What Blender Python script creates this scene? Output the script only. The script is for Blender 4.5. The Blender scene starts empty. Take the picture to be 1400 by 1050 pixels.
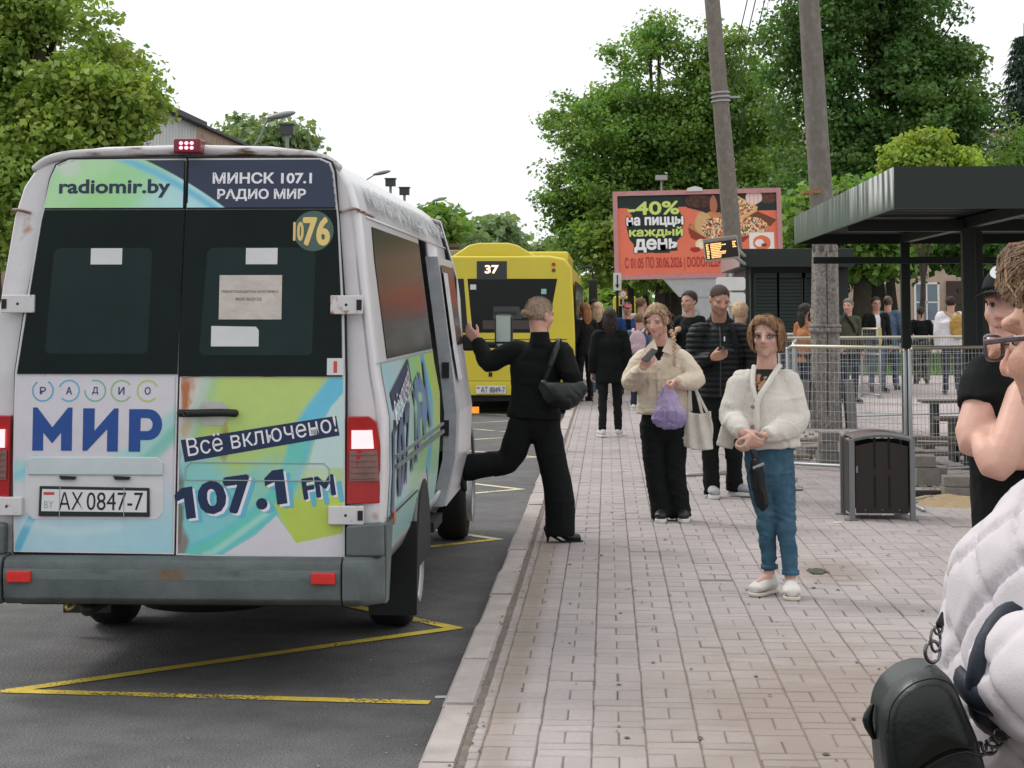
import bpy, bmesh, math, random
import numpy as np
from mathutils import Vector, Matrix
R = math.radians
V = Vector
random.seed(7); RNG = np.random.default_rng(7)
SC = bpy.context.scene
COL = SC.collection

# ---------------------------------------------------------------- camera, light, exposure
F_PX, CX, CY = 2600.0, 700.0, 525.0
YAW, PITCH, EYE = math.atan(130 / 2600), R(4.0), 1.6
PY = 425 - F_PX * math.tan(PITCH)                  # row of the principal point (the lens is shifted)
cam_d = bpy.data.cameras.new('camera'); cam = bpy.data.objects.new('camera', cam_d); COL.objects.link(cam)
cam_d.sensor_width = 36; cam_d.lens = F_PX / 1400 * 36
cam_d.shift_y = -(CY - PY) / 1400
cam_d.clip_start = 0.1; cam_d.clip_end = 4000
cam.location = (0, 0, EYE); cam.rotation_euler = (math.pi / 2 + PITCH, 0, YAW)
SC.camera = cam
SC.view_settings.view_transform = 'Standard'; SC.view_settings.look = 'None'
SC.view_settings.exposure = 0.3; SC.view_settings.gamma = 1
SC.view_settings.use_curve_mapping = False
SUN_EL, SUN_AZ = 50.0, 305.0
w = bpy.data.worlds.new('World'); SC.world = w; w.use_nodes = True
nt = w.node_tree; nt.nodes.clear()
out = nt.nodes.new('ShaderNodeOutputWorld'); bg = nt.nodes.new('ShaderNodeBackground')
sky = nt.nodes.new('ShaderNodeTexSky'); sky.sky_type = 'NISHITA'; sky.sun_disc = False
sky.sun_elevation = R(SUN_EL); sky.sun_rotation = R(SUN_AZ); sky.dust_density = 4
# an overcast sky: the clear sky is nearly hidden by an even cloud layer, brighter overhead
tc = nt.nodes.new('ShaderNodeTexCoord'); sp = nt.nodes.new('ShaderNodeSeparateXYZ')
rp = nt.nodes.new('ShaderNodeValToRGB')
rp.color_ramp.elements[0].position = 0.0; rp.color_ramp.elements[0].color = (.93, .965, .98, 1)
rp.color_ramp.elements[1].position = 1.0; rp.color_ramp.elements[1].color = (1.0, 1.0, 1.0, 1)
gain = nt.nodes.new('ShaderNodeMath'); gain.operation = 'MULTIPLY_ADD'
gain.inputs[1].default_value = 3.0; gain.inputs[2].default_value = 9.4
ns = nt.nodes.new('ShaderNodeTexNoise'); ns.inputs['Scale'].default_value = 2.2; ns.inputs['Detail'].default_value = 4
mr = nt.nodes.new('ShaderNodeMapRange'); mr.inputs[3].default_value = .95; mr.inputs[4].default_value = 1.05
vm = nt.nodes.new('ShaderNodeVectorMath'); vm.operation = 'SCALE'
vm2 = nt.nodes.new('ShaderNodeVectorMath'); vm2.operation = 'SCALE'
mx = nt.nodes.new('ShaderNodeMix'); mx.data_type = 'RGBA'; mx.inputs[0].default_value = 0.93
nt.links.new(tc.outputs['Generated'], sp.inputs[0]); nt.links.new(sp.outputs[2], rp.inputs[0])
nt.links.new(sp.outputs[2], gain.inputs[0]); nt.links.new(tc.outputs['Generated'], ns.inputs['Vector'])
nt.links.new(ns.outputs[0], mr.inputs[0]); nt.links.new(rp.outputs[0], vm.inputs[0]); nt.links.new(gain.outputs[0], vm.inputs['Scale'])
nt.links.new(vm.outputs[0], vm2.inputs[0]); nt.links.new(mr.outputs[0], vm2.inputs['Scale'])
nt.links.new(sky.outputs[0], mx.inputs[6]); nt.links.new(vm2.outputs[0], mx.inputs[7])
nt.links.new(mx.outputs[2], bg.inputs[0]); bg.inputs[1].default_value = 0.1
nt.links.new(bg.outputs[0], out.inputs[0])
sun_d = bpy.data.lights.new('sun', 'SUN'); sun_d.energy = 1.35; sun_d.angle = R(16); sun_d.color = (1, .97, .93)
sun = bpy.data.objects.new('sun', sun_d); COL.objects.link(sun); sun.location = (0, 0, 30)
_e, _a = R(SUN_EL), R(SUN_AZ)
sdir = V((math.cos(_e) * math.sin(_a), math.cos(_e) * math.cos(_a), math.sin(_e)))
sun.rotation_euler = (-sdir).to_track_quat('-Z', 'Y').to_euler()

# ---------------------------------------------------------------- measuring helpers
_F = V((-math.sin(YAW) * math.cos(PITCH), math.cos(YAW) * math.cos(PITCH), math.sin(PITCH)))
_R = V((math.cos(YAW), math.sin(YAW), 0)); _U = _R.cross(_F)
def ray(px, py): return _F + _R * ((px - CX) / F_PX) - _U * ((py - PY) / F_PX)
def at(px, py, Y):
    d = ray(px, py); return V((0, 0, EYE)) + d * (Y / d.y)
def gr(px, py, z=0.0):
    d = ray(px, py); return V((0, 0, EYE)) + d * ((z - EYE) / d.z)

# ---------------------------------------------------------------- numpy noise
def _h(ix, iy, iz, s):
    n = (ix * 374761393 + iy * 668265263 + iz * 2147483647 + s * 974634777) & 0xffffffff
    n = ((n ^ (n >> 13)) * 1274126177) & 0xffffffff
    n = n ^ (n >> 16)
    return (n & 0xffff) / 65535.0
def vnoise(p, s=0):
    p = np.asarray(p, float); i = np.floor(p).astype(np.int64); f = p - i; f = f * f * (3 - 2 * f)
    r = 0
    for a in (0, 1):
        for b in (0, 1):
            for c in (0, 1):
                wt = (f[:, 0] if a else 1 - f[:, 0]) * (f[:, 1] if b else 1 - f[:, 1]) * (f[:, 2] if c else 1 - f[:, 2])
                r = r + wt * _h(i[:, 0] + a, i[:, 1] + b, i[:, 2] + c, s)
    return r * 2 - 1
def fbm(p, s=0, o=3):
    r = 0; a = 1.0; p = np.asarray(p, float)
    for k in range(o): r = r + a * vnoise(p * 2 ** k, s + k); a *= .5
    return r / 1.75
def S(r, g=None, b=None):                      # sRGB 0..255 to linear
    if g is None: r, g, b = r
    return tuple(((c / 255) / 12.92 if c / 255 <= .04045 else ((c / 255 + .055) / 1.055) ** 2.4) for c in (r, g, b))
def sstep(a, b, x): t = np.clip((x - a) / (b - a), 0, 1); return t * t * (3 - 2 * t)

# ---------------------------------------------------------------- materials
MATS = {}
def mat(name, col=(.5, .5, .5), rough=.6, metal=0, var=.12, vs=8, bump=0, bs=60, attr=False, spec=.4, coat=0,
        emit=None, es=1, stretch=(1, 1, 1), stretchb=None, col2=None, thr=.5, soft=.1, cs=3, sheen=0, sss=0, island=0, world=False):
    if name in MATS: return MATS[name]
    m = bpy.data.materials.new(name); m.use_nodes = True; MATS[name] = m
    n = m.node_tree; N = n.nodes.new; L = n.links.new
    b = n.nodes['Principled BSDF']
    b.inputs['Roughness'].default_value = rough; b.inputs['Metallic'].default_value = metal
    b.inputs['Specular IOR Level'].default_value = spec
    b.inputs['Coat Weight'].default_value = coat; b.inputs['Coat Roughness'].default_value = .1
    if sheen: b.inputs['Sheen Weight'].default_value = sheen
    if sss: b.inputs['Subsurface Weight'].default_value = sss; b.inputs['Subsurface Radius'].default_value = (.012, .005, .003); b.inputs['Subsurface Scale'].default_value = .6
    tcn = N('ShaderNodeTexCoord'); src = tcn.outputs['Object']
    if world: g = N('ShaderNodeNewGeometry'); src = g.outputs['Position']
    mp = N('ShaderNodeMapping'); mp.inputs['Scale'].default_value = stretch; L(src, mp.inputs[0])
    if attr:
        a = N('ShaderNodeAttribute'); a.attribute_name = 'Col'; c = a.outputs['Color']
    else:
        r = N('ShaderNodeRGB'); r.outputs[0].default_value = (*col, 1); c = r.outputs[0]
    if col2:
        t = N('ShaderNodeTexNoise'); t.inputs['Scale'].default_value = cs; t.inputs['Detail'].default_value = 5; L(mp.outputs[0], t.inputs[0])
        q = N('ShaderNodeMapRange'); q.inputs[1].default_value = thr - soft; q.inputs[2].default_value = thr + soft; L(t.outputs[0], q.inputs[0])
        x = N('ShaderNodeMix'); x.data_type = 'RGBA'; L(q.outputs[0], x.inputs[0]); L(c, x.inputs[6]); x.inputs[7].default_value = (*col2, 1); c = x.outputs[2]
    if var:
        t = N('ShaderNodeTexNoise'); t.inputs['Scale'].default_value = vs; t.inputs['Detail'].default_value = 6; t.inputs['Roughness'].default_value = .65; L(mp.outputs[0], t.inputs[0])
        q = N('ShaderNodeMapRange'); q.inputs[1].default_value = .25; q.inputs[2].default_value = .75; q.inputs[3].default_value = 1 - var; q.inputs[4].default_value = 1 + var; L(t.outputs[0], q.inputs[0])
        x = N('ShaderNodeVectorMath'); x.operation = 'SCALE'; L(c, x.inputs[0]); L(q.outputs[0], x.inputs['Scale']); c = x.outputs[0]
    if island:
        g = N('ShaderNodeNewGeometry'); oi = N('ShaderNodeObjectInfo'); ad = N('ShaderNodeMath'); ad.operation = 'ADD'
        L(g.outputs['Random Per Island'], ad.inputs[0]); L(oi.outputs['Random'], ad.inputs[1])
        fr = N('ShaderNodeMath'); fr.operation = 'FRACT'; L(ad.outputs[0], fr.inputs[0])
        q = N('ShaderNodeMapRange'); q.inputs[3].default_value = 1 - island; q.inputs[4].default_value = 1 + island; L(fr.outputs[0], q.inputs[0])
        x = N('ShaderNodeVectorMath'); x.operation = 'SCALE'; L(c, x.inputs[0]); L(q.outputs[0], x.inputs['Scale']); c = x.outputs[0]
    L(c, b.inputs['Base Color'])
    if bump:
        t = N('ShaderNodeTexNoise'); t.inputs['Scale'].default_value = bs; t.inputs['Detail'].default_value = 5
        mp2 = N('ShaderNodeMapping'); mp2.inputs['Scale'].default_value = stretchb or stretch; L(src, mp2.inputs[0]); L(mp2.outputs[0], t.inputs[0])
        u = N('ShaderNodeBump'); u.inputs['Strength'].default_value = min(1, bump); u.inputs['Distance'].default_value = .01 * max(1, bump); L(t.outputs[0], u.inputs['Height']); L(u.outputs[0], b.inputs['Normal'])
    if emit: b.inputs['Emission Color'].default_value = (*emit, 1); b.inputs['Emission Strength'].default_value = es
    return m
def glassmat(name, tint=(.8, .9, .88), alpha=.3, rough=.03):
    if name in MATS: return MATS[name]
    m = bpy.data.materials.new(name); m.use_nodes = True; MATS[name] = m
    n = m.node_tree; n.nodes.clear(); N = n.nodes.new; L = n.links.new
    o = N('ShaderNodeOutputMaterial'); t = N('ShaderNodeBsdfTransparent'); t.inputs[0].default_value = (*tint, 1)
    g = N('ShaderNodeBsdfGlossy'); g.inputs['Roughness'].default_value = rough
    fr = N('ShaderNodeFresnel'); fr.inputs[0].default_value = 1.5
    mxs = N('ShaderNodeMixShader'); ad = N('ShaderNodeMath'); ad.operation = 'ADD'; ad.inputs[1].default_value = alpha; ad.use_clamp = True
    L(fr.outputs[0], ad.inputs[0]); L(ad.outputs[0], mxs.inputs[0]); L(t.outputs[0], mxs.inputs[1]); L(g.outputs[0], mxs.inputs[2]); L(mxs.outputs[0], o.inputs[0])
    return m

# ---------------------------------------------------------------- mesh building
class MB:
    def __init__(s): s.v = []; s.f = []; s.m = []
    def add(s, vs, fs, mi=0):
        o = len(s.v); s.v += [tuple(v) for v in vs]; s.f += [tuple(i + o for i in f) for f in fs]; s.m += [mi] * len(fs); return s
    def box(s, c, size, rot=None, mi=0):
        hx, hy, hz = size[0] / 2, size[1] / 2, size[2] / 2; c = V(c)
        vs = [V((x, y, z)) for z in (-hz, hz) for x, y in ((-hx, -hy), (hx, -hy), (hx, hy), (-hx, hy))]
        if rot is not None: vs = [rot @ v for v in vs]
        return s.add([v + c for v in vs], [(0, 3, 2, 1), (4, 5, 6, 7), (0, 1, 5, 4), (1, 2, 6, 5), (2, 3, 7, 6), (3, 0, 4, 7)], mi)
    def box2(s, lo, hi, mi=0): return s.box([(a + b) / 2 for a, b in zip(lo, hi)], [abs(b - a) for a, b in zip(lo, hi)], None, mi)
    def bar(s, a, b, w=.03, d=None, up=(0, 0, 1), mi=0):
        a, b = V(a), V(b); z = (b - a); ln = z.length
        if ln < 1e-6: return s
        z.normalize(); u = V(up)
        if abs(z.dot(u)) > .98: u = V((0, 1, 0))
        x = u.cross(z).normalized(); y = z.cross(x)
        return s.box((a + b) / 2, (w, d or w, ln), Matrix((x, y, z)).transposed(), mi)
    def tube(s, pts, rad, n=10, wide=None, cap=(1, 1), k=1, mi=0, smooth=True):
        """swept tube; rad scalar/list of scalars or (rx, ry); wide = direction of rx; cap 1 round, 0 flat"""
        pts = [V(p) for p in pts]
        if not isinstance(rad, (list,)): rad = [rad] * len(pts)
        rad = [(r if isinstance(r, tuple) else (r, r)) for r in rad]
        if k > 1 and len(pts) > 2:
            P, Q = [], []
            for i in range(len(pts) - 1):
                p0, p1, p2, p3 = pts[max(i - 1, 0)], pts[i], pts[i + 1], pts[min(i + 2, len(pts) - 1)]
                for j in range(k):
                    t = j / k
                    P.append(.5 * ((2 * p1) + (p2 - p0) * t + (2 * p0 - 5 * p1 + 4 * p2 - p3) * t * t + (3 * p1 - p0 - 3 * p2 + p3) * t ** 3))
                    e = t * t * (3 - 2 * t); Q.append(tuple(rad[i][c] * (1 - e) + rad[i + 1][c] * e for c in (0, 1)))
            P.append(pts[-1]); Q.append(rad[-1]); pts, rad = P, Q
        elif k > 1:
            a, b = pts; pts = [a.lerp(b, j / k) for j in range(k + 1)]; rad = [tuple(rad[0][c] * (1 - j / k) + rad[1][c] * j / k for c in (0, 1)) for j in range(k + 1)]
        def ext(p, q, r, rr, first):
            d = (p - q).normalized(); out = []
            for a in (.45, .8, .97):
                h = math.sin(a * math.pi / 2) * min(r) ; c = max(math.cos(a * math.pi / 2), .02)
                out.append((p + d * h, (r[0] * c, r[1] * c)))
            return out
        if cap[0]:
            e = ext(pts[0], pts[1], rad[0], None, 1); pts = [x[0] for x in e[::-1]] + pts; rad = [x[1] for x in e[::-1]] + rad
        if cap[1]:
            e = ext(pts[-1], pts[-2], rad[-1], None, 0); pts = pts + [x[0] for x in e]; rad = rad + [x[1] for x in e]
        vs = []; fs = []; prev = None
        for i, p in enumerate(pts):
            t = (pts[min(i + 1, len(pts) - 1)] - pts[max(i - 1, 0)])
            t = t.normalized() if t.length > 1e-9 else V((0, 0, 1))
            if wide is not None: x = V(wide) - t * t.dot(V(wide))
            elif prev is None: x = t.orthogonal()
            else: x = prev - t * t.dot(prev)
            x.normalize(); y = t.cross(x); prev = x
            for j in range(n):
                a = 2 * math.pi * j / n; vs.append(p + x * (rad[i][0] * math.cos(a)) + y * (rad[i][1] * math.sin(a)))
        for i in range(len(pts) - 1):
            for j in range(n):
                k2 = (j + 1) % n; fs.append((i * n + j, i * n + k2, (i + 1) * n + k2, (i + 1) * n + j))
        fs.append(tuple(range(n - 1, -1, -1))); o = (len(pts) - 1) * n; fs.append(tuple(o + j for j in range(n)))
        return s.add(vs, fs, mi)
    def ell(s, c, r, rot=None, n=12, m=8, mi=0):
        c = V(c); r = (r, r, r) if not hasattr(r, '__len__') else r; vs = []; fs = []
        for i in range(1, m):
            a = math.pi * i / m
            for j in range(n):
                b = 2 * math.pi * j / n; v = V((r[0] * math.sin(a) * math.cos(b), r[1] * math.sin(a) * math.sin(b), r[2] * math.cos(a)))
                vs.append((rot @ v if rot is not None else v) + c)
        tp = V((0, 0, r[2])); bt = V((0, 0, -r[2]))
        if rot is not None: tp = rot @ tp; bt = rot @ bt
        vs += [tp + c, bt + c]; T = len(vs) - 2; B = T + 1
        for j in range(n):
            k2 = (j + 1) % n; fs.append((T, j, k2))
            for i in range(m - 2): fs.append((i * n + j, (i + 1) * n + j, (i + 1) * n + k2, i * n + k2))
            fs.append(((m - 2) * n + j, B, (m - 2) * n + k2))
        return s.add(vs, fs, mi)
    def prism(s, poly, org, ax, ay, depth, mi=0):
        """polygon in the plane (org, ax, ay), extruded by the vector depth"""
        org, ax, ay, dp = V(org), V(ax), V(ay), V(depth); n = len(poly)
        if ax.cross(ay).dot(dp) < 0: poly = poly[::-1]
        a = [org + ax * p[0] + ay * p[1] for p in poly]; b = [p + dp for p in a]
        ar = sum(poly[i][0] * poly[(i + 1) % n][1] - poly[(i + 1) % n][0] * poly[i][1] for i in range(n))
        fs = [tuple(range(n - 1, -1, -1)), tuple(range(n, 2 * n))] + [(i, (i + 1) % n, n + (i + 1) % n, n + i) for i in range(n)]
        return s.add(a + b, fs, mi)
    def lathe(s, prof, org, axis, n=24, mi=0):
        """profile [(radius, along)], revolved round axis through org"""
        ax = V(axis).normalized(); x = ax.orthogonal().normalized(); y = ax.cross(x); org = V(org); vs = []; fs = []
        for r, h in prof:
            for j in range(n):
                a = 2 * math.pi * j / n; vs.append(org + ax * h + (x * math.cos(a) + y * math.sin(a)) * r)
        for i in range(len(prof) - 1):
            for j in range(n):
                k2 = (j + 1) % n; fs.append((i * n + j, i * n + k2, (i + 1) * n + k2, (i + 1) * n + j))
        return s.add(vs, fs, mi)
    def mesh(s, name='m', normals=False):
        me = bpy.data.meshes.new(name); me.from_pydata([tuple(v) for v in s.v], [], s.f)
        if any(s.m): me.polygons.foreach_set('material_index', s.m)
        me.update()
        if normals:
            b = bmesh.new(); b.from_mesh(me); bmesh.ops.recalc_face_normals(b, faces=b.faces); b.to_mesh(me); b.free()
        return me
def root_loc(o):
    while o is not None and o.parent is not None: o = o.parent
    return o.location.copy() if o is not None else V((0, 0, 0))
def obj(name, me, m=None, parent=None, local=False, smooth=False, bevel=0, solid=0, label=None, kind=None, normals=True):
    if isinstance(me, MB): me = me.mesh(name, normals)
    me.name = name
    if m is not None:
        for x in (m if isinstance(m, (list, tuple)) else [m]): me.materials.append(x)
    if smooth: me.polygons.foreach_set('use_smooth', [True] * len(me.polygons))
    if parent is not None and not local:
        me.transform(Matrix.Translation(-root_loc(parent)))
    o = bpy.data.objects.new(name, me); COL.objects.link(o)
    if parent is not None: o.parent = parent
    if bevel:
        b = o.modifiers.new('bevel', 'BEVEL'); b.width = bevel; b.segments = 2; b.limit_method = 'ANGLE'; b.angle_limit = R(40)
        me.polygons.foreach_set('use_smooth', [True] * len(me.polygons)); wn = o.modifiers.new('wn', 'WEIGHTED_NORMAL'); wn.keep_sharp = True
    if solid: b = o.modifiers.new('solid', 'SOLIDIFY'); b.thickness = solid; b.offset = -1
    if label: o['label'] = label
    if kind: o['kind'] = kind
    return o
def thing(name, label, cat, loc=(0, 0, 0), group=None, rz=0):
    o = bpy.data.objects.new(name, None); COL.objects.link(o); o.location = loc; o.rotation_euler = (0, 0, rz); o.empty_display_size = .2
    o['label'] = label; o['category'] = cat
    if group: o['group'] = group
    return o
def tag(o, label, cat, group=None):
    o['label'] = label; o['category'] = cat
    if group: o['group'] = group
    return o
def struct(name, me, m=None, parent=None, **k):
    o = obj(name, me, m, parent, **k)
    if parent is None: o['kind'] = 'structure'
    return o
def dup(o, parent=None, label=None):
    c = o.copy(); COL.objects.link(c); c.parent = parent
    for ch in list(o.children): dup(ch, c)
    if label: c['label'] = label
    return c
def evalmesh(me, mods):
    ob = bpy.data.objects.new('tmp', me); COL.objects.link(ob)
    for t, kw in mods:
        m = ob.modifiers.new(t, t)
        for k2, v in kw.items(): setattr(m, k2, v)
    dg = bpy.context.evaluated_depsgraph_get(); dg.update()
    r = bpy.data.meshes.new_from_object(ob.evaluated_get(dg))
    bpy.data.objects.remove(ob); return r
def fuse(mb, voxel=.01, smooth=2, factor=.5):
    me = mb.mesh('raw', True)
    return evalmesh(me, [('REMESH', dict(mode='VOXEL', voxel_size=voxel))] + ([('SMOOTH', dict(factor=factor, iterations=smooth))] if smooth else []))
def getco(me):
    a = np.empty(len(me.vertices) * 3, np.float32); me.vertices.foreach_get('co', a); return a.reshape(-1, 3).astype(float)
def getno(me):
    a = np.empty(len(me.vertices) * 3, np.float32); me.vertices.foreach_get('normal', a); return a.reshape(-1, 3).astype(float)
def setco(me, c): me.vertices.foreach_set('co', np.ascontiguousarray(c, np.float32).ravel()); me.update()
def setcol(me, c):
    a = me.color_attributes.new('Col', 'FLOAT_COLOR', 'POINT'); d = np.ones((len(c), 4), np.float32); d[:, :3] = c; a.data.foreach_set('color', d.ravel())
def cut(me, fn):
    """delete vertices where fn(co) is true"""
    k = fn(getco(me)); b = bmesh.new(); b.from_mesh(me); b.verts.ensure_lookup_table()
    bmesh.ops.delete(b, geom=[v for v, q in zip(b.verts, k) if q], context='VERTS'); b.to_mesh(me); b.free(); return me
def grid(name, x0, x1, z0, z1, step, fpos, fcol=None, keep=None):
    """dense sheet; fpos(x, z) arrays to points, fcol(x, z) to colours"""
    nx, nz = max(2, int(abs(x1 - x0) / step) + 1), max(2, int(abs(z1 - z0) / step) + 1)
    X, Z = np.meshgrid(np.linspace(x0, x1, nx), np.linspace(z0, z1, nz)); X = X.ravel(); Z = Z.ravel()
    P = fpos(X, Z); i = np.arange((nz - 1) * nx).reshape(nz - 1, nx)[:, :-1].ravel()
    Fq = np.stack([i, i + 1, i + nx + 1, i + nx], 1)
    if keep is not None:
        kk = keep(X, Z); Fq = Fq[kk[Fq].all(1)]
    me = bpy.data.meshes.new(name); me.from_pydata(P.tolist(), [], Fq.tolist()); me.update()
    if fcol is not None: setcol(me, fcol(X, Z))
    return me
def textmesh(s, bold=0.0, spacing=1.0, extrude=0.0, align='LEFT'):
    cu = bpy.data.curves.new('t', 'FONT'); cu.body = s; cu.size = 1; cu.offset = bold; cu.space_character = spacing; cu.extrude = extrude; cu.resolution_u = 3
    cu.align_x = align
    ob = bpy.data.objects.new('t', cu); COL.objects.link(ob)
    dg = bpy.context.evaluated_depsgraph_get(); dg.update(); me = bpy.data.meshes.new_from_object(ob.evaluated_get(dg))
    bpy.data.objects.remove(ob); return me
def textfit(name, s, org, ax, ay, w, h, m, parent, bold=0.0, spacing=1.0, local=True, shear=0, lift=0):
    """text stretched to w x h with its lower left corner at org, ax / ay unit vectors"""
    me = textmesh(s, bold, spacing); c = getco(me); lo, hi = c.min(0), c.max(0)
    u = (c[:, 0] - lo[0]) / (hi[0] - lo[0]) * w; v = (c[:, 1] - lo[1]) / (hi[1] - lo[1]) * h; u = u + v * shear
    org, ax, ay = np.array(org, float), np.array(ax, float), np.array(ay, float); nn = np.cross(ax, ay)
    setco(me, org + u[:, None] * ax + v[:, None] * ay + nn * lift)
    me.materials.clear(); return obj(name, me, m, parent, local=local)

# ================================================================ GROUND, ROAD, PAVEMENT
RZ = -0.15
m_asph = mat('asphalt', (.15, .145, .145), .88, var=.3, vs=2.6, bump=1.4, bs=60, col2=(.07, .069, .07), cs=120, thr=.5, soft=.1, spec=.25)
m_ground = mat('soil', (.12, .10, .075), .95, var=.3, vs=1)
mb = MB(); mb.add([(-900, -60, -.32), (900, -60, -.32), (900, 1500, -.32), (-900, 1500, -.32)], [(0, 1, 2, 3)])
struct('ground', mb, m_ground)
mb = MB(); mb.add([(-15, -6, RZ), (-.67, -6, RZ), (-.67, 420, RZ), (-15, 420, RZ)], [(0, 1, 2, 3)])
struct('road', mb, m_asph)
mb = MB(); mb.box2((-15.2, -6, -.3), (-15, 420, 0)); struct('kerb', mb, mat('far_kerb', (.32, .3, .29), .9))
mb = MB(); mb.add([(-80, -6, -.01), (-15.2, -6, -.01), (-15.2, 420, -.01), (-80, 420, -.01)], [(0, 1, 2, 3)])
struct('verge', mb, mat('verge_grass', (.05, .08, .02), .95, var=.4, vs=2, bump=1, bs=30))

# yellow zigzag of the stop, worn
def worn(name, col):
    m = mat(name, col, .8, var=.25, vs=6)
    n = m.node_tree; N = n.nodes.new; L = n.links.new; b = n.nodes['Principled BSDF']; o = n.nodes['Material Output']
    g = N('ShaderNodeNewGeometry'); t = N('ShaderNodeTexNoise'); t.inputs['Scale'].default_value = 55; t.inputs['Detail'].default_value = 3
    t2 = N('ShaderNodeTexNoise'); t2.inputs['Scale'].default_value = 2.3; L(g.outputs['Position'], t.inputs[0]); L(g.outputs['Position'], t2.inputs[0])
    ad = N('ShaderNodeMath'); ad.operation = 'ADD'; L(t.outputs[0], ad.inputs[0]); L(t2.outputs[0], ad.inputs[1])
    q = N('ShaderNodeMapRange'); q.inputs[1].default_value = .86; q.inputs[2].default_value = .93; L(ad.outputs[0], q.inputs[0])
    tr = N('ShaderNodeBsdfTransparent'); mxs = N('ShaderNodeMixShader'); L(q.outputs[0], mxs.inputs[0]); L(tr.outputs[0], mxs.inputs[1]); L(b.outputs[0], mxs.inputs[2]); L(mxs.outputs[0], o.inputs[0])
    return m
m_yel = worn('yellow_road_paint', (.62, .46, .06)); m_yelw = worn('pale_road_paint', (.55, .5, .33))
zz = [(-.83, 8.62), (-2.76, 8.78)]
for k in range(9): zz += [(-.85, 10.62 + 4.1 * k), (-2.76, 12.75 + 4.1 * k)]
for i in range(len(zz) - 1):
    a, b = V((*zz[i], RZ + .004)), V((*zz[i + 1], RZ + .004)); d = (b - a).normalized(); p = V((-d.y, d.x, 0)) * .042
    a = a - d * .03; b = b + d * .03; mb = MB(); n = 12
    vs = []
    for j in range(n + 1):
        q = a.lerp(b, j / n); jj = random.uniform(-.004, .004); vs += [q - p + p * jj * 20, q + p]
    mb.add([v + V((0, 0, .0006 * (i % 3))) for v in vs], [(2 * j, 2 * j + 1, 2 * j + 3, 2 * j + 2) for j in range(n)])
    struct('road_marking', mb, m_yel if i < 4 else m_yelw)

# pavement: base of sand, kerb stones, single pavers
m_stone = mat('paver_stone', (.335, .296, .290), .85, var=.1, vs=35, bump=.5, bs=160, island=.07, world=True)
def dirt_layer(m, dirt=(.235, .185, .15), lim=(.5, .62)):
    """earth trodden and washed over the stones near the lamp post side: two patches with ragged edges"""
    n = m.node_tree; N = n.nodes.new; L = n.links.new; b = n.nodes['Principled BSDF']; src = b.inputs['Base Color'].links[0].from_socket
    g = N('ShaderNodeNewGeometry'); t = N('ShaderNodeTexNoise'); t.inputs['Scale'].default_value = 2.4; t.inputs['Detail'].default_value = 7; t.inputs['Roughness'].default_value = .62; L(g.outputs['Position'], t.inputs[0])
    tot = None
    for cx, cy, rx, ry in ((.95, 7.5, 1.05, 2.6), (1.3, 6.8, 1.1, 1.6), (1.45, 8.7, .45, .5), (1.35, 12.0, .32, .7), (3.6, 13.9, .9, .8), (-.42, 12, .1, 9)):
        v = N('ShaderNodeVectorMath'); v.operation = 'SUBTRACT'; L(g.outputs['Position'], v.inputs[0]); v.inputs[1].default_value = (cx, cy, 0)
        s_ = N('ShaderNodeVectorMath'); s_.operation = 'MULTIPLY'; L(v.outputs[0], s_.inputs[0]); s_.inputs[1].default_value = (1 / rx, 1 / ry, 0)
        ln = N('ShaderNodeVectorMath'); ln.operation = 'LENGTH'; L(s_.outputs[0], ln.inputs[0])
        q = N('ShaderNodeMapRange'); q.inputs[1].default_value = 1.25; q.inputs[2].default_value = .2; L(ln.outputs['Value'], q.inputs[0])
        if tot is None: tot = q.outputs[0]
        else: a = N('ShaderNodeMath'); a.operation = 'MAXIMUM'; L(tot, a.inputs[0]); L(q.outputs[0], a.inputs[1]); tot = a.outputs[0]
    a = N('ShaderNodeMath'); a.operation = 'MULTIPLY'; L(tot, a.inputs[0]); L(t.outputs[0], a.inputs[1])
    q = N('ShaderNodeMapRange'); q.inputs[1].default_value = .08; q.inputs[2].default_value = .42; q.inputs[4].default_value = .75; L(a.outputs[0], q.inputs[0])
    x = N('ShaderNodeMix'); x.data_type = 'RGBA'; L(q.outputs[0], x.inputs[0]); L(src, x.inputs[6]); x.inputs[7].default_value = (*dirt, 1)
    t3 = N('ShaderNodeTexNoise'); t3.inputs['Scale'].default_value = .9; t3.inputs['Detail'].default_value = 5; L(g.outputs['Position'], t3.inputs[0])
    q3 = N('ShaderNodeMapRange'); q3.inputs[1].default_value = .3; q3.inputs[2].default_value = .7; q3.inputs[3].default_value = .88; q3.inputs[4].default_value = 1.07; L(t3.outputs[0], q3.inputs[0])
    y = N('ShaderNodeVectorMath'); y.operation = 'SCALE'; L(x.outputs[2], y.inputs[0]); L(q3.outputs[0], y.inputs['Scale']); L(y.outputs[0], b.inputs['Base Color'])
dirt_layer(m_stone)
m_joint = mat('joint_sand', (.18, .145, .125), .95, var=.3, vs=20, bump=.8, bs=200); dirt_layer(m_joint, (.24, .18, .135))
mb = MB(); mb.add([(-.54, 1.5, -.0065), (14, 1.5, -.0065), (14, 40, -.0065), (-.54, 40, -.0065)], [(0, 1, 2, 3)])
pave = struct('pavement', mb, m_joint)
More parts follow.
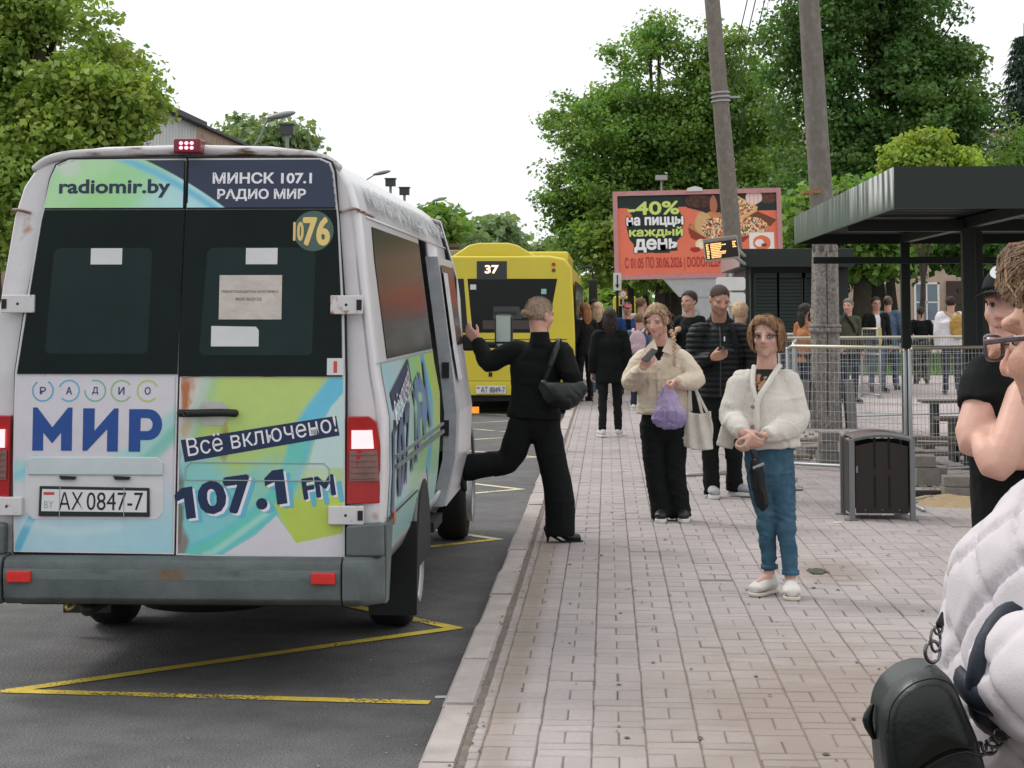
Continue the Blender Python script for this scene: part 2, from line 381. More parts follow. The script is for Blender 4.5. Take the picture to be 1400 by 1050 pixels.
# far pavement: the pieces can no longer be told apart
m_far = mat('far_paving', (.40, .345, .335), .88, var=.1, vs=9, bump=.3, bs=60)
def brick_nodes(m, col, joint, sx=.2, sy=.1):
    n = m.node_tree; N = n.nodes.new; L = n.links.new; b = n.nodes['Principled BSDF']; src = b.inputs['Base Color'].links[0].from_socket
    g = N('ShaderNodeNewGeometry'); br = N('ShaderNodeTexBrick'); L(g.outputs['Position'], br.inputs[0]); br.inputs['Scale'].default_value = 1
    br.inputs['Brick Width'].default_value = sx; br.inputs['Row Height'].default_value = sy; br.inputs['Mortar Size'].default_value = .006
    br.inputs['Color1'].default_value = (.95, .95, .95, 1); br.inputs['Color2'].default_value = (1.05, 1.05, 1.05, 1); br.inputs['Mortar'].default_value = (.5, .45, .4, 1)
    x = N('ShaderNodeMix'); x.data_type = 'RGBA'; x.blend_type = 'MULTIPLY'; x.inputs[0].default_value = 1; L(src, x.inputs[6]); L(br.outputs[0], x.inputs[7]); L(x.outputs[2], b.inputs['Base Color'])
brick_nodes(m_far, None, None)
mb = MB(); mb.add([(-.53, 34, -.001), (4.2, 34, -.001), (4.2, 420, -.001), (-.53, 420, -.001)], [(0, 1, 2, 3)])
mb.add([(4.2, 20.5, -.0015), (30, 20.5, -.0015), (30, 60, -.0015), (4.2, 60, -.0015)], [(0, 1, 2, 3)])
mb.add([(4.2, 60, -.0015), (30, 60, -.0015), (60, 420, -.0015), (4.2, 420, -.0015)], [(0, 1, 2, 3)])
mb.add([(4.2, -3, -.05), (30, -3, -.05), (30, 20.5, -.05), (4.2, 20.5, -.05)], [(0, 1, 2, 3)])
struct('far_pavement', mb, m_far)
def paver_mesh(wx, wy, h=.07, c=.0045):
    hx, hy = wx / 2 - .0020, wy / 2 - .0020
    vs = [(-hx, -hy, -h), (hx, -hy, -h), (hx, hy, -h), (-hx, hy, -h), (-hx, -hy, -c), (hx, -hy, -c), (hx, hy, -c), (-hx, hy, -c),
          (-hx + c, -hy + c, 0), (hx - c, -hy + c, 0), (hx - c, hy - c, 0), (-hx + c, hy - c, 0)]
    fs = [(8, 9, 10, 11)] + [(a, (a + 1) % 4, 4 + (a + 1) % 4, 4 + a) for a in range(4)] + [(4 + a, 4 + (a + 1) % 4, 8 + (a + 1) % 4, 8 + a) for a in range(4)]
    return vs, fs
PV = {}
for k2, (wx, wy) in {'l': (.1, .2), 't': (.2, .1), 'n': (.045, .1)}.items():
    me = bpy.data.meshes.new('paver'); me.from_pydata(*[list(q) for q in paver_mesh(wx, wy)][:1], [], paver_mesh(wx, wy)[1]); me.materials.append(m_stone); me.update(); PV[k2] = me
spots = []
def put(k2, x, y):
    spots.append((y + abs(x - .6) * .4, k2, x + random.gauss(0, .0011), y + random.gauss(0, .0011), random.gauss(-.0008, .0012), random.gauss(0, .006), random.gauss(0, .009), random.gauss(0, .009)))
x0c = -.4645
for j in range(-1, 52):
    if j == -1:
        y = 2.3
        while y < 34: put('n', x0c - .024, y); y += .1015
        continue
    xc = x0c + .1 + .2015 * j; ph = random.random() * .4; y = 1.9 + ph
    xmax = .24 * y
    while y < 34:
        if xc < .235 * y + 2.2 and (xc < 4.4):
            put('l', xc - .05, y + .1); put('l', xc + .05, y + .1); put('t', xc, y + .25); put('t', xc, y + .35)
        y += .4015 if random.random() > .03 else .5
# the ones that show: leave out those of the places where the paving is broken up
def broken(x, y): return (x > 2.55 and y > 14.6) and False
vis = [s_ for s_ in spots if s_[3] > 6.2 and -.55 < s_[2] < .219 * s_[3] - .1 + .0 * s_[3]]
vis.sort(key=lambda s_: s_[3]); single = set(id(s_) for s_ in vis[:300])
big = MB()
for s_ in spots:
    _, k2, x, y, z, rz, rx, ry = s_
    M4 = Matrix.Translation((x, y, z)) @ Matrix.Rotation(rz, 4, 'Z') @ Matrix.Rotation(rx, 4, 'X') @ Matrix.Rotation(ry, 4, 'Y')
    if id(s_) in single:
        o = bpy.data.objects.new('paver', PV[k2]); COL.objects.link(o); o.parent = pave; o.matrix_local = M4
    else:
        me = PV[k2]; big.add([M4 @ v.co for v in me.vertices], [tuple(p.vertices) for p in me.polygons])
obj('paving', big, m_stone, pave, local=True, kind='stuff')
kerb = bpy.data.objects.new('kerb', None); COL.objects.link(kerb); kerb['kind'] = 'structure'
m_kerb = mat('kerb_concrete', (.36, .315, .30), .88, var=.2, vs=4, bump=.6, bs=120, island=.07, world=True)
mb = MB(); mb.box2((-.675, -.4985, -.32), (-.535, .4985, 0)); b_ = bmesh.new()
me = mb.mesh('kerb_stone'); b_.from_mesh(me)
bmesh.ops.bevel(b_, geom=[e for e in b_.edges if all(v.co.z > -.01 for v in e.verts)], offset=.014, segments=3, affect='EDGES'); b_.to_mesh(me); b_.free()
me.materials.append(m_kerb)
for k in range(42):
    o = bpy.data.objects.new('kerb_stone', me); COL.objects.link(o); o.parent = kerb
    o.location = (random.gauss(0, .004), 2.35 + k * 1.005, random.gauss(0, .003)); o.rotation_euler = (0, 0, random.gauss(0, .003))
mb = MB(); mb.box2((-.67, 45, -.32), (-.535, 420, -.004)); obj('kerb_line', mb, m_kerb, kerb, local=True)
mb = MB(); mb.add([(-.54, 2, -.012), (-.505, 2, -.012), (-.505, 42, -.012), (-.54, 42, -.012)], [(0, 1, 2, 3)])
me = grid('gap_sand', -.545, -.505, 2, 40, .02, lambda x, y: np.stack([x, y, -.014 + .008 * fbm(np.stack([x * 25, y * 25, x * 0], 1), 3)], 1))
obj('gap_sand', me, m_joint, pave, local=True, kind='stuff')
# dark wet stain by the standing woman, laid 3 mm proud
def blob(n, r, seed, squash=1): rr = random.Random(seed); return [(math.cos(2 * math.pi * i / n) * r * (1 + rr.uniform(-.35, .35)), math.sin(2 * math.pi * i / n) * r * squash * (1 + rr.uniform(-.35, .35))) for i in range(n)]
mb = MB(); c = gr(1118, 781); q = blob(22, .06, 3, 2.0); mb.add([(c.x + a, c.y + b, .0045) for a, b in q], [tuple(range(22))])
struct('puddle', mb, mat('wet_stain', (.055, .045, .035), .25, var=.3, vs=30, spec=.5))

# lawn with blades, and a path
m_grass = mat('grass_blades', (.10, .19, .035), .8, var=.35, vs=1.5, world=True)
mb = MB(); mb.add([(4.8, 48, .02), (34, 48, .02), (34, 72, .02), (6.5, 72, .02)], [(0, 1, 2, 3)]); struct('lawn', mb, mat('lawn_soil', (.075, .15, .03), .95, var=.3, vs=2))
n = 22000; bx = RNG.uniform(5, 26, n); by = 48 + 22 * RNG.random(n) ** 1.3; bh = RNG.uniform(.08, .22, n); a = RNG.uniform(0, 6.28, n); bw = .02
dx, dy = np.cos(a) * bw, np.sin(a) * bw; lean = RNG.normal(0, .05, (n, 2))
Pv = np.stack([np.stack([bx - dx, by - dy, bx * 0 + .01], 1), np.stack([bx + dx, by + dy, bx * 0 + .01], 1), np.stack([bx + lean[:, 0], by + lean[:, 1], bh], 1)], 1).reshape(-1, 3)
me = bpy.data.meshes.new('grass'); me.from_pydata(Pv.tolist(), [], np.arange(3 * n).reshape(-1, 3).tolist()); g = obj('grass', me, m_grass); g['kind'] = 'stuff'; g['label'] = 'green lawn grass in front of the beige building'; g['category'] = 'grass'

# ================================================================ TREES
m_bark = mat('bark', (.045, .036, .028), .95, var=.3, vs=6, bump=2, bs=14, stretchb=(1, 1, .25))
def leafmat(name, col, tr=.35):
    m = mat(name, col, .5, var=.16, vs=.6, world=True, spec=.3)
    n = m.node_tree; N = n.nodes.new; L = n.links.new; b = n.nodes['Principled BSDF']; src = b.inputs['Base Color'].links[0].from_socket
    at_ = N('ShaderNodeAttribute'); at_.attribute_name = 'Col'
    x = N('ShaderNodeMix'); x.data_type = 'RGBA'; x.blend_type = 'MULTIPLY'; x.inputs[0].default_value = 1; L(src, x.inputs[6]); L(at_.outputs[0], x.inputs[7]); L(x.outputs[2], b.inputs['Base Color'])
    t = N('ShaderNodeBsdfTranslucent'); y = N('ShaderNodeVectorMath'); y.operation = 'MULTIPLY'; L(x.outputs[2], y.inputs[0]); y.inputs[1].default_value = (1.5, 1.6, .7); L(y.outputs[0], t.inputs[0])
    s_ = N('ShaderNodeMixShader'); s_.inputs[0].default_value = tr; L(b.outputs[0], s_.inputs[1]); L(t.outputs[0], s_.inputs[2]); L(s_.outputs[0], n.nodes['Material Output'].inputs[0])
    return m
m_leafL = leafmat('leaf_fresh', (.225, .31, .065)); m_leafM = leafmat('leaf_mid', (.165, .275, .062)); m_leafD = leafmat('leaf_dark', (.098, .185, .052)); m_leafP = leafmat('leaf_pale', (.19, .26, .13)); m_leafY = leafmat('leaf_bright', (.24, .33, .05)); m_need = leafmat('needles', (.035, .07, .045), .1)
def tree(name, label, base, th, tr, blobs, clumps, per, leaf, m, crad=.45, group=None, limbs=40, gap=-.12, lseed=0, shape=1.0, droop=0, cat='tree'):
    rg = np.random.default_rng(lseed + 11); base = V(base)
    t = thing(name, label, cat, base, group); tb = MB(); cb = base + V((0, 0, th))
    top = V(np.mean([b[0] for b in blobs], 0)); pts = [base - V((0, 0, .2)), base.lerp(cb, .5) + V((rg.normal(0, .08), 0, 0)), cb, cb.lerp(top, .6), V((top.x, top.y, max(b[0][2] + b[1][2] * .4 for b in blobs)))]
    tb.tube(pts, [tr * 1.3, tr, tr * .85, tr * .5, tr * .1], 10, k=3)
    cen = []; vol = np.array([b[1][0] * b[1][1] * b[1][2] for b in blobs]) ** .8; vol = vol / vol.sum()
    tries = 0
    while len(cen) < clumps and tries < clumps * 12:
        tries += 1; b = blobs[rg.choice(len(blobs), p=vol)]; d = rg.normal(size=3); d /= np.linalg.norm(d)
        p = np.array(b[0]) + d * np.array(b[1]) * (rg.random() ** .42) * (1 + .34 * vnoise(np.array([d * 2.3 + b[0][0]]), lseed)[0])
        if vnoise(np.array([p * (1.1 / crad * .45)]), lseed + 5)[0] < gap and rg.random() < .93: continue
        cen.append(p)
    cen = np.array(cen)
    for b in blobs:
        bc = V(b[0]); s0 = cb.lerp(pts[-1], random.random() * .4); mid = s0.lerp(bc, .5) + V((0, 0, .12 * (bc - s0).length * .6))
        tb.tube([s0, mid, bc], [tr * .42, tr * .26, tr * .1], 6, k=3)
        near = np.argsort(np.linalg.norm(cen - np.array(b[0]), axis=1))[:int(clumps / len(blobs))]
        for i in rg.choice(near, min(len(near), max(3, limbs // len(blobs))), replace=False):
            e = V(cen[i]); q = mid.lerp(bc, rg.random()); mm = q.lerp(e, .55) + V((rg.normal(0, .1), rg.normal(0, .1), rg.normal(0, .15) - droop * .3))
            tb.tube([q, mm, e], [tr * .11, tr * .07, tr * .025], 5, k=2)
    obj('trunk', tb, m_bark, t, smooth=True)
    N_ = len(cen) * per; ci = np.repeat(np.arange(len(cen)), per)
    cr = crad * rg.uniform(.6, 1.25, len(cen)); off = rg.normal(size=(N_, 3)); off /= np.linalg.norm(off, axis=1)[:, None]; off *= (rg.random(N_) ** .5)[:, None]
    off *= np.array([1.1, 1.1, .62 + droop]); P = cen[ci] + off * cr[ci][:, None]
    P[:, 2] -= droop * (rg.random(N_) ** 2) * 1.2
    nr = off * .6 + rg.normal(0, .55, (N_, 3)) + np.array([0, 0, .55]); nr /= np.linalg.norm(nr, axis=1)[:, None]
    ax = np.cross(nr, rg.normal(size=(N_, 3))); ax /= np.linalg.norm(ax, axis=1)[:, None]; ay = np.cross(nr, ax)
    sz = leaf * rg.uniform(.55, 1.25, N_)[:, None]
    fold = nr * sz * .16
    v = np.stack([P - ay * sz * .62, P + ax * sz * .42 * shape + fold, P + ay * sz * .62, P - ax * sz * .42 * shape + fold], 1).reshape(-1, 3)
    me = bpy.data.meshes.new('crown'); me.vertices.add(len(v)); me.vertices.foreach_set('co', v.astype(np.float32).ravel())
    me.loops.add(N_ * 4); me.loops.foreach_set('vertex_index', np.arange(N_ * 4, dtype=np.int32)); me.polygons.add(N_); me.polygons.foreach_set('loop_start', np.arange(0, N_ * 4, 4, dtype=np.int32)); me.update(calc_edges=True)
    cv = rg.normal(1, .13, (len(cen), 1)) * np.ones((1, 3)) + rg.normal(0, .05, (len(cen), 1)) * np.array([[1.6, 0, -.5]])
    lc = cv[ci] * rg.normal(1, .10, (N_, 1)); setcol(me, np.clip(np.repeat(lc, 4, 0), .3, 2))
    obj('crown', me, m, t); return t
def P3(px, py, Y): return tuple(at(px, py, Y))
def bl(px, py, Y, rpx, rpy, ry=None):
    k = Y / F_PX; return (P3(px, py, Y), (rpx * k, ry or rpx * k, rpy * k))
g_ = 'trees behind the left side of the road'
tree('maple_tree', 'big fresh-green maple crown filling the upper left corner above the minibus', (-10.2, 31, 0), 2.6, .26,
     [bl(60, 70, 31, 120, 110), bl(110, 150, 30, 105, 80), bl(-60, 130, 30, 110, 140), bl(20, 250, 29, 110, 90), bl(130, 100, 30, 50, 46), bl(170, 170, 30, 42, 34), bl(90, 20, 31, 52, 60), bl(10, -40, 31, 80, 70), bl(196, 150, 30, 20, 14), bl(-40, 330, 29, 90, 70)], 880, 66, .11, m_leafL, .46, limbs=120, gap=-.02, lseed=1)
Yb = 74
tree('linden_tree', 'broad green street tree behind the pizza billboard, its left edge over the kerb', (at(905, 430, Yb).x, Yb, 0), 3.2, .3,
     [bl(830, 190, Yb, 85, 75), bl(900, 120, Yb, 75, 80), bl(800, 250, Yb, 65, 55), bl(860, 300, Yb, 110, 70), bl(940, 220, Yb, 110, 100), bl(1010, 130, Yb, 85, 85), bl(1030, 250, Yb, 90, 100), bl(770, 180, Yb, 32, 26), bl(900, 50, Yb, 30, 28), bl(980, 60, Yb, 42, 34), bl(850, 340, Yb, 100, 45), bl(800, 305, Yb, 50, 30)], 1250, 88, .155, m_leafM, .70, limbs=140, gap=.0, lseed=2)
Yb = 64
tree('chestnut_tree', 'tallest dark green tree, behind the roofed stop and the concrete pole', (at(1195, 440, Yb).x, Yb, 0), 3, .42,
     [bl(1190, 60, Yb, 130, 110), bl(1250, 180, Yb, 110, 110), bl(1130, 200, Yb, 90, 110), bl(1090, 60, Yb, 55, 60), bl(1280, 60, Yb, 60, 55), bl(1180, 300, Yb, 150, 90), bl(1290, 280, Yb, 75, 85), bl(1190, -40, Yb, 130, 80), bl(1100, 330, Yb, 70, 50), bl(1320, 190, Yb, 42, 60)], 1350, 100, .155, m_leafD, .70, limbs=110, gap=-.16, lseed=3)
Yb = 46
tree('young_tree', 'small bright yellow-green young tree just above the stop roof', (at(1262, 430, Yb).x, Yb, 0), 1.9, .08,
     [bl(1262, 205, Yb, 36, 25), bl(1235, 225, Yb, 38, 22), bl(1295, 225, Yb, 32, 20), bl(1262, 250, Yb, 60, 25)], 120, 90, .12, m_leafY, .45, limbs=30, lseed=4)
tree('willow_tree', 'drooping olive-green tree beside the spruce at the right edge', (at(1400, 430, 60).x, 60, 0), 3, .25,
     [bl(1395, 240, 60, 55, 75), bl(1365, 290, 60, 35, 55), bl(1440, 240, 60, 60, 90)], 230, 60, .2, m_leafM, .7, limbs=40, lseed=5, droop=.6, shape=.5)
for k, (px, lb) in enumerate(((1180, 'thick dark trunk right of the olive-jacket man, low leaves hanging off it'), (1218, 'dark tree trunk with low leaves between the two stop posts'), (1150, 'slim tree half hidden by the kiosk wall'), (1350, 'leafy tree low behind the man in the black cap'))):
    Yb = 54 + (k % 2) * 2; x = at(px, 430, Yb)
    tree('park_tree', lb, (x.x, Yb, 0), 2.4, (.30, .17, .14, .16)[k], [bl(px, 300, Yb, 70, 50), bl(px + 25, 345, Yb, 50, 26), bl(px - 25, 350, Yb, 40, 22)], 130, 46, .22, (m_leafM, m_leafD)[k % 2], .6, limbs=22, lseed=20 + k, group='trees in the small park')
for k, (px, rr) in enumerate(((905, .2), (925, .24), (862, .13), (880, .12))):
    Yb = 70 + k; x = at(px, 430, Yb)
    tree('park_tree', ('dark trunk under the middle of the billboard', 'widest dark trunk left of the billboard post', 'thin trunk near the arrow sign', 'second thin trunk near the arrow sign')[k], (x.x, Yb, 0), 3, rr, [bl(px, 330, Yb, 60, 40), bl(px, 375, Yb, 45, 14)], 110, 46, .24, m_leafL if k > 1 else m_leafM, .7, limbs=14, lseed=30 + k, group='trees in the small park')
# spruce: tiers of drooping boughs
def spruce(base, h, r):
    t = thing('spruce_tree', 'dark spruce with drooping boughs at the right edge of the picture', 'tree', base); base = V(base)
    tb = MB().tube([base, base + V((0, 0, h))], [.22, .03], 8, k=4); v = []; f = []
    rg = np.random.default_rng(5)
    for i in range(46):
        z = h * (.18 + .8 * i / 46); rad = r * (1 - i / 48) ** .8
        for j in range(9):
            a = rg.uniform(0, 6.28); L_ = rad * rg.uniform(.7, 1.1); e = base + V((math.cos(a) * L_, math.sin(a) * L_, z - L_ * .28)); s0 = base + V((0, 0, z)); tb.bar(s0, e, .03)
            for q in range(34):
                tt = rg.uniform(.15, 1); p = s0.lerp(e, tt); sd = V((-math.sin(a), math.cos(a), 0)) * rg.normal(0, .14); d = V((rg.normal(0, .1), rg.normal(0, .1), -rg.uniform(.08, .3))) + (e - s0).normalized() * .1; n0 = len(v)
                w_ = V((rg.normal(), rg.normal(), 0)).normalized() * .035; v += [p + sd - w_, p + sd + w_, p + sd + d]; f.append((n0, n0 + 1, n0 + 2))
    obj('trunk', tb, m_bark, t); me = bpy.data.meshes.new('crown'); me.from_pydata([tuple(q) for q in v], [], f); me.update(); setcol(me, np.ones((len(v), 3))); obj('crown', me, m_need, t)
spruce((at(1408, 430, 66).x, 66, 0), 11.5, 2.7)
# far trees
for k, (px, py, Yb, rx, ry, m_, lb) in enumerate(((598, 320, 110, 34, 40, m_leafM, 'green tree just above the minibus roof left of the bus'), (680, 335, 150, 42, 34, m_leafP, 'pale airy tree above the yellow bus roof'), (640, 350, 130, 34, 30, m_leafP, 'small pale tree between the bus roof vent and the street lamp'), (738, 362, 160, 34, 22, m_leafP, 'low pale tree behind the right end of the bus roof'), (350, 190, 90, 62, 34, m_leafP, 'pale tree tops behind the brick building roof'), (818, 408, 170, 26, 22, m_leafM, 'rounded green tree far down the street'), (795, 425, 200, 24, 14, m_leafM, 'lowest far tree beside the bus mirror'), (852, 410, 130, 24, 24, m_leafM, 'far green tree behind the arrow sign'), (700, 395, 190, 60, 26, m_leafM, 'green tree hidden low behind the yellow bus'))):
    x = at(px, 430, Yb); tree('distant_tree', lb, (x.x, Yb, 0), 2, .2, [bl(px, py, Yb, rx, ry), bl(px + rx * .5, py + ry * .4, Yb, rx * .7, ry * .7), bl(px - rx * .5, py + ry * .5, Yb, rx * .6, ry * .6), bl(px, max(py + ry, 400), Yb, rx * .8, 22)], 150, 34, .0040 * Yb, m_, .011 * Yb, limbs=22, lseed=50 + k, group='trees far down the street', gap=-.05)

# ================================================================ BUILDINGS
m_brk = mat('beige_stone', (.47, .36, .29), .9, var=.1, vs=2, bump=.5, bs=20, world=True)
m_wf = mat('white_window_frame', (.75, .75, .73), .5, var=.04)
m_pane = mat('window_pane', (.10, .15, .19), .06, var=.3, vs=.6, spec=.9)
bb = thing('stone_building', 'long beige stone-faced building with white windows behind the park', 'building', (22, 84, 0))
mb = MB(); mb.box2((6.0, 84.2, -.2), (40, 98, 9.6)); obj('wall', mb, m_brk, bb)
# courses of facing stone, joined: each course a shallow relief
mb = MB()
for k in range(23):
    z = .1 + k * .4
    xx = 6.0 - (k % 2) * .5
    while xx < 40:
        if random.random() < .9: mb.box2((max(xx, 6) + .01, 84.19 - random.uniform(.0, .012), z), (min(xx + .99, 40), 84.21, z + .39))
        xx += 1.0
obj('facing_stones', mb, m_brk, bb, kind='stuff')
def bwin(x, z, ww, hh, nx=2, nz=2, m=m_pane):
    f = MB(); y = 84.12
    for a, b, c, d in ((x, z, x + ww, z + .09), (x, z + hh - .09, x + ww, z + hh), (x, z, x + .09, z + hh), (x + ww - .09, z, x + ww, z + hh)): f.box2((a, y, b), (c, 84.3, d))
    for i in range(1, nx): f.box2((x + ww * i / nx - .03, y + .02, z + .05), (x + ww * i / nx + .03, 84.28, z + hh - .05))
    for i in range(1, nz): f.box2((x + .05, y + .02, z + hh * i / nz - .03), (x + ww - .05, 84.27, z + hh * i / nz + .03))
    f.box2((x - .08, y - .08, z - .1), (x + ww + .08, 84.2, z - .002))
    fo = obj('window', f, m_wf, bb); p = MB().box2((x + .06, 84.15, z + .06), (x + ww - .06, 84.17, z + hh - .06)); obj('pane', p, m, fo)
sB = F_PX / 84.0
for row in range(3):
    for px in (1060, 1128, 1200, 1268, 1300, 1348, 1390, 1440, 1490):
        x = at(px, 420, 84).x; z = 1.1 + row * 3.05
        if px in (1300, 1348): continue
        bwin(x - .55, z, 1.1, 1.75)
x = at(1357, 420, 84).x; bwin(x - .9, 3.0, 1.7, 6.2, 4, 12)
x = at(1322, 420, 84).x
d = obj('door', MB().box2((x - .85, 84.05, 0), (x + .85, 84.22, 2.9)), mat('door_brown', (.05, .03, .022), .6), bb); obj('door_panel', MB().box2((x - .8, 84.0, .1), (x - .02, 84.06, 2.1)).box2((x + .02, 84.0, .1), (x + .8, 84.06, 2.1)), mat('door_brown'), d)
lp = thing('wall_lamp', 'lit round lamp over the brown door of the beige building', 'lamp', (x + .2, 83.9, 2.6)); obj('lamp_globe', MB().ell((x + .2, 83.9, 2.55), .13), mat('lamp_glow', (.9, .7, .4), .4, emit=(1, .72, .4), es=3), lp, smooth=True); obj('lamp_bracket', MB().box2((x + .15, 83.9, 2.66), (x + .25, 84.1, 2.72)), mat('dark_steel', (.02, .022, .022), .5), lp)
# left brick building with a pitched roof edge, seen above the minibus
m_rb = mat('brown_brick', (.36, .25, .19), .9, var=.15, vs=1.5, world=True)
lb = thing('brick_building', 'old brown brick building with white sided bay, behind the left trees', 'building', (-15.6, 60, 0))
mb = MB(); mb.box2((-22, 45, 0), (-13.6, 80, 7.75)); obj('wall', mb, m_rb, lb)
mb = MB()
for k in range(25):
    y0 = 45 - (k % 2) * .6
    while y0 < 80: mb.box2((-13.6, max(45, y0) + .02, .1 + k * .3), (-13.575 + random.uniform(0, .012), min(80, y0 + 1.18), .38 + k * .3)); y0 += 1.2
obj('brick_courses', mb, m_rb, lb, kind='stuff')
obj('roof', MB().box2((-22.3, 44.7, 7.755), (-13.45, 80.3, 7.84)), mat('roof_dark', (.045, .045, .05), .7), lb)
bay = obj('bay', MB().box2((-13.57, 50, 0), (-12.7, 58, 7.3)), mat('grey_white_siding', (.55, .56, .56), .7, var=.1, vs=1, world=True), lb)
mb = MB()
for k in range(20): mb.box2((-12.7, 50 + k * .4 + .03, .1), (-12.67, 50.37 + k * .4, 7.3))
obj('siding_board', mb, mat('grey_white_siding'), bay)
obj('bay_roof', MB().box2((-13.7, 49.7, 7.3), (-12.4, 58.3, 7.45)), mat('roof_dark'), bay)
for yy in (60.5, 64, 68, 72): w_ = obj('window', MB().box2((-13.57, yy, 5.2), (-13.45, yy + 1.4, 6.9)), m_wf, lb); obj('pane', MB().box2((-13.46, yy + .1, 5.3), (-13.43, yy + 1.3, 6.8)), m_pane, w_)

# ================================================================ POLES, LAMPS, CRANE, WIRES
m_conc = mat('pole_concrete', (.165, .145, .125), .9, var=.18, vs=9, bump=1, bs=50, stretch=(1, 1, .6), col2=(.21, .19, .17), cs=14, thr=.6, soft=.12)
m_conc2 = mat('pole_base_concrete', (.27, .245, .22), .92, var=.3, vs=9, bump=2.2, bs=28, col2=(.12, .11, .10), cs=26, thr=.56, soft=.15)
m_steel = mat('galvanised_steel', (.42, .43, .43), .38, .85, var=.12, vs=10)
m_gsteel = mat('grey_painted_steel', (.33, .34, .34), .5, .2, var=.1)
pl = thing('concrete_pole', 'thick weathered concrete pole passing in front of the kiosk, wider at its foot', 'pole', gr(1130, 583))
b0 = gr(1130, 585); tp = at(1097, -140, b0.y); mid = at(1128, 345, b0.y); m2 = at(1128, 450, b0.y)
obj('shaft', MB().tube([mid, at(1117, 180, b0.y), tp], [.172, .155, .13], 20, cap=(0, 0), k=6), m_conc, pl, smooth=True)
# eight sided lower part with collar
mb = MB(); mb.tube([b0 - V((0, 0, .2)), m2 - V((0, 0, .02))], [(.225, .225), (.2, .2)], 8, cap=(0, 0)); mb.tube([m2 - V((0, 0, .03)), mid + V((0, 0, .1))], [(.2, .2), (.18, .18)], 8, cap=(0, 0))
obj('foot', mb, m_conc2, pl, bevel=.012)
obj('collar', MB().lathe([(.2, -.05), (.222, -.04), (.222, .015), (.205, .02), (.222, .03), (.222, .06), (.2, .07)], m2, (0, 0, 1), 20), m_conc2, pl, smooth=True)
cb_ = at(1113, 263, b0.y); obj('strap', MB().lathe([(.172, -.02), (.178, -.02), (.178, .02), (.172, .02)], cb_, (-.03, 0, 1), 20), mat('rust', (.30, .14, .06), .9, var=.4, vs=20), pl)
obj('cable', MB().tube([b0 + V((-.01, -.235, .2)), m2 + V((.01, -.21, 0)), mid + V((.0, -.185, 0))], .007, 6, k=3), mat('dark_steel'), pl)
for sx in (-1, 1):
    q = thing('pole_guard', 'grey board leaning on the ' + ('left' if sx < 0 else 'right') + ' side of the thick concrete pole foot', 'board', b0 + V((sx * .3, -.1, 0)))
    obj('board', MB().box(b0 + V((sx * .31, -.08, .33)), (.16, .05, .66), Matrix.Rotation(-sx * .06, 3, 'Y')), mat('grey_plank', (.22, .21, .2), .9, var=.25, vs=5, stretch=(3, 3, .5)), q, bevel=.005)
    obj('board_edge', MB().box(b0 + V((sx * .24, -.115, .33)), (.02, .02, .64), Matrix.Rotation(-sx * .06, 3, 'Y')), mat('dark_steel'), q)
p2 = thing('utility_pole', 'thinner concrete pole rising in front of the billboard with a wire band', 'pole', (at(1008, 430, 45).x, 45, 0))
a0, a1 = at(1016, 500, 45), at(966, -90, 45)
obj('shaft', MB().tube([a0, a1], [.235, .175], 18, cap=(0, 0), k=6), m_conc, p2, smooth=True)
q = a0.lerp(a1, (500 - 135) / 590); mb = MB()
for dz in (-.1, 0, .1): mb.lathe([(.21, dz - .02), (.23, dz - .02), (.23, dz + .02), (.21, dz + .02)], q, (a1 - a0), 16)
mb.box(q + V((.3, 0, 0)), (.3, .05, .05)); obj('wire_band', mb, m_gsteel, p2)
for k, (ax_, ay_, bx_, by_) in enumerate(((1000, 128, 1042, -40), (1012, 120, 1058, -50), (996, 100, 1035, -60))):
    a_, b_ = at(ax_, ay_, 47), at(bx_, by_, 38)
    mb = MB().tube([a_, a_.lerp(b_, .5) - V((0, 0, .12)), b_], .013, 5, k=6)
    tag(obj('overhead_wire', mb, mat('dark_steel')), ('overhead wire nearest the thinner concrete pole', 'overhead wire reaching farthest right over the linden tree', 'middle of the three overhead wires')[k], 'wire', 'overhead wires above the trees')
mb = MB(); q = at(1016, 165, 47); mb.tube([at(1000, 128, 47), q, at(1012, 120, 47)], .012, 5, k=4); mb.tube([q, at(1010, 215, 47.5)], .012, 5)
tag(obj('hanging_wire', mb, mat('dark_steel')), 'loop of wire hanging under the overhead wires before the linden tree', 'wire')
m_lamp = mat('lamp_grey', (.25, .26, .27), .5, .3, var=.05)
def street_lamp(px, py, Y, lb, arm=46, g='street lamps on the left side of the road'):
    e = at(px, py, Y); x0 = e.x - arm / F_PX * Y
    t = thing('street_lamp', lb, 'street lamp', (x0, Y, 0), g)
    obj('pole', MB().tube([(x0, Y, -.1), (x0, Y, e.z - 1.3)], [.1, .06], 8, cap=(0, 1)), m_lamp, t, smooth=True)
    obj('arm', MB().tube([(x0, Y, e.z - 1.35), (x0 + .5, Y, e.z - .75), (e.x - .3, Y, e.z - .12), (e.x, Y, e.z)], .04, 6, k=3), m_lamp, t, smooth=True)
    obj('lamp_head', MB().ell((e.x + .15, Y, e.z + .03), (.48, .17, .11), Matrix.Rotation(-.2, 3, 'Y')), m_lamp, t, smooth=True)
street_lamp(378, 159, 60, 'nearest street lamp, its head above the minibus roof beside the brick building')
street_lamp(518, 237, 98, 'second street lamp, its head right over the minibus roof edge')
street_lamp(598, 273, 121, 'third street lamp above the green tree')
street_lamp(634, 293, 142, 'fourth street lamp before the pale tree', 36)
street_lamp(684, 318, 170, 'farthest small street lamp over the bus roof', 30)
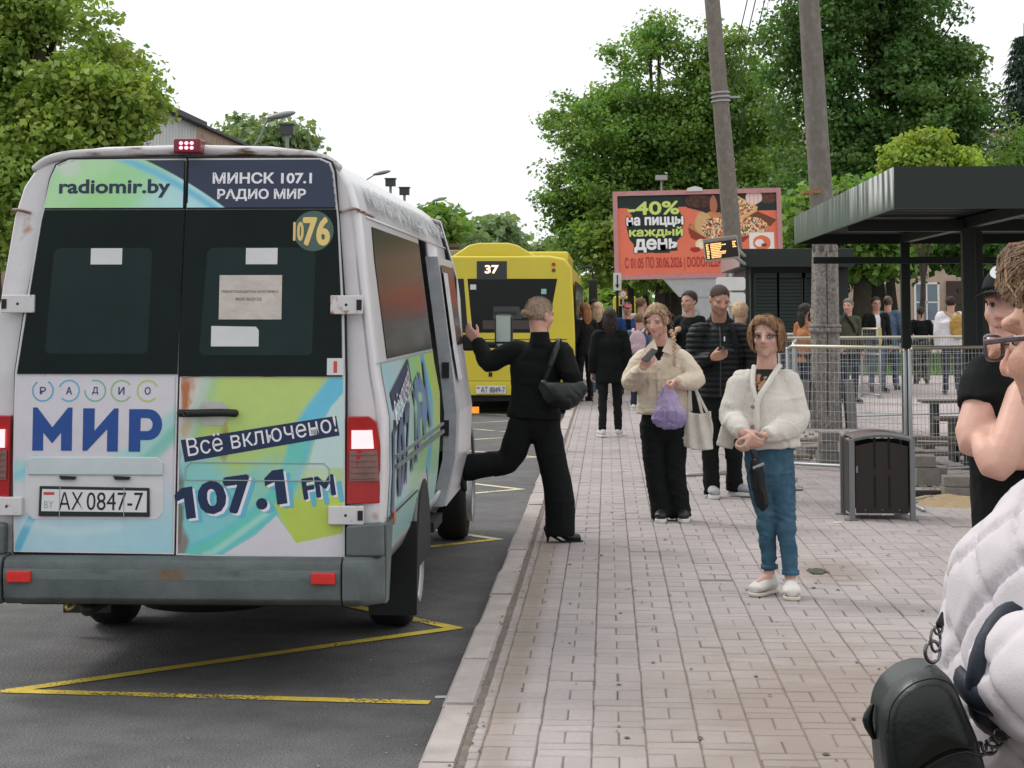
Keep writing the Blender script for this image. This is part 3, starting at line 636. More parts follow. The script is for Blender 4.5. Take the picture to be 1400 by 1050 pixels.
for k, (px, py, Y, lb) in enumerate(((393, 178, 70, 'box camera on a mast right of the nearest street lamp'), (534, 250, 96, 'box camera just over the rear of the minibus roof'), (553, 262, 98, 'pair of boxes on a mast right of the other roofline camera'))):
    e = at(px, py, Y); t = thing('camera_mast', lb, 'camera mast', (e.x, Y, 0), 'camera masts beyond the minibus')
    obj('mast', MB().tube([(e.x, Y, 0), e], .07, 8), m_lamp, t); obj('camera_box', MB().box(e, (.5, .4, .35)).box(e + V((0, 0, .21)), (.58, .48, .06)), mat('dark_box', (.05, .05, .055), .5), t)
cr = thing('tower_crane', 'thin tower crane far away above the end of the street', 'crane', (at(779, 420, 330).x, 330, 0)); m_cr = mat('crane_grey', (.38, .40, .42), .6)
def truss(mb, a, b, w_, n):
    a, b = V(a), V(b); d = (b - a).normalized(); u = V((0, 0, 1)) if abs(d.z) < .5 else V((1, 0, 0)); o_ = u * w_
    mb.bar(a, b, .28); mb.bar(a + o_, b + o_, .28)
    for i in range(n): p = a.lerp(b, i / n); q = a.lerp(b, (i + 1) / n); mb.bar(p + (o_ if i % 2 else o_ * 0), q + (o_ * 0 if i % 2 else o_), .18)
mb = MB(); truss(mb, at(777, 405, 330), at(777, 330, 330), .9, 10); obj('mast', mb, m_cr, cr)
mb = MB(); truss(mb, at(705, 337, 330), at(790, 337, 330), -.8, 16); obj('jib', mb, m_cr, cr)
mb = MB(); mb.bar(at(777, 326, 330), at(712, 336, 330), .16); mb.bar(at(777, 326, 330), at(789, 336, 330), .16); obj('tie', mb, m_cr, cr)

# ================================================================ SHELTER (roof on posts) AND KIOSK
m_green = mat('dark_green_metal', (.006, .013, .011), .45, var=.12, vs=4)
m_fadeg = mat('fascia_green', (.03, .06, .04), .5, var=.2, vs=5)
def streaks(m):
    n = m.node_tree; N = n.nodes.new; L = n.links.new; b = n.nodes['Principled BSDF']; src = b.inputs['Base Color'].links[0].from_socket
    g = N('ShaderNodeNewGeometry'); mp = N('ShaderNodeMapping'); mp.inputs['Scale'].default_value = (1, 2.2, .35); L(g.outputs['Position'], mp.inputs[0])
    t = N('ShaderNodeTexNoise'); t.inputs['Scale'].default_value = 3; t.inputs['Detail'].default_value = 6; L(mp.outputs[0], t.inputs[0])
    q = N('ShaderNodeMapRange'); q.inputs[1].default_value = .42; q.inputs[2].default_value = .60; L(t.outputs[0], q.inputs[0])
    sp_ = N('ShaderNodeSeparateXYZ'); L(g.outputs['Position'], sp_.inputs[0]); r1 = N('ShaderNodeMapRange'); r1.inputs[1].default_value = 2.45; r1.inputs[2].default_value = 2.8; L(sp_.outputs[2], r1.inputs[0])
    r2 = N('ShaderNodeMapRange'); r2.inputs[1].default_value = 19.5; r2.inputs[2].default_value = 15.8; r2.inputs[3].default_value = .12; L(sp_.outputs[1], r2.inputs[0])
    a = N('ShaderNodeMath'); a.operation = 'MULTIPLY'; L(q.outputs[0], a.inputs[0]); L(r1.outputs[0], a.inputs[1]); a2 = N('ShaderNodeMath'); a2.operation = 'MULTIPLY'; L(a.outputs[0], a2.inputs[0]); L(r2.outputs[0], a2.inputs[1])
    a3 = N('ShaderNodeMath'); a3.operation = 'MULTIPLY'; a3.inputs[1].default_value = 2.4; a3.use_clamp = True; L(a2.outputs[0], a3.inputs[0])
    x = N('ShaderNodeMix'); x.data_type = 'RGBA'; L(a3.outputs[0], x.inputs[0]); L(src, x.inputs[6]); x.inputs[7].default_value = (.6, .6, .58, 1); L(x.outputs[2], b.inputs['Base Color'])
streaks(m_fadeg)
c0 = at(1212, 285, 15.8); c1 = at(1092, 331, 24.3); X0 = (c0.x + c1.x) / 2; zb = c0.z; zt = at(1212, 228, 15.8).z; X1 = X0 + 4.6; Y0, Y1 = 15.8, 24.2
sh = thing('stop_roof', 'open shelter with a flat dark green roof on square posts at the right', 'shelter', (X0 + 1.4, 20, 0))
obj('side_fascia', MB().box2((X0, Y0 + .02, zb), (X0 + .025, Y1, zt)), m_fadeg, sh)
obj('front_fascia', MB().box2((X0 + .002, Y0, zb - .002), (X1, Y0 + .02, zt + .002)), m_green, sh)
obj('rear_fascia', MB().box2((X0 + .03, Y1, zb), (X1, Y1 + .02, zt)), m_green, sh)
obj('far_fascia', MB().box2((X1, Y0, zb), (X1 + .025, Y1, zt)), m_green, sh)
obj('roof_deck', MB().box2((X0 + .03, Y0 + .03, zt - .06), (X1 - .01, Y1 - .01, zt - .03)), m_green, sh)
mb = MB()                                             # trapezoid sheet under the deck
y = Y0 + .05; zz_ = zb + .12
while y < Y1 - .1:
    mb.add([(X0 + .04, y, zz_), (X1 - .02, y, zz_), (X1 - .02, y + .1, zz_), (X0 + .04, y + .1, zz_), (X0 + .04, y + .14, zz_ + .05), (X1 - .02, y + .14, zz_ + .05), (X0 + .04, y + .24, zz_ + .05), (X1 - .02, y + .24, zz_ + .05), (X0 + .04, y + .28, zz_), (X1 - .02, y + .28, zz_)], [(0, 1, 2, 3), (3, 2, 5, 4), (4, 5, 7, 6), (6, 7, 9, 8)]); y += .28
obj('soffit_sheet', mb, m_green, sh)
pA = gr(1298, 641); pB = gr(1172, 585); px_ = X0 + 1.32
for (x_, y_, w_) in ((px_, pA.y, .13), (px_ + .16, pA.y + .55, .16), (px_, pB.y, .11), (px_ + 2.6, pA.y, .15), (px_ + 2.6, pB.y - 2, .14)):
    y2 = min(y_, Y1 - .4) if w_ < .15 else y_
    po = obj('post', MB().box2((x_ - w_ / 2, y2 - w_ / 2, -.05), (x_ + w_ / 2, y2 + w_ / 2, zb + .1)), m_green, sh, bevel=.006)
    obj('base_plate', MB().box2((x_ - w_ * .9, y2 - w_ * .9, 0), (x_ + w_ * .9, y2 + w_ * .9, .014)), m_green, po)
obj('long_beam', MB().box2((px_ - .05, Y0 + .3, zb + .0), (px_ + .05, Y1 - .3, zb + .1)), m_green, sh)
obj('cross_beam', MB().box2((X0 + .1, pA.y - .05, zb - .03), (X1 - .1, pA.y + .05, zb + .09)), m_green, sh)
obj('cross_beam', MB().box2((X0 + .1, 22.9, zb - .28), (X1 - .1, 23.0, zb - .2)), m_green, sh)
# low walls and panel between posts
# kiosk behind
kk = thing('kiosk', 'closed dark green kiosk with ribbed roller shutters behind the concrete pole', 'kiosk', (4.4, 38, 0))
k0 = at(1012, 365, 37); zk = k0.z; zk2 = at(1012, 340, 37).z; KX = k0.x; KX1 = at(1168, 350, 37).x
obj('roof_fascia', MB().box2((KX, 37, zk), (KX1, 43, zk2)), m_green, kk, bevel=.01)
obj('side_fascia', MB().box2((KX - .02, 37.01, zk + .01), (KX - .001, 43, zk2 - .01)), mat('pink_grey_panel', (.34, .26, .24), .35, var=.2, vs=3), kk)
BX0 = at(1026, 400, 37.8).x
obj('wall', MB().box2((BX0, 37.8, 0), (KX1 - .02, 42.6, zk - .002)), m_green, kk)
for i, (pa, pb) in enumerate(((1034, 1062), (1066, 1098), (1100, 1125))):
    xa, xb = at(pa, 400, 37.7).x, at(pb, 400, 37.7).x
    fr = obj('shutter_frame', MB().box2((xa - .05, 37.72, .7), (xa, 37.8, zk - .1)).box2((xb, 37.72, .7), (xb + .05, 37.8, zk - .1)).box2((xa - .05, 37.71, zk - .2), (xb + .05, 37.8, zk - .101)), mat('frame_green', (.014, .026, .022), .4), kk)
    s_ = MB().box2((xa, 37.765, .7), (xb, 37.772, zk - .2)).mesh()
    for j in range(22): 
        zz0 = .7 + j * (zk - .92) / 22; o = obj('slat', MB().box2((xa, 37.73, zz0 + .004), (xb, 37.765, zz0 + (zk - .92) / 22 - .006)), mat('shutter_green', (.011, .024, .02), .45), fr)
obj('post', MB().box2((KX1 - .7, 37.3, 0), (KX1 - .6, 37.4, zk)), m_green, kk); obj('post', MB().box2((KX + .12, 37.3, 0), (KX + .2, 37.38, zk)), m_green, kk)
# departures display hung off the kiosk corner
e = at(986, 340, 35.6)
db = thing('departure_display', 'small tilted orange-lit departures display by the kiosk roof corner', 'display', e)
rot = Matrix.Rotation(R(-7), 3, 'Y'); ax_ = rot @ V((1, 0, 0)); az_ = rot @ V((0, 0, 1)); k_ = 35.6 / F_PX
obj('housing', MB().box(e, (47 * k_, .14, 31 * k_), rot), mat('housing_beige', (.35, .3, .25), .5), db, bevel=.01)
sc_ = obj('screen', MB().box(e + V((0, -.075, -.02)), (44 * k_, .012, 23 * k_), rot), mat('screen_black', (.01, .008, .006), .3), db)
obj('screen_header', MB().box(e + V((0, -.075, 0)) + az_ * (12.8 * k_), (44 * k_, .01, 4 * k_), rot), mat('header_grey', (.2, .19, .18), .5), db)
mb = MB(); rr = random.Random(4)
for r_ in range(9):
    zc = (9 - r_ * 2.3) * k_ - .02; x_ = -20.5 * k_
    for (wd, st) in ((3, 0), (rr.uniform(12, 24) * (1 - r_ * .035), 6), (3.5, 36)):
        if st == 36 and r_ > 3: continue
        xa = -20.5 + st
        while xa < -20.5 + st + wd: cwd = rr.uniform(.7, 1.8); mb.box(e + V((0, -.084, 0)) + ax_ * ((xa + cwd / 2) * k_) + az_ * zc, (cwd * k_, .004, 1.35 * k_), rot); xa += cwd + .35
obj('led_lines', mb, mat('led_amber', (1, .55, .2), .5, emit=(1, .52, .18), es=1.3), db, kind='stuff')
obj('bracket', MB().bar(e + V((.2, .06, .1)), V((KX + .1, 37.05, zk + .2)), .05).bar(e + V((.2, .06, -.1)), V((KX + .1, 37.05, zk + .05)), .05), m_gsteel, db)
# two pale rounded plates on a post
sg = thing('information_plates', 'two pale rounded plates, one above the other, behind the puffer-jacket man', 'sign', (at(996, 420, 33).x, 33, 0))
def rrect(w_, h_, r_, n=5): return [(sx * (w_ / 2 - r_) + r_ * math.cos(a), sy * (h_ / 2 - r_) + r_ * math.sin(a)) for sx, sy, a0 in ((1, 1, 0), (-1, 1, 90), (-1, -1, 180), (1, -1, 270)) for a in [R(a0 + 90 * i / n) for i in range(n + 1)]]
k_ = 33 / F_PX; m_plate = mat('plate_white', (.62, .62, .6), .5, var=.1, vs=3)
for py in (388, 409): e = at(999, py, 33); obj('plate', MB().prism(rrect(40 * k_, 18 * k_, 4 * k_), e, (1, 0, 0), (0, 0, 1), (0, .02, 0)), m_plate, sg, bevel=.003)
e = at(999, 388, 33); obj('post', MB().tube([(e.x, 33.06, 0), (e.x, 33.06, e.z + .15)], .03, 8), m_gsteel, sg)
# arrow sign and round sign at the kerb
e = at(844, 385, 44); k_ = 44 / F_PX
ar = thing('arrow_sign', 'narrow white plate with a black arrow pointing down, on a thin post at the kerb', 'sign', (e.x, 44, 0))
obj('plate', MB().box(e, (11 * k_, .02, 24 * k_)), m_plate, ar); obj('arrow', MB().prism([(-.9, 9), (.9, 9), (.9, -4), (3, -4), (0, -9.5), (-3, -4), (-.9, -4)], e - V((0, .013, 0)), V((k_, 0, 0)), V((0, 0, k_)), (0, -.002, 0)), mat('black_print', (.01, .01, .01), .5), ar)
obj('post', MB().tube([(e.x, 44.04, 0), (e.x, 44.04, e.z)], .03, 8), mat('dark_green_metal'), ar)
e = at(852, 402, 58); k_ = 58 / F_PX; rs = thing('round_sign', 'small round road sign low between the arrow sign and the billboard', 'sign', (e.x, 58, 0))
obj('disc', MB().lathe([(.001, -.01), (5 * k_, -.01), (5 * k_, .01), (.001, .01)], e, (0, 1, 0), 20), m_plate, rs); obj('ring', MB().lathe([(4 * k_, -.014), (5.2 * k_, -.014), (5.2 * k_, -.01)], e, (0, 1, 0), 20), mat('sign_red', (.5, .05, .04), .5), rs); obj('bar_mark', MB().bar(e + V((-.05, -.014, .05)), e + V((.05, -.014, -.05)), .025, .004), mat('black_print'), rs)
obj('post', MB().tube([(e.x, 58.03, 0), (e.x, 58.03, e.z)], .03, 8), m_gsteel, rs)

# ================================================================ BILLBOARD
YB = 50.0; kB = YB / F_PX
o0 = at(953, 319, YB); rotB = Matrix.Rotation(R(-1.2), 3, 'Y'); bx_ = rotB @ V((1, 0, 0)); bz_ = rotB @ V((0, 0, 1))
bbd = thing('billboard', 'wide coral billboard with pizza slices and a forty percent offer', 'billboard', (o0.x, YB, 0))
def BP(px, py, dy=0.0): return o0 + bx_ * ((px - 953) * kB) + bz_ * ((319 - py) * kB) + V((0, dy, 0))
def ssd(x, z, pts):    # signed inside test of polygon
    c = np.zeros(len(x), bool); n = len(pts)
    for i in range(n):
        x1, y1 = pts[i]; x2, y2 = pts[(i + 1) % n]
        c ^= ((y1 > z) != (y2 > z)) & (x < (x2 - x1) * (z - y1) / (y2 - y1 + 1e-9) + x1)
    return c
def paint_bb(x, y):
    n = len(x); P = np.stack([x, y, x * 0], 1); c = np.tile(np.array(S(226, 118, 92)), (n, 1)) * (1 + .05 * vnoise(P * .05)[:, None])
    def put_(m, col, v=.0, f=.5):
        cc = np.array(S(*col)) * (1 + v * vnoise(P * f, 9)[:, None]); c[m] = cc[m] if cc.ndim > 1 else cc
    def el(cx, cy, rx, ry): return ((x - cx) / rx) ** 2 + ((y - cy) / ry) ** 2 < 1 + .12 * vnoise(P * .25, 3)
    put_(y < 283, (22, 42, 38)); put_((y < 290) & (y < 283 + (x - 958) * .35) & (x > 958), (22, 42, 38))
    put_(ssd(x, y, [(930, 265), (1061, 265), (1061, 276), (1025, 282), (1000, 300), (985, 306), (962, 290), (940, 284)]), (38, 30, 28), .5, .3)
    put_(el(957, 275, 19, 9), (78, 48, 38), .6, .4); put_(el(1050, 272, 12, 9), (96, 62, 50), .5, .4); put_(el(976, 281, 5, 13), (176, 108, 80))
    put_(el(985, 315, 44, 22) & (y > 305), (140, 56, 40)); put_(ssd(x, y, [(940, 310), (970, 290), (1052, 300), (1050, 318), (1000, 328), (965, 326)]), (196, 128, 84), .2)
    put_(ssd(x, y, [(1022, 296), (1036, 291), (1061, 303), (1052, 312)]), (116, 64, 42))
    def pizza(m, s):
        put_(m, (226, 186, 138), .25, .5); q = vnoise(P * .42, s); put_(m & (q > .25), (196, 84, 62), .3); q = vnoise(P * .5, s + 3); put_(m & (q > .42), (236, 222, 196)); q = vnoise(P * .6, s + 6); put_(m & (q > .5), (92, 112, 52)); q = vnoise(P * .55, s + 8); put_(m & (q > .5), (90, 40, 34))
    put_(el(961, 306, 11, 16), (206, 168, 118)); pizza(el(976, 312, 17, 14), 20)
    pizza(el(1024, 311, 24, 12), 30)
    put_(ssd(x, y, [(1007, 268), (1036, 285), (1034, 291), (1004, 308), (1004, 300)]), (222, 176, 120)); pizza(ssd(x, y, [(1010, 272), (1032, 286), (1006, 304)]), 40)
    g = el(1031, 272, 11, 10); put_(g, (232, 204, 198)); put_(g & (np.abs(np.sin((x - 1031) * .55)) < .25), (190, 140, 140))
    put_(el(957, 334, 7, 7), (232, 208, 168)); put_(el(957, 335, 5, 4), (240, 226, 206)); put_(el(950, 341, 7, 4) & (y > 338), (166, 44, 40))
    put_(ssd(x, y, [(846, 283), (850, 283), (864, 300), (932, 295), (930, 318), (920, 332), (915, 345), (868, 344), (866, 332), (861, 326), (857, 308), (846, 292)]) & (x > 858), (22, 42, 38))
    put_(ssd(x, y, [(860, 283), (928, 283), (933, 296), (934, 320), (924, 330), (926, 342), (868, 344), (869, 330), (860, 322), (856, 300), (866, 296)]), (22, 42, 38))
    m = (np.abs(x - 1040) < 16.5) & (np.abs(y - 336) < 16); put_(m, (236, 228, 226)); put_(el(1040, 334, 12, 10), (222, 116, 72)); put_(el(1037, 334, 6, 5), (236, 228, 226)); put_(el(1043, 337, 4, 2.4), (120, 60, 40))
    return c
me = grid('poster', 845, 1062, 265, 375, .62, lambda x, y: np.array([tuple(BP(a, b, -.098)) for a, b in zip(x, y)]), paint_bb)
obj('poster', me, mat('poster_print', attr=True, rough=.5, var=.03), bbd)
fr = MB(); wB = 222 * kB; hB = 114 * kB; ce = BP(953.5, 320)
fr.box(ce, (wB, .18, hB), rotB)
obj('panel', fr, mat('panel_back', (.2, .2, .2), .6), bbd)
fr = MB()
for sx in (-1, 1): fr.box(ce + bx_ * (sx * wB / 2) + V((0, -.09, 0)), (.12, .14, hB + .12), rotB)
for sz in (-1, 1): fr.box(ce + bz_ * (sz * hB / 2) + V((0, -.09, 0)), (wB, .138, .12), rotB)
obj('frame', fr, mat('frame_pink', (.50, .24, .25), .5), bbd)
def bt(s, x0, x1, ytop, ybot, col, bold, outline=None, nm='lettering'):
    p = BP(x0, ybot, -.118); w_, h_ = (x1 - x0) * kB, (ybot - ytop) * kB; m = mat('print_%d_%d_%d' % col, S(*col), .5, var=.02)
    def ringt(q, mm, dz, nm2):
        for k_ in range(8 if q else 0): a_ = k_ * math.pi / 4; textfit(nm2, s, p + bx_ * (q * math.cos(a_)) + bz_ * (q * math.sin(a_)) + V((0, dz - k_ * .0002, 0)), bx_, bz_, w_, h_, mm, bbd, 0, local=False)
    if outline: ringt(1.7 * kB, outline, .012, 'lettering_edge')
    ringt(bold * h_, m, .004, 'lettering_weight')
    textfit(nm, s, p, bx_, bz_, w_, h_, m, bbd, 0, local=False)
dk = mat('print_dark', S(22, 40, 37), .5, var=.02)
bt('-40%', 860, 929, 275, 292, (206, 222, 120), .05); bt('на пиццы', 858, 934, 296, 309, (240, 238, 240), .06, dk)
bt('каждый', 861, 933, 310, 323.5, (206, 222, 120), .05); bt('день', 868, 926, 326, 343, (240, 238, 240), .06, dk)
bt('С 01.05 ПО 30.06.2026 | DODOPIZZA', 854, 985, 350, 369, (160, 38, 40), 0.0)
e = BP(955, 377); obj('column', MB().box2((e.x - .45, YB - .1, -.1), (e.x + .3, YB + .35, e.z)), mat('column_grey', (.38, .40, .41), .6), bbd)
obj('column_head', MB().prism([(-.95, 0), (.95, 0), (.45, -.55), (-.45, -.55)], V((e.x - .08, YB - .12, e.z)), V((1, 0, 0)), V((0, 0, 1)), (0, .5, 0)), mat('column_grey'), bbd)
e = BP(951, 259); obj('top_badge', MB().prism([(-11 * kB, -3 * kB), (11 * kB, -3 * kB), (10 * kB, 1.5 * kB), (0, 4 * kB), (-10 * kB, 1.5 * kB)], e + V((0, -.2, 0)), bx_, bz_, (0, .06, 0)), mat('plate_white'), bbd)
e = BP(906, 262); obj('flood_lamp', MB().bar(e, e + V((0, 0, .35)), .05).box(e + V((0, -.1, .38)), (.3, .3, .12)), m_gsteel, bbd)

# ================================================================ FENCES, BIN, BUILDING MATERIAL
def fence(lb, a, b, h, wires=True, rails=(.05,), grp='wire mesh barrier panels round the dug up paving', yel=0):
    a, b = V(a), V(b); a.z = b.z = 0; d = (b - a); L_ = d.length; d.normalize(); up = V((0, 0, 1))
    t = thing('mesh_barrier', lb, 'barrier', a, grp); tb = mat('rail_warm', (.46, .43, .34), .45, .6, var=.1, vs=6) if yel else m_steel
    mb = MB(); r_ = .05; mb.tube([a + up * (h - r_), a + up * (h - .012) + d * r_, b + up * (h - .012) - d * r_, b + up * (h - r_)], .019, 8, k=1, cap=(0, 0)); obj('top_rail', mb, tb, t, smooth=True)
    for p in (a, b): obj('upright', MB().tube([p + up * .0, p + up * (h - .04)], .019, 8), m_steel, t, smooth=True)
    for z in rails: obj('rail', MB().tube([a + up * z, b + up * z], .017, 8), m_steel, t, smooth=True)
    if wires:
        mb = MB(); z = .1
        while z < h - .03: mb.bar(a + up * z, b + up * z, .0046); z += .098
        x = .04
        while x < L_: mb.bar(a + d * x + up * .05, a + d * x + up * (h - .02), .0036); x += .049
        obj('wire_mesh', mb, m_steel, t, kind='stuff')
    for p in (a, b): obj('foot', MB().bar(p + V((0, -.25, .012)), p + V((0, .25, .012)), .04, .02), m_steel, t)
    return t
f0 = gr(1078, 640); f1 = gr(1239, 649); f2 = gr(1246, 650); f3 = gr(1420, 640)
fence('nearest mesh barrier, ending at the post beside the litter bin', f0, f1, 1.25, rails=(.05,), yel=1)
fence('mesh barrier right of the bin, passing behind the man with folded arms', f2, f3, 1.25, rails=(.05,), yel=1)
fence('second row mesh barrier crossing in front of the concrete pole foot', gr(1066, 577), gr(1238, 571), 1.22, rails=(.05, ), yel=1)
fence('second row mesh barrier behind the right shelter post', gr(1243, 571), gr(1430, 566), 1.22, rails=(.05,), yel=1)
fence('short mesh barrier just right of the red-haired woman', gr(1058, 556), gr(1132, 552), 1.22, rails=(.05, .6), yel=1)
fence('low mesh barrier left of the concrete pole standing crosswise', gr(1086, 590), gr(1092, 556), 1.18, rails=(.05,))
fence('narrow barrier with a yellow ribbon in front of the man with glasses', at(1179, 545, 36), at(1204, 545, 35.5), 1.28, rails=(.05, .25, .8), yel=1)
e = at(1202, 448, 35.4); rb = thing('ribbon', 'faded yellow ribbon hanging from the narrow barrier', 'ribbon', e)
obj('tape', MB().prism([(-.03, 0), (.04, 0), (.055, -.25), (.01, -.38), (-.02, -.2)], e, (1, 0, 0), (0, 0, 1), (0, .006, 0)), mat('ribbon_yellow', (.42, .36, .12), .6), rb)
# litter bin
m_bin = mat('bin_brown', (.013, .008, .006), .45, var=.15, vs=6); m_binf = mat('bin_frame_grey', (.17, .175, .18), .5, .3, var=.08)
b0 = gr(1162, 711); b1 = gr(1250, 709); bn = thing('litter_bin', 'dark brown litter bin with arched lid and grey metal frame', 'bin', (b0 + b1) / 2)
kx = b0.y / F_PX; xl, xr = b0.x + .02, b1.x - .03; yb = b0.y; hb = 116 * kx; dp = .42
for (x_, y_) in ((xl, yb), (xr, yb), (xl - .02, yb + dp), (xr - .02, yb + dp)):
    lg = obj('frame_leg', MB().box2((x_ - .02, y_ - .018, 0), (x_ + .02, y_ + .018, hb * .93)), m_binf, bn, bevel=.005); obj('foot_plate', MB().box2((x_ - .06, y_ - .04, 0), (x_ + .04, y_ + .04, .008)), m_binf, lg)
arc = [(xl + (xr - xl) * i / 12, hb * .93 + .035 * math.sin(math.pi * i / 12)) for i in range(13)]
for yy in (yb, yb + dp): obj('frame_arch', MB().tube([(a, yy, b) for a, b in arc], (.018, .022), 6, cap=(0, 0), wide=(0, 1, 0)), m_binf, bn)
obj('front_panel', MB().prism([(xl + .03, .05), (xr - .03, .05), (xr - .03, hb * .88)] + [(a * .86 + (xl + xr) / 2 * .14, b - .055) for a, b in arc[::-1]] + [(xl + .03, hb * .88)], (0, yb + .012, 0), (1, 0, 0), (0, 0, 1), (0, .02, 0)), m_bin, bn)
for i in (-1, 1):
    for z0, z1 in ((.09, .34), (.39, .63)):
        xx = (xl + xr) / 2 + i * .055; obj('slot', MB().box2((xx - .009, yb + .0095, z0), (xx + .009, yb + .013, z1)), mat('slot_black', (.004, .003, .003), .8), bn)
for i in range(3):
    for z0 in (.075, .66): xx = xl + .1 + i * (xr - xl - .2) / 2; obj('rivet', MB().ell((xx, yb + .011, z0), (.006, .004, .006), n=8, m=5), m_binf, bn)
for x_ in (xl - .012, xr - .008): obj('side_panel', MB().box2((x_ - .008, yb + .04, .05), (x_ + .008, yb + dp - .03, hb * .9)), m_bin, bn)
obj('rear_panel', MB().box2((xl + .03, yb + dp - .03, .05), (xr - .04, yb + dp - .01, hb * .9)), m_bin, bn)
mb = MB(); vs = []
for yy in (yb - .01, yb + dp + .01): vs += [(a, yy, b + .012 + (.0 if yy > yb + .2 else 0)) for a, b in arc]
mb.add(vs, [(i, i + 1, 14 + i, 13 + i) for i in range(12)]); obj('lid', mb, mat('lid_brown', (.09, .04, .03), .4, var=.2), bn, solid=.012, smooth=True)
obj('latch', MB().box2((xl + .03, yb - .01, .36), (xl + .045, yb + .01, .41)), m_binf, bn)
# building materials
m_cb = mat('concrete_block', (.2, .185, .165), .95, var=.2, vs=12, bump=1, bs=60); m_wood = mat('old_wood', (.17, .145, .12), .85, var=.3, vs=6, stretch=(.6, 6, 6), bump=.6, bs=40); m_dkp = mat('dark_timber', (.03, .028, .028), .8, var=.2)
def blockthing(lb, px, py, w_, h_, d_, z=0, rz=0, m=m_cb, name='concrete_block', cat='block', grp='loose concrete blocks by the barrier'):
    p = gr(px, py, z); t = thing(name, lb, cat, p, grp); rm = Matrix.Rotation(rz, 3, 'Z')
    me = MB().box(p + V((0, d_ / 2, h_ / 2)), (w_, d_, h_), rm).mesh()
    o = obj('body', me, m, t, bevel=.01); return t
def single(name, lb, cat, mb, m, grp=None, **k):
    o = obj(name, mb, m, **k); return tag(o, lb, cat, grp)
def blk(lb, px, py, w_, h_, d_, z=0, rz=0, m=None, name='concrete_block', cat='block', grp='loose blocks by the barrier'):
    p = gr(px, py, 0); me = MB().box(V((0, 0, 0)), (w_, d_, h_)).mesh(); o = obj(name, me, m or m_cb, bevel=.008); o.location = (p.x, p.y + d_ / 2, z + h_ / 2); o.rotation_euler = (0, 0, rz); return tag(o, lb, cat, grp)
blk('lower chipped block of the two lying right of the bin', 1313, 681, .28, .09, .2, 0, .05); blk('upper block resting on another, right of the bin', 1313, 681, .26, .09, .2, .092, -.05)
blk('pale block half under the mesh barrier right of the bin', 1267, 665, .22, .17, .3, 0, .1); blk('block on top of the pale one under the mesh barrier', 1267, 665, .2, .1, .28, .173, -.1)
blk('second pale block beside the right shelter post', 1284, 660, .2, .14, .3, 0, -.2)
blk('lowest block of the stack left of the bin', 1134, 633, .22, .11, .25, 0, .1); blk('middle block of the stack left of the bin', 1134, 633, .2, .1, .25, .113, -.08); blk('top block of the stack left of the bin', 1136, 633, .2, .1, .22, .216, .05)
blk('block lying behind the cardigan woman near the fence base', 1108, 622, .22, .09, .2, 0, .5)
for i, (px, py, z, w_, lb) in enumerate(((1275, 640, .28, .75, 'top grey plank of the pile behind the right barrier'), (1270, 640, .22, .85, 'second plank of the pile behind the right barrier'), (1280, 640, .12, .8, 'lowest plank of the pile behind the right barrier'), (1092, 617, .02, .6, 'flat plank on the ground behind the cardigan woman'), (1104, 611, .06, .5, 'short plank on the ground near the concrete pole'), (1085, 629, .02, .4, 'plank end on the ground at the barrier foot left of the bin'))):
    blk(lb, px, py, w_, .035, .16, z, (i * .7) % .5 - .2, m_wood, 'plank', 'plank', 'grey planks lying behind the barriers')
for z, lb in ((.0, 'lower bearer under the plank pile'), (.165, 'upper bearer in the plank pile')): blk(lb, 1268, 636, .12, .11 if z == 0 else .05, .5, z if z == 0 else .165, .1, m_wood, 'bearer', 'timber', 'timber bearers under the planks')
blk('dark beam lying along the ground right of the bin', 1278, 679, .6, .05, .08, 0, .02, m_dkp, 'dark_beam', 'beam', 'dark beams on the ground'); blk('dark beam lying beyond the two stacked blocks', 1352, 678, .5, .06, .08, 0, -.02, m_dkp, 'dark_beam', 'beam', 'dark beams on the ground')
for k, (a_, b_, lb) in enumerate(((gr(1250, 686, .02), gr(1274, 680, .02), 'grey pipe end beside the bin foot'), (gr(1250, 690, .02), gr(1263, 697, .02), 'short pale pipe poking out behind the bin foot'), (gr(1058, 668, .02), gr(1096, 668, .02), 'metal tube on the ground right of the jeans, nearer one'), (gr(1060, 657, .02), gr(1088, 656, .02), 'metal tube on the ground right of the jeans, farther one'), (gr(940, 649, .02), gr(1000, 646, .02), 'long grey tube lying behind the man in black'))):
    single('metal_tube', lb, 'tube', MB().tube([a_, b_], .018, 8), m_steel, 'metal tubes on the ground', smooth=True)
def heap(name, lb, px, py, rx, ry, h, m, seed):
    c = gr(px, py); me = grid(name, -1.1, 1.1, -1.1, 1.1, .05, lambda x, y: np.stack([c.x + x * rx, c.y + y * ry, np.maximum(0, (1 - (x * x + y * y))) ** .8 * h * (1 + .5 * fbm(np.stack([x * 3, y * 3, x * 0 + seed], 1), 2)) - .012], 1))
    o = obj(name, me, m, smooth=True); o['kind'] = 'stuff'; o['label'] = lb; o['category'] = 'sand'
heap('sand', 'thin heap of orange sand and wood chips right of the bin', 1300, 686, .45, .55, .05, mat('sand_orange', (.40, .29, .17), .95, var=.35, vs=40, bump=1.5, bs=120), 1)
heap('rubble', 'trampled earth along the foot of the second barrier row', 1170, 612, 1.0, 2.2, .05, mat('earth_grey', (.27, .22, .19), .95, var=.3, vs=14, bump=1.5, bs=60), 3)
mb = MB(); rr = random.Random(3)
for i in range(160): c = gr(rr.uniform(1255, 1345), rr.uniform(664, 692)); mb.box(c + V((0, 0, .012)), (rr.uniform(.01, .035), rr.uniform(.008, .02), .008), Matrix.Rotation(rr.uniform(0, 3), 3, 'Z'))
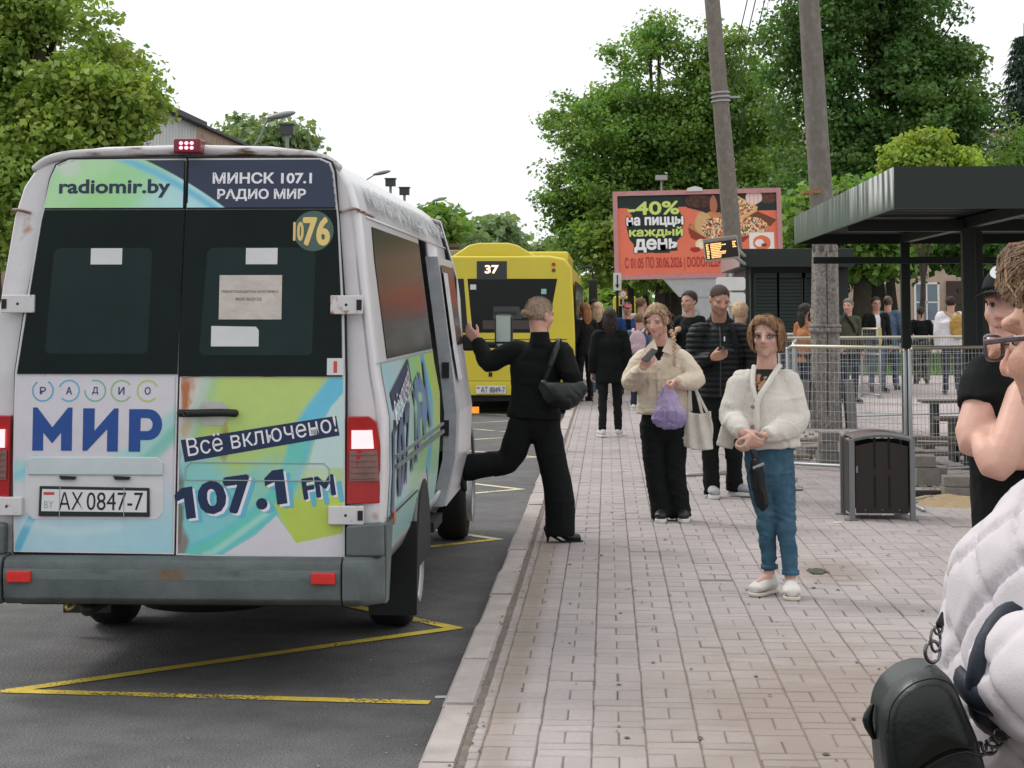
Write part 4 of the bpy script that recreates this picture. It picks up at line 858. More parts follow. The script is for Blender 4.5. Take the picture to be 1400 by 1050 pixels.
for i in range(90): c = gr(rr.uniform(1060, 1240), rr.uniform(590, 630)); mb.box(c + V((0, 0, .012)), (rr.uniform(.02, .08), rr.uniform(.02, .05), .03), Matrix.Rotation(rr.uniform(0, 3), 3, 'Z'))
o = obj('rubble', mb, mat('chips', (.3, .23, .16), .9, var=.4)); o['kind'] = 'stuff'; o['label'] = 'scattered chips and stone crumbs round the barriers'; o['category'] = 'rubble'
# benches behind the barrier
def bench(px, py, lb, L_=1.5):
    p = gr(px, py); t = thing('slatted_bench', lb, 'bench', p, 'benches under the stop roof')
    for i in range(4): obj('slat', MB().box2((p.x, p.y + i * .11, .43), (p.x + L_, p.y + .09 + i * .11, .465)), m_wood, t, bevel=.004)
    for x_ in (p.x + .15, p.x + L_ - .2): obj('leg', MB().box2((x_, p.y + .02, 0), (x_ + .06, p.y + .38, .43)), m_green, t)
bench(1286, 632, 'slatted bench right behind the thick shelter post'); bench(1262, 598, 'slatted bench farther back left of the thick shelter post', .9)
t = thing('steel_table', 'dark table frame behind the barrier next to the man with folded arms', 'table', gr(1330, 600)); p = gr(1322, 600)
obj('tabletop', MB().box2((p.x, p.y, .52), (p.x + 1.1, p.y + .5, .58)), m_green, t)
for x_ in (.03, 1.0): obj('leg', MB().box2((p.x + x_, p.y + .05, 0), (p.x + x_ + .06, p.y + .11, .52)), m_green, t)
def specks(name, lb, n, fx_, m, s0, s1, seed, z=.001):
    rr = random.Random(seed); mb = MB()
    for i in range(n): x, y = fx_(rr); s_ = rr.uniform(s0, s1); a_ = rr.uniform(0, 3); mb.add([(x + s_ * math.cos(a_ + t) * rr.uniform(.5, 1), y + s_ * 1.6 * math.sin(a_ + t) * rr.uniform(.5, 1), z + .0015) for t in (0, 1.2, 2.4, 3.6, 5)], [(0, 1, 2, 3, 4)])
    o = obj(name, mb, m); o['kind'] = 'stuff'; o['label'] = lb; o['category'] = 'debris'
specks('debris', 'dark specks and chewing gum stains trodden into the paving', 170, lambda r: (lambda y: (r.uniform(-.4, .2 * y), y))(r.uniform(6.3, 20)), mat('gum_dark', (.07, .055, .045), .8), .005, .018, 3, .003)
specks('debris', 'bits of dry leaf and grit lying along the kerb gap', 260, lambda r: (-.52 + r.gauss(0, .03), r.uniform(6.3, 24)), mat('grit_brown', (.09, .065, .045), .9), .004, .013, 5, .002)
specks('debris', 'pale grit scattered over the asphalt near the kerb', 320, lambda r: (-.7 - abs(r.gauss(0, .55)), r.uniform(6.6, 20)), mat('grit_pale', (.28, .27, .25), .9), .003, .009, 7, RZ + .002)
# small litter on pavement, road
mb = None
for k, (px, py, c_, lb) in enumerate(((604, 953, (.8, .8, .78), 'white cigarette end on the asphalt by the kerb'), (1145, 714, (.8, .78, .74), 'tiny white scrap of paper left of the bin foot'))):
    z = RZ if k == 0 else 0; p = gr(px, py, z + .008); single('litter_scrap', lb, 'litter', MB().bar(p - V((.03, 0, 0)), p + V((.03, .01, 0)), .008), mat('scrap_white', c_, .7))

# ================================================================ THE MINIBUS
VS = 297.0
vx, vy = -1.983, 8.78
van = thing('minibus', 'white minibus with a blue and green radio advert and rusty rear doors', 'minibus', (vx, vy, RZ), rz=R(.15))
def X_(px): return (px - 241) / VS
def Z_(py): return (945 - py) / VS
m_wht = mat('van_white', (.62, .60, .62), .33, var=.06, vs=3, coat=.3)
m_wht2 = mat('van_white_rear', (.60, .58, .60), .36, var=.10, vs=6, coat=.2, col2=(.34, .16, .07), cs=6, thr=.685, soft=.05)
m_dglass = mat('van_dark_glass', (.004, .010, .009), .16, var=.3, vs=2, spec=.12)
m_blk = mat('black_rubber', (.008, .009, .009), .6, var=.1); m_bump = mat('bumper_grey', (.115, .135, .135), .62, var=.25, vs=7, bump=.4, bs=200, col2=(.075, .085, .085), cs=3, thr=.55, soft=.2)
m_print = mat('vinyl_print', attr=True, rough=.35, var=.05, vs=14, coat=.15)
m_rust = mat('rust_brown', (.22, .09, .035), .9, var=.4, vs=30)
# half profile of the body (x, z): from sill to roof
PR = [(.88, .50), (.925, .60), (.952, .78), (.965, 1.0), (.962, 1.25), (.925, 1.45), (.885, 1.75), (.845, 2.05), (.825, 2.2), (.785, 2.34), (.72, 2.44), (.60, 2.505), (.40, 2.53), (0, 2.54)]
def lean(z): return .05 * max(0, z - 1.2) ** 1.4
def sect(y, s=1.0, zt=None):
    pts = []
    for x, z in PR:
        zz0 = z
        if zt is not None and z > zt: continue
        pts.append((x * s, z))
    if zt is not None: pts += [(.8 * s, zt), (.5 * s, zt + .02), (0, zt + .03)]
    return pts
def ring(y, s=1.0, sz=1.0):
    L_ = [(x * s, 1.4 + (z - 1.4) * sz) for x, z in PR]; pr = L_ + [(-x, z) for x, z in L_[-2::-1]]
    return [V((x, y + lean(z) * (1 if y < .8 else 0), z)) for x, z in pr]
OPEN = (2.9, 3.55, .62, 2.12)
ys = [(.02, .975, .99), (.05, .992, .997), (.12, 1, 1), (.75, 1, 1), (1.4, 1, 1), (2.9, 1, 1), (3.55, 1, 1), (4.3, 1, 1), (4.9, .998, .99)]
mb = MB(); rings = [ring(*q) for q in ys]; n = len(rings[0]); vs = [v for r_ in rings for v in r_]; fs = []
for i in range(len(rings) - 1):
    for j in range(n - 1):
        zc = (rings[i][j].z + rings[i][j + 1].z) / 2
        if rings[i][j].x > .5 and ys[i][0] == 2.9 and OPEN[2] < zc < OPEN[3] + .1: continue
        fs.append((i * n + j, (i + 1) * n + j, (i + 1) * n + j + 1, i * n + j + 1))
mb.add(vs, fs)
me = mb.mesh('body'); bodyo = obj('body', me, m_wht, van, local=True, smooth=True)
sd = bodyo.modifiers.new('s', 'SOLIDIFY'); sd.thickness = .025; sd.offset = -1
# windscreen, bonnet, front: loft to the nose
fr = [(4.9, .998, 2.5), (5.35, .985, 2.3), (5.9, .97, 1.65), (6.2, .95, 1.35), (6.55, .9, 1.15), (6.75, .78, .95)]
mb = MB(); vs = []
for y, s, ht in fr:
    L_ = [(.90 * s, .45), (.955 * s, .8), (.96 * s, min(1.1, ht * .85)), (.92 * s, .45 + (ht - .45) * .75), (.8 * s, .45 + (ht - .45) * .95), (.45 * s, ht), (0, ht + .01)]
    vs += [(x, y, z) for x, z in L_] + [(-x, y, z) for x, z in L_[-2::-1]]
k_ = 13; fs = [(i * k_ + j, (i + 1) * k_ + j, (i + 1) * k_ + j + 1, i * k_ + j + 1) for i in range(len(fr) - 1) for j in range(k_ - 1)] + [tuple((len(fr) - 1) * k_ + j for j in range(k_))]
mb.add(vs, fs); obj('nose', mb, m_wht, van, local=True, smooth=True, solid=.01)
# interior: floor, roof lining, far wall, seats seen dark through the opening
obj('cabin_floor', MB().box2((-.86, .12, .60), (.86, 5.0, .66)), m_blk, van, local=True)
obj('underbody', MB().box2((-.8, .25, .36), (.8, 6.3, .59)), m_blk, van, local=True)
for y in (1.2, 2.1, 3.4, 4.4):
    for x in (-.5, .35):
        if x > 0 and 2.2 < y < 3.4: continue
        st = obj('seat', MB().box2((x - .4, y, .66), (x + .4, y + .45, 1.08)).box2((x - .4, y - .06, 1.0), (x + .4, y + .05, 1.75)), mat('seat_cloth', (.03, .04, .06), .8), van, local=True, bevel=.03)
# rear face: flat pillar ring behind the doors
DZ0, DZ1 = Z_(757), Z_(213)
o_ = ring(.02, .975, .99); rf = MB(); vs = [v + V((0, .002, 0)) for v in o_]; vs2 = [V((0, lean(1.4) + .022, 1.4))]
rf.add(vs + [V((0, .022, .5))], [tuple(range(len(vs)))]); obj('rear_frame', rf.mesh(), m_wht2, van, local=True)
# rear doors
ax_, az_ = V((1, 0, 0)), V((0, 0, 1))
def rp(px, py, out=0.0):
    z = Z_(py); return V((X_(px), lean(z) - out, z))
DL = [(15.5, 755), (12.5, 640), (12, 510), (22, 430), (40, 300), (52, 240), (60, 222), (78, 214), (243.6, 213), (240.5, 400), (237.4, 757)]
DR = [(240.4, 758), (243, 400), (246.6, 213), (432, 213), (446, 219), (451, 232), (459, 300), (468, 430), (470.5, 510), (471.5, 640), (472, 762)]
def door(poly, nm, lb):
    d = thing.__globals__['bpy'].data.objects.new(nm, None); COL.objects.link(d); d.parent = van; d['label'] = lb
    return d
def slab(poly, o0_, o1_, name, m, parent, bev=0, zsub=10):
    """plate following the leaning rear face; densified outline"""
    pts = []
    for i in range(len(poly)):
        a, b = poly[i], poly[(i + 1) % len(poly)]; k2 = max(1, int(abs(a[1] - b[1]) / 30))
        for j in range(k2): pts.append((a[0] + (b[0] - a[0]) * j / k2, a[1] + (b[1] - a[1]) * j / k2))
    n_ = len(pts); v = [rp(*p, o1_) for p in pts] + [rp(*p, o0_) for p in pts]
    b_ = bmesh.new(); fv = [b_.verts.new(q) for q in v]
    b_.faces.new(fv[:n_]); b_.faces.new(fv[n_:][::-1])
    for i in range(n_): b_.faces.new((fv[i], fv[n_ + i], fv[n_ + (i + 1) % n_], fv[(i + 1) % n_]))
    bmesh.ops.recalc_face_normals(b_, faces=b_.faces); bmesh.ops.triangulate(b_, faces=[f for f in b_.faces if len(f.verts) > 4])
    me = bpy.data.meshes.new(name); b_.to_mesh(me); b_.free()
    return obj(name, me, m, parent, local=True, bevel=bev)
dl = slab(DL, .0, .022, 'rear_door', m_wht2, van); dl['label'] = 'left rear door with number plate'
dr = slab(DR, .0, .022, 'rear_door', m_wht2, van); dr['label'] = 'right rear door with handle and rust stains'
slab([(12.5, 758), (9.5, 510), (19, 430), (49, 240), (57, 220), (77, 211), (433, 210), (448, 217), (454, 232), (471, 430), (473.5, 512), (475, 764)], -.004, .006, 'door_seal', m_blk, van)
# print on doors
def col_mix(c, m, col): c[:] = c * (1 - m[:, None]) + np.array(S(*col)) * m[:, None]
def arc(x, y, cx, cy, r_, w_, soft=2): d = np.abs(np.hypot(x - cx, y - cy) - r_); return 1 - sstep(w_ - soft, w_ + soft, d)
def seg(x, y, pts, w_, soft=2):
    best = np.full(len(x), 1e9)
    for (x1, y1), (x2, y2) in zip(pts, pts[1:]):
        t = np.clip(((x - x1) * (x2 - x1) + (y - y1) * (y2 - y1)) / ((x2 - x1) ** 2 + (y2 - y1) ** 2), 0, 1); best = np.minimum(best, np.hypot(x - x1 - t * (x2 - x1), y - y1 - t * (y2 - y1)))
    return 1 - sstep(w_ - soft, w_ + soft, best)
def curve(p, k=10):
    out = []; P = [V((a, b, 0)) for a, b in p]
    for i in range(len(P) - 1):
        p0, p1, p2, p3 = P[max(i - 1, 0)], P[i], P[i + 1], P[min(i + 2, len(P) - 1)]
        for j in range(k): t = j / k; q = .5 * ((2 * p1) + (p2 - p0) * t + (2 * p0 - 5 * p1 + 4 * p2 - p3) * t * t + (3 * p1 - p0 - 3 * p2 + p3) * t ** 3); out.append((q.x, q.y))
    return out + [tuple(P[-1][:2])]
def rustmask(x, y, cx, cy, rx, ry, s=0):
    n_ = fbm(np.stack([x * .12, y * .05, x * 0], 1), 60 + s); d = ((x - cx) / rx) ** 2 + ((y - cy) / ry) ** 2; return np.clip(1.2 - d + n_ * .9, 0, 1)
def paintL(x, y):
    n_ = len(x); c = np.tile(np.array(S(203, 199, 206)), (n_, 1))
    col_mix(c, .85 * sstep(640, 745, y + (x - 100) * .12), (158, 202, 214))
    b = seg(x, y, curve([(-20, 640), (40, 648), (90, 660), (150, 640), (195, 612), (250, 565)]), 15, 7); col_mix(c, b * .75, (150, 204, 200))
    b = seg(x, y, curve([(150, 660), (200, 628), (250, 580)]), 9, 6); col_mix(c, b * .8, (112, 186, 172))
    b = seg(x, y, curve([(20, 752), (34, 720), (46, 700)]), 5.5, 1.5); col_mix(c, b * .85, (78, 172, 202))
    b = seg(x, y, curve([(5, 640), (16, 652), (34, 640), (44, 628)]), 5, 3); col_mix(c, b * .6, (120, 190, 216))
    b = seg(x, y, curve([(30, 715), (90, 727), (160, 720)]), 5, 5); col_mix(c, b * .5, (196, 214, 220))
    col_mix(c, sstep(660, 755, y) * sstep(140, 225, x) * .35, (140, 198, 208))
    col_mix(c, .6 * rustmask(x, y, 76, 653, 4, 6), (178, 138, 100)); col_mix(c, .5 * np.clip(1 - (237 - x) / 3, 0, 1), (120, 90, 70))
    return c
def paintR(x, y):
    n_ = len(x); c = np.tile(np.array(S(178, 200, 112)), (n_, 1))
    col_mix(c, sstep(560, 720, y + .25 * (x - 240)) * .35, (140, 196, 150))
    col_mix(c, (1 - sstep(-4, 8, (x - 240) + (y - 515) * .32 - 46)) , (206, 200, 196))         # pale corner upper left
    b = seg(x, y, curve([(240, 612), (262, 585), (278, 545), (284, 505)]), 13, 8); col_mix(c, b * .45, (134, 190, 160))
    m = sstep(-10, 22, (y - 640) - (330 - x) * .55 + 0 * x) * (1 - sstep(350, 400, x)); col_mix(c, m * .8, (126, 196, 192))
    m = (1 - sstep(0, 36, np.hypot((x - 262), (y - 690) * .8) - 40)); col_mix(c, m * .8, (122, 194, 204))
    b = seg(x, y, curve([(478, 505), (445, 545), (418, 585), (400, 640), (372, 690), (300, 742), (262, 758)]), 15, 5); col_mix(c, b, (98, 184, 212))
    b = seg(x, y, curve([(410, 590), (398, 640), (368, 692), (300, 742), (262, 758)]), 12, 6); col_mix(c, b * .9, (104, 196, 176))
    b = seg(x, y, curve([(366, 700), (300, 748), (280, 758)]), 4, 3); col_mix(c, b * .5, (190, 222, 214))
    m = ssd(x, y, [(480, 525), (452, 556), (432, 596), (420, 640), (480, 640)]).astype(float); col_mix(c, m * .9, (188, 212, 216))
    m = ssd(x, y, [(420, 640), (480, 640), (480, 690), (410, 690)]).astype(float); col_mix(c, m * .35, (200, 212, 180))
    m = ssd(x, y, [(300, 760), (350, 730), (378, 704), (406, 741), (480, 722), (480, 765)]).astype(float); col_mix(c, m, (206, 202, 208))
    m = ssd(x, y, [(374, 688), (390, 684), (472, 678), (472, 727), (405, 741)]).astype(float); col_mix(c, m, (178, 198, 86))
    m = ssd(x, y, [(255, 634), (448, 634), (450, 656), (252, 656)]).astype(float) * sstep(330, 450, x); col_mix(c, m * .4, (200, 214, 210))
    col_mix(c, .95 * rustmask(x, y, 251, 532, 15, 34), (168, 96, 40)); col_mix(c, .7 * rustmask(x, y, 304, 602, 7, 28, 2), (150, 104, 44)); col_mix(c, .8 * rustmask(x, y, 243, 690, 7, 80, 4), (104, 70, 48)); col_mix(c, .9 * np.clip(1 - (x - 240) / 3, 0, 1), (96, 52, 34))
    col_mix(c, .75 * rustmask(x, y, 250, 585, 10, 14, 5), (190, 160, 120)); col_mix(c, .7 * rustmask(x, y, 247, 742, 12, 22, 3), (130, 74, 40))
    return c
def paintB(x, y):
    n_ = len(x); c = np.tile(np.array(S(168, 212, 160)), (n_, 1)); col_mix(c, sstep(110, 250, x), (172, 216, 220)); col_mix(c, (1 - sstep(10, 22, np.hypot(x - 80, (y - 225) * 1.2))) * .6, (206, 206, 206))
    col_mix(c, (1 - sstep(30, 60, np.abs(x - 160 + (y - 250)))) * .5, (140, 206, 120))
    d = (y - 213) - (x - 176) * .42 - ((x - 176) / 120) ** 2 * 18
    col_mix(c, 1 - sstep(0, 10, np.abs(d - 9)), (110, 186, 214)); col_mix(c, (1 - sstep(-3, -1, d)) * (x > 170), (30, 42, 70)); return c
def dpanel(poly, ytop, ybot, paint, parent, nm, out=.0225):
    xs = [p[0] for p in poly]
    def keep(x, y): return ssd(x, y, poly)
    def fpos(x, y): z = (945 - y) / VS; return np.stack([(x - 241) / VS, .05 * np.maximum(0, z - 1.2) ** 1.4 - out, z], 1)
    me = grid(nm, min(xs), max(xs), ytop, ybot, 1.25, fpos, paint, keep); return obj(nm, me, m_print, parent, local=True, smooth=True)
inl = lambda poly, d=1.3: [(p[0] + (d if p[0] < (sum(q[0] for q in poly) / len(poly)) else -d), p[1] + (d if p[1] < 400 else -d)) for p in poly]
dpanel(inl(DL), 516, 756, paintL, dl, 'advert_film'); dpanel(inl(DR), 516, 762, paintR, dr, 'advert_film')
dpanel(inl(DL), 214, 282, paintB, dl, 'banner_film', .031); dpanel(inl(DR), 214, 282, paintB, dr, 'banner_film', .031)
# windows
wl = slab([(15.5, 512), (26, 430), (43, 300), (46, 285), (243, 285), (241, 400), (239, 512)], .0215, .03, 'window', m_dglass, dl); wr = slab([(241.5, 515), (243, 400), (245.5, 285), (455.5, 285), (457, 300), (465, 430), (467, 515)], .0215, .03, 'window', m_dglass, dr)
bl_ = slab([(46, 284), (56, 240), (64, 222), (80, 216), (243, 216), (243, 284)], .0215, .0302, 'top_glass', m_dglass, dl); slab([(246, 284), (246, 216), (430, 216), (444, 222), (448, 240), (454.5, 284)], .0215, .0302, 'top_glass', m_dglass, dr)
m_in = mat('window_clear_area', (.010, .022, .022), .2, var=.35, vs=1.6, spec=.15)
for pw, bx in ((wl, (62, 338, 200, 484)), (wr, (277, 338, 428, 486))): slab([(bx[0] + 6, bx[1]), (bx[2] - 6, bx[1]), (bx[2], bx[1] + 6), (bx[2] - 3, bx[3] - 4), (bx[2] - 8, bx[3]), (bx[0] - 4, bx[3]), (bx[0] - 8, bx[3] - 6), (bx[0], bx[1] + 6)], .0295, .0306, 'clear_area', m_in, pw)
m_pap = mat('paper_white', (.60, .60, .61), .8, var=.05); m_pap2 = mat('old_paper', (.52, .47, .43), .85, var=.14, vs=9, bump=1, bs=12)
for pw, bx, m_ in ((wl, (114, 338.5, 158, 361), m_pap), (wr, (331, 338.5, 375, 361), m_pap), (wr, (295, 376, 382, 437), m_pap2)): slab([(bx[0], bx[1]), (bx[2], bx[1]), (bx[2], bx[3]), (bx[0], bx[3])], .0308, .0316, 'paper_sheet', m_, pw)
slab([(285, 446), (347, 447), (351, 452), (351, 474), (285, 474)], .0308, .0316, 'paper_sheet', m_pap, wr)
def dtext(s, px0, px1, pyt, pyb, col, bold, parent, rot=0, out=.0235, nm='lettering', spacing=1, shear=0):
    """px0..px1 x pyt..pyb is the unrotated box, turned about its lower left corner"""
    a = R(rot); p = rp(px0, pyb, out); sl = (lean(Z_(pyt) + .001) - lean(Z_(pyb))) / max(.01, (pyb - pyt) / VS)
    ax = V((math.cos(a), 0, math.sin(a))); ay = V((-math.sin(a), sl, math.cos(a)))
    return textfit(nm, s, p, ax, ay, (px1 - px0) / VS, (pyb - pyt) / VS, mat('print_%d_%d_%d' % col, S(*col), .4, var=.03), parent, bold, spacing, shear=shear)
NAVY = (28, 44, 78); BLUE = (30, 72, 142); WH = (225, 222, 228)
dtext('radiomir.by', 66, 223, 242, 268, (30, 46, 72), .028, dl, out=.0325); dtext('МИНСК 107.1', 282, 421, 233, 249, WH, .03, dr, out=.0325); dtext('РАДИО МИР', 289, 413, 256, 273, WH, .03, dr, out=.0325)
# МИР in heavy geometric letters
_dt = dtext
def dtext(s, px0, px1, pyt, pyb, col, bold, parent, **k):
    ex = max(0, bold - .004); o_ = _dt(s, px0, px1, pyt, pyb, col, 0, parent, **k)
    if ex > 0:
        q = ex * (pyb - pyt) * 1.0; out = k.pop('out', .0235)
        for i_, (dx, dy) in enumerate(((-q, 0), (q, 0), (0, q), (0, -q), (q * .7, q * .7), (-q * .7, -q * .7), (q * .7, -q * .7), (-q * .7, q * .7))): _dt(s, px0 + dx, px1 + dx, pyt + dy, pyb + dy, col, 0, o_, out=out + .00003 * (i_ + 1), **k)
    return o_
def gl(polys, x0, name, parent, col=BLUE):
    mb = MB()
    for i, p in enumerate(polys): mb.prism([(a, b) for a, b in p], (0, 0, 0), (1, 0, 0), (0, 0, 1), (0, -.001 - .0002 * i, 0))
    me = mb.mesh(); c = getco(me); z = (945 - c[:, 2]) / VS; c2 = np.stack([(c[:, 0] - 241) / VS, .05 * np.maximum(0, z - 1.2) ** 1.4 - .0236 + c[:, 1], z], 1); setco(me, c2); return obj(name, me, mat('print_%d_%d_%d' % col, S(*col), .4, var=.03), parent, local=True, normals=False)
gl([[(39, 617), (39, 558), (45, 558), (66.5, 585), (88, 558), (94, 558), (94, 617), (79, 617), (79, 592), (66.5, 607), (54, 592), (54, 617)]], 0, 'lettering', dl)
gl([[(109, 617), (109, 559), (125, 559), (125, 590), (152, 559), (158, 559), (158, 618), (143, 618), (143, 587), (115, 617)]], 0, 'lettering', dl)
pr_ = [(173, 618), (173, 560)] + [(200 + 19 * math.sin(R(a)), 581 - 21 * math.cos(R(a))) for a in range(0, 181, 15)] + [(189, 602), (189, 590)] + [(198 + 8 * math.sin(R(a)), 581 - 9 * math.cos(R(a))) for a in range(180, -1, -20)] + [(189, 572), (189, 618)]
gl([pr_], 0, 'lettering', dl)
for i, (cx, ch, col, a0) in enumerate(((52, 'Р', (86, 160, 196), 300), (88, 'А', (92, 168, 196), 200), (124, 'Д', (110, 176, 160), 250), (160, 'И', (140, 180, 130), 30), (197, 'О', (176, 190, 92), 40))):
    mb = MB(); cx = 52 + i * 36.5; cy = 535; N_ = 26; a0 = R(a0)
    for j in range(N_):
        a = a0 + 2 * math.pi * .82 * j / N_; b = a0 + 2 * math.pi * .82 * (j + 1) / N_; q = [rp(cx + r_ * math.cos(t_), cy + r_ * math.sin(t_), .0237) for r_, t_ in ((13.2, a), (15.2, a), (15.2, b), (13.2, b))]; mb.add(q, [(0, 1, 2, 3)])
    obj('ring_mark', mb, mat('print_%d_%d_%d' % col, S(*col), .4, var=.03), dl, local=True); dtext(ch, cx - 4, cx + 4, cy - 5, cy + 5, (34, 62, 120), .03, dl)
slab([(245, 602), (459, 568.5), (464, 595), (251, 632)], .0228, .0236, 'strip_mark', mat('print_%d_%d_%d' % NAVY, S(*NAVY), .4, var=.03), dr)
dtext('Всё включено!', 256, 464, 599, 624.5, WH, .004, dr, rot=9.6, out=.0243)
# 107.1 FM with pale edge and cyan shadow
def one(x0, x1, yt, yb_, dx, dy, c_, o_, ex=0):
    w_, h_ = x1 - x0, yb_ - yt; a = R(8); P = [(.38, 0), (.86, 0), (.86, 1), (.42, 1), (.42, .34), (.0, .42), (.0, .20)]; gx = ex * 2.2
    cx_, cy_ = .5, .5; pts = []
    for u, v in P: u = (u - cx_) * (1 + gx / w_) + cx_; v = (v - cy_) * (1 + gx / h_) + cy_; X, Y = u * w_, (1 - v) * h_; pts.append((x0 + dx + X * math.cos(a) - Y * math.sin(a), yb_ + dy - (X * math.sin(a) + Y * math.cos(a))))
    slab(pts, o_ - .0006, o_, 'lettering', mat('print_%d_%d_%d' % c_, S(*c_), .4, var=.03), dr)
for (s, x0, x1, yt, yb_) in (('1', 242, 272, 668, 711), ('0', 275, 309, 662, 702), ('7', 313, 344, 655, 700), ('.', 352, 366, 682, 696), ('1', 366, 398, 644, 691)):
    for k2, (dx, dy, c_, o_) in enumerate(((9, 5, (98, 176, 204), .0236), (3.5, 3, WH, .0240), (0, 0, NAVY, .0246))): one(x0, x1, yt, yb_, dx, dy, c_, o_ + .0003) if s == '1' else dtext(s, x0 + dx, x1 + dx, yt + dy, yb_ + dy, c_, .075, dr, rot=8, out=o_, nm='lettering')
for k2, (dx, dy, c_, o_) in enumerate(((11, 9, (98, 176, 204), .0236), (2.5, 2.5, WH, .0240), (0, 0, NAVY, .0246))): dtext('FM', 417 + dx, 459 + dx, 655 + dy, 681 + dy, c_, .06, dr, rot=9, out=o_)
# number plate in its recess
slab([(30, 640), (36, 627), (216, 627), (222, 640), (222, 700), (212, 710), (42, 710), (30, 700)], .0228, .0245, 'plate_recess', mat('recess_white', (.60, .585, .60), .4, var=.06), dl)
lip = slab([(34, 630), (40, 625), (214, 625), (221, 632), (221, 650), (34, 650)], .024, .034, 'recess_lip', mat('recess_lip_blue', (.50, .56, .58), .35, var=.06), dl, bev=.006)
pf = slab([(51, 665), (203, 667), (204, 706), (50, 706)], .024, .036, 'number_plate', mat('plate_frame_black', (.012, .02, .02), .4), dl, bev=.003)
slab([(55, 669), (200, 671), (200, 700), (54, 699)], .0355, .0372, 'plate_face', mat('plate_face_white', (.66, .65, .67), .35, var=.03), pf)
slab([(57, 673), (72, 673), (72, 677), (57, 677)], .037, .0378, 'flag_mark', mat('plate_red', (.5, .06, .06), .4), pf)
PLK = (26, 30, 34)
dtext('BY', 58, 71, 685, 695, (140, 170, 160), 0, pf, out=.0381); dtext('АХ', 78, 112, 673, 697, PLK, -.002, pf, out=.0381); dtext('0847-7', 117, 195, 673, 697.5, PLK, -.002, pf, out=.0381)
for x0 in (78, 153): slab([(x0, 651), (x0 + 24, 652), (x0 + 22, 656), (x0 + 3, 656)], .03, .04, 'plate_lamp', m_blk, dl)
for x0 in (79, 168): slab([(x0, 664), (x0 + 1, 664), (x0 + 1, 708), (x0, 708)], .036, .0386, 'wire_clip', m_gsteel, pf)
slab([(252, 640), (258, 632), (444, 634), (451, 642), (451, 657), (252, 656)], .0228, .0239, 'pressed_panel', m_print if False else mat('pressed_edge', (.38, .55, .46), .4, var=.1), dr) if False else None
mb = MB()
for p0, p1 in (((252, 657), (252, 640)), ((252, 640), (259, 632)), ((259, 632), (443, 633)), ((443, 633), (450, 640)), ((450, 640), (451, 657)), ((451, 657), (252, 656))): mb.bar(rp(*p0, .0235), rp(*p1, .0235), .005, .004)
obj('pressed_line', mb, mat('press_line', (.30, .36, .34), .5), dr, local=True)
# handle
slab([(270, 556), (276, 548), (302, 549), (309, 556), (310, 574), (303, 582), (276, 582), (269, 574)], .023, .025, 'handle_cup', mat('cup_grey', (.45, .45, .42), .3, var=.2), dr)
mb = MB().tube([rp(245, 565, .05), rp(262, 565, .056), rp(300, 564, .058), rp(322, 565, .05)], (.018, .014), 8, wide=(0, 0, 1), k=3); obj('handle', mb, m_blk, dr, local=True, smooth=True)
obj('lock', MB().lathe([(.001, -.004), (.011, -.004), (.011, .004)], rp(254, 565.5, .068), (0, -1, 0), 12), m_gsteel, dr, local=True)
# stickers
cpt = (424.5, 315)
slab([(cpt[0] + 28 * math.cos(R(a)), cpt[1] + 28 * math.sin(R(a))) for a in range(0, 360, 12)], .0308, .0314, 'round_sticker', mat('sticker_green', (.055, .105, .085), .4), wr)
dtext('10', 397, 410, 303, 328, (216, 184, 116), .04, wr, out=.0318); dtext('76', 411, 446, 297, 334, (222, 192, 120), .05, wr, out=.0318)
slab([(446, 490), (469, 490), (469, 513), (446, 513)], .0308, .0314, 'sticker', m_pap, wr); slab([(455, 494), (460, 494), (460, 510), (455, 510)], .0313, .0318, 'sticker_mark', mat('plate_red'), wr)
dtext('ТРЕБУЕТСЯ ВОДИТЕЛЬ КАТЕГОРИИ D', 298, 377, 397, 401, (90, 78, 74), .02, wr, out=.0322); dtext('8029-3620122', 318, 354, 407, 411, (90, 78, 74), .02, wr, out=.0322)
# hinges
def hinge(x0, x1, y0, y1):
    sgn = 1 if x0 > 240 else -1
    h_ = obj('hinge', slab.__globals__['MB']().box2((X_(x0), lean(Z_(y0)) - .052, Z_(y1)), (X_(x1), lean(Z_(y0)) - .014, Z_(y0))), mat('hinge_white', (.58, .56, .57), .4, var=.1, col2=(.3, .13, .05), cs=22, thr=.66, soft=.06), van, local=True, bevel=.005)
    xc = (x0 + x1) / 2; obj('bolt_hole', MB().lathe([(.001, 0), (.007, 0)], (X_(xc), lean(Z_(y0)) - .0525, (Z_(y0) + Z_(y1)) / 2), (0, -1, 0), 10), m_blk, h_, local=True)
    e_ = x1 - 4 if sgn > 0 else x0 + 4; obj('hinge_pin', MB().box2((X_(e_) - .012, lean(Z_(y0)) - .056, Z_(y1) + .02), (X_(e_) + .012, lean(Z_(y0)) - .05, Z_(y0) - .02)), m_blk, h_, local=True)
hinge(450, 494, 404, 430); hinge(-8, 38, 403, 428); hinge(450, 498, 690, 715); hinge(-14, 28, 680, 705)
# drip ledge where roof cap meets pillars
for s in (-1, 1): 
    obj('gutter_end', MB().tube([(s * .735, .06, Z_(288)), (s * .79, .055, Z_(284)), (s * .822, .09, Z_(285)), (s * .828, .6, Z_(287))], (.006, .009), 8, k=4), mat('gutter_rusty', (.45, .38, .34), .6, var=.2, col2=(.22, .09, .035), cs=14, thr=.5, soft=.08), van, local=True, smooth=True)
rs_ = [((.868, .1), 2.19), ((.868, 4.8), 2.19)]
for s in (-1, 1): obj('roof_gutter', MB().tube([(s * .826, .3, 2.2), (s * .826, 4.9, 2.2)], (.007, .009), 6), m_wht, van, local=True, smooth=True)
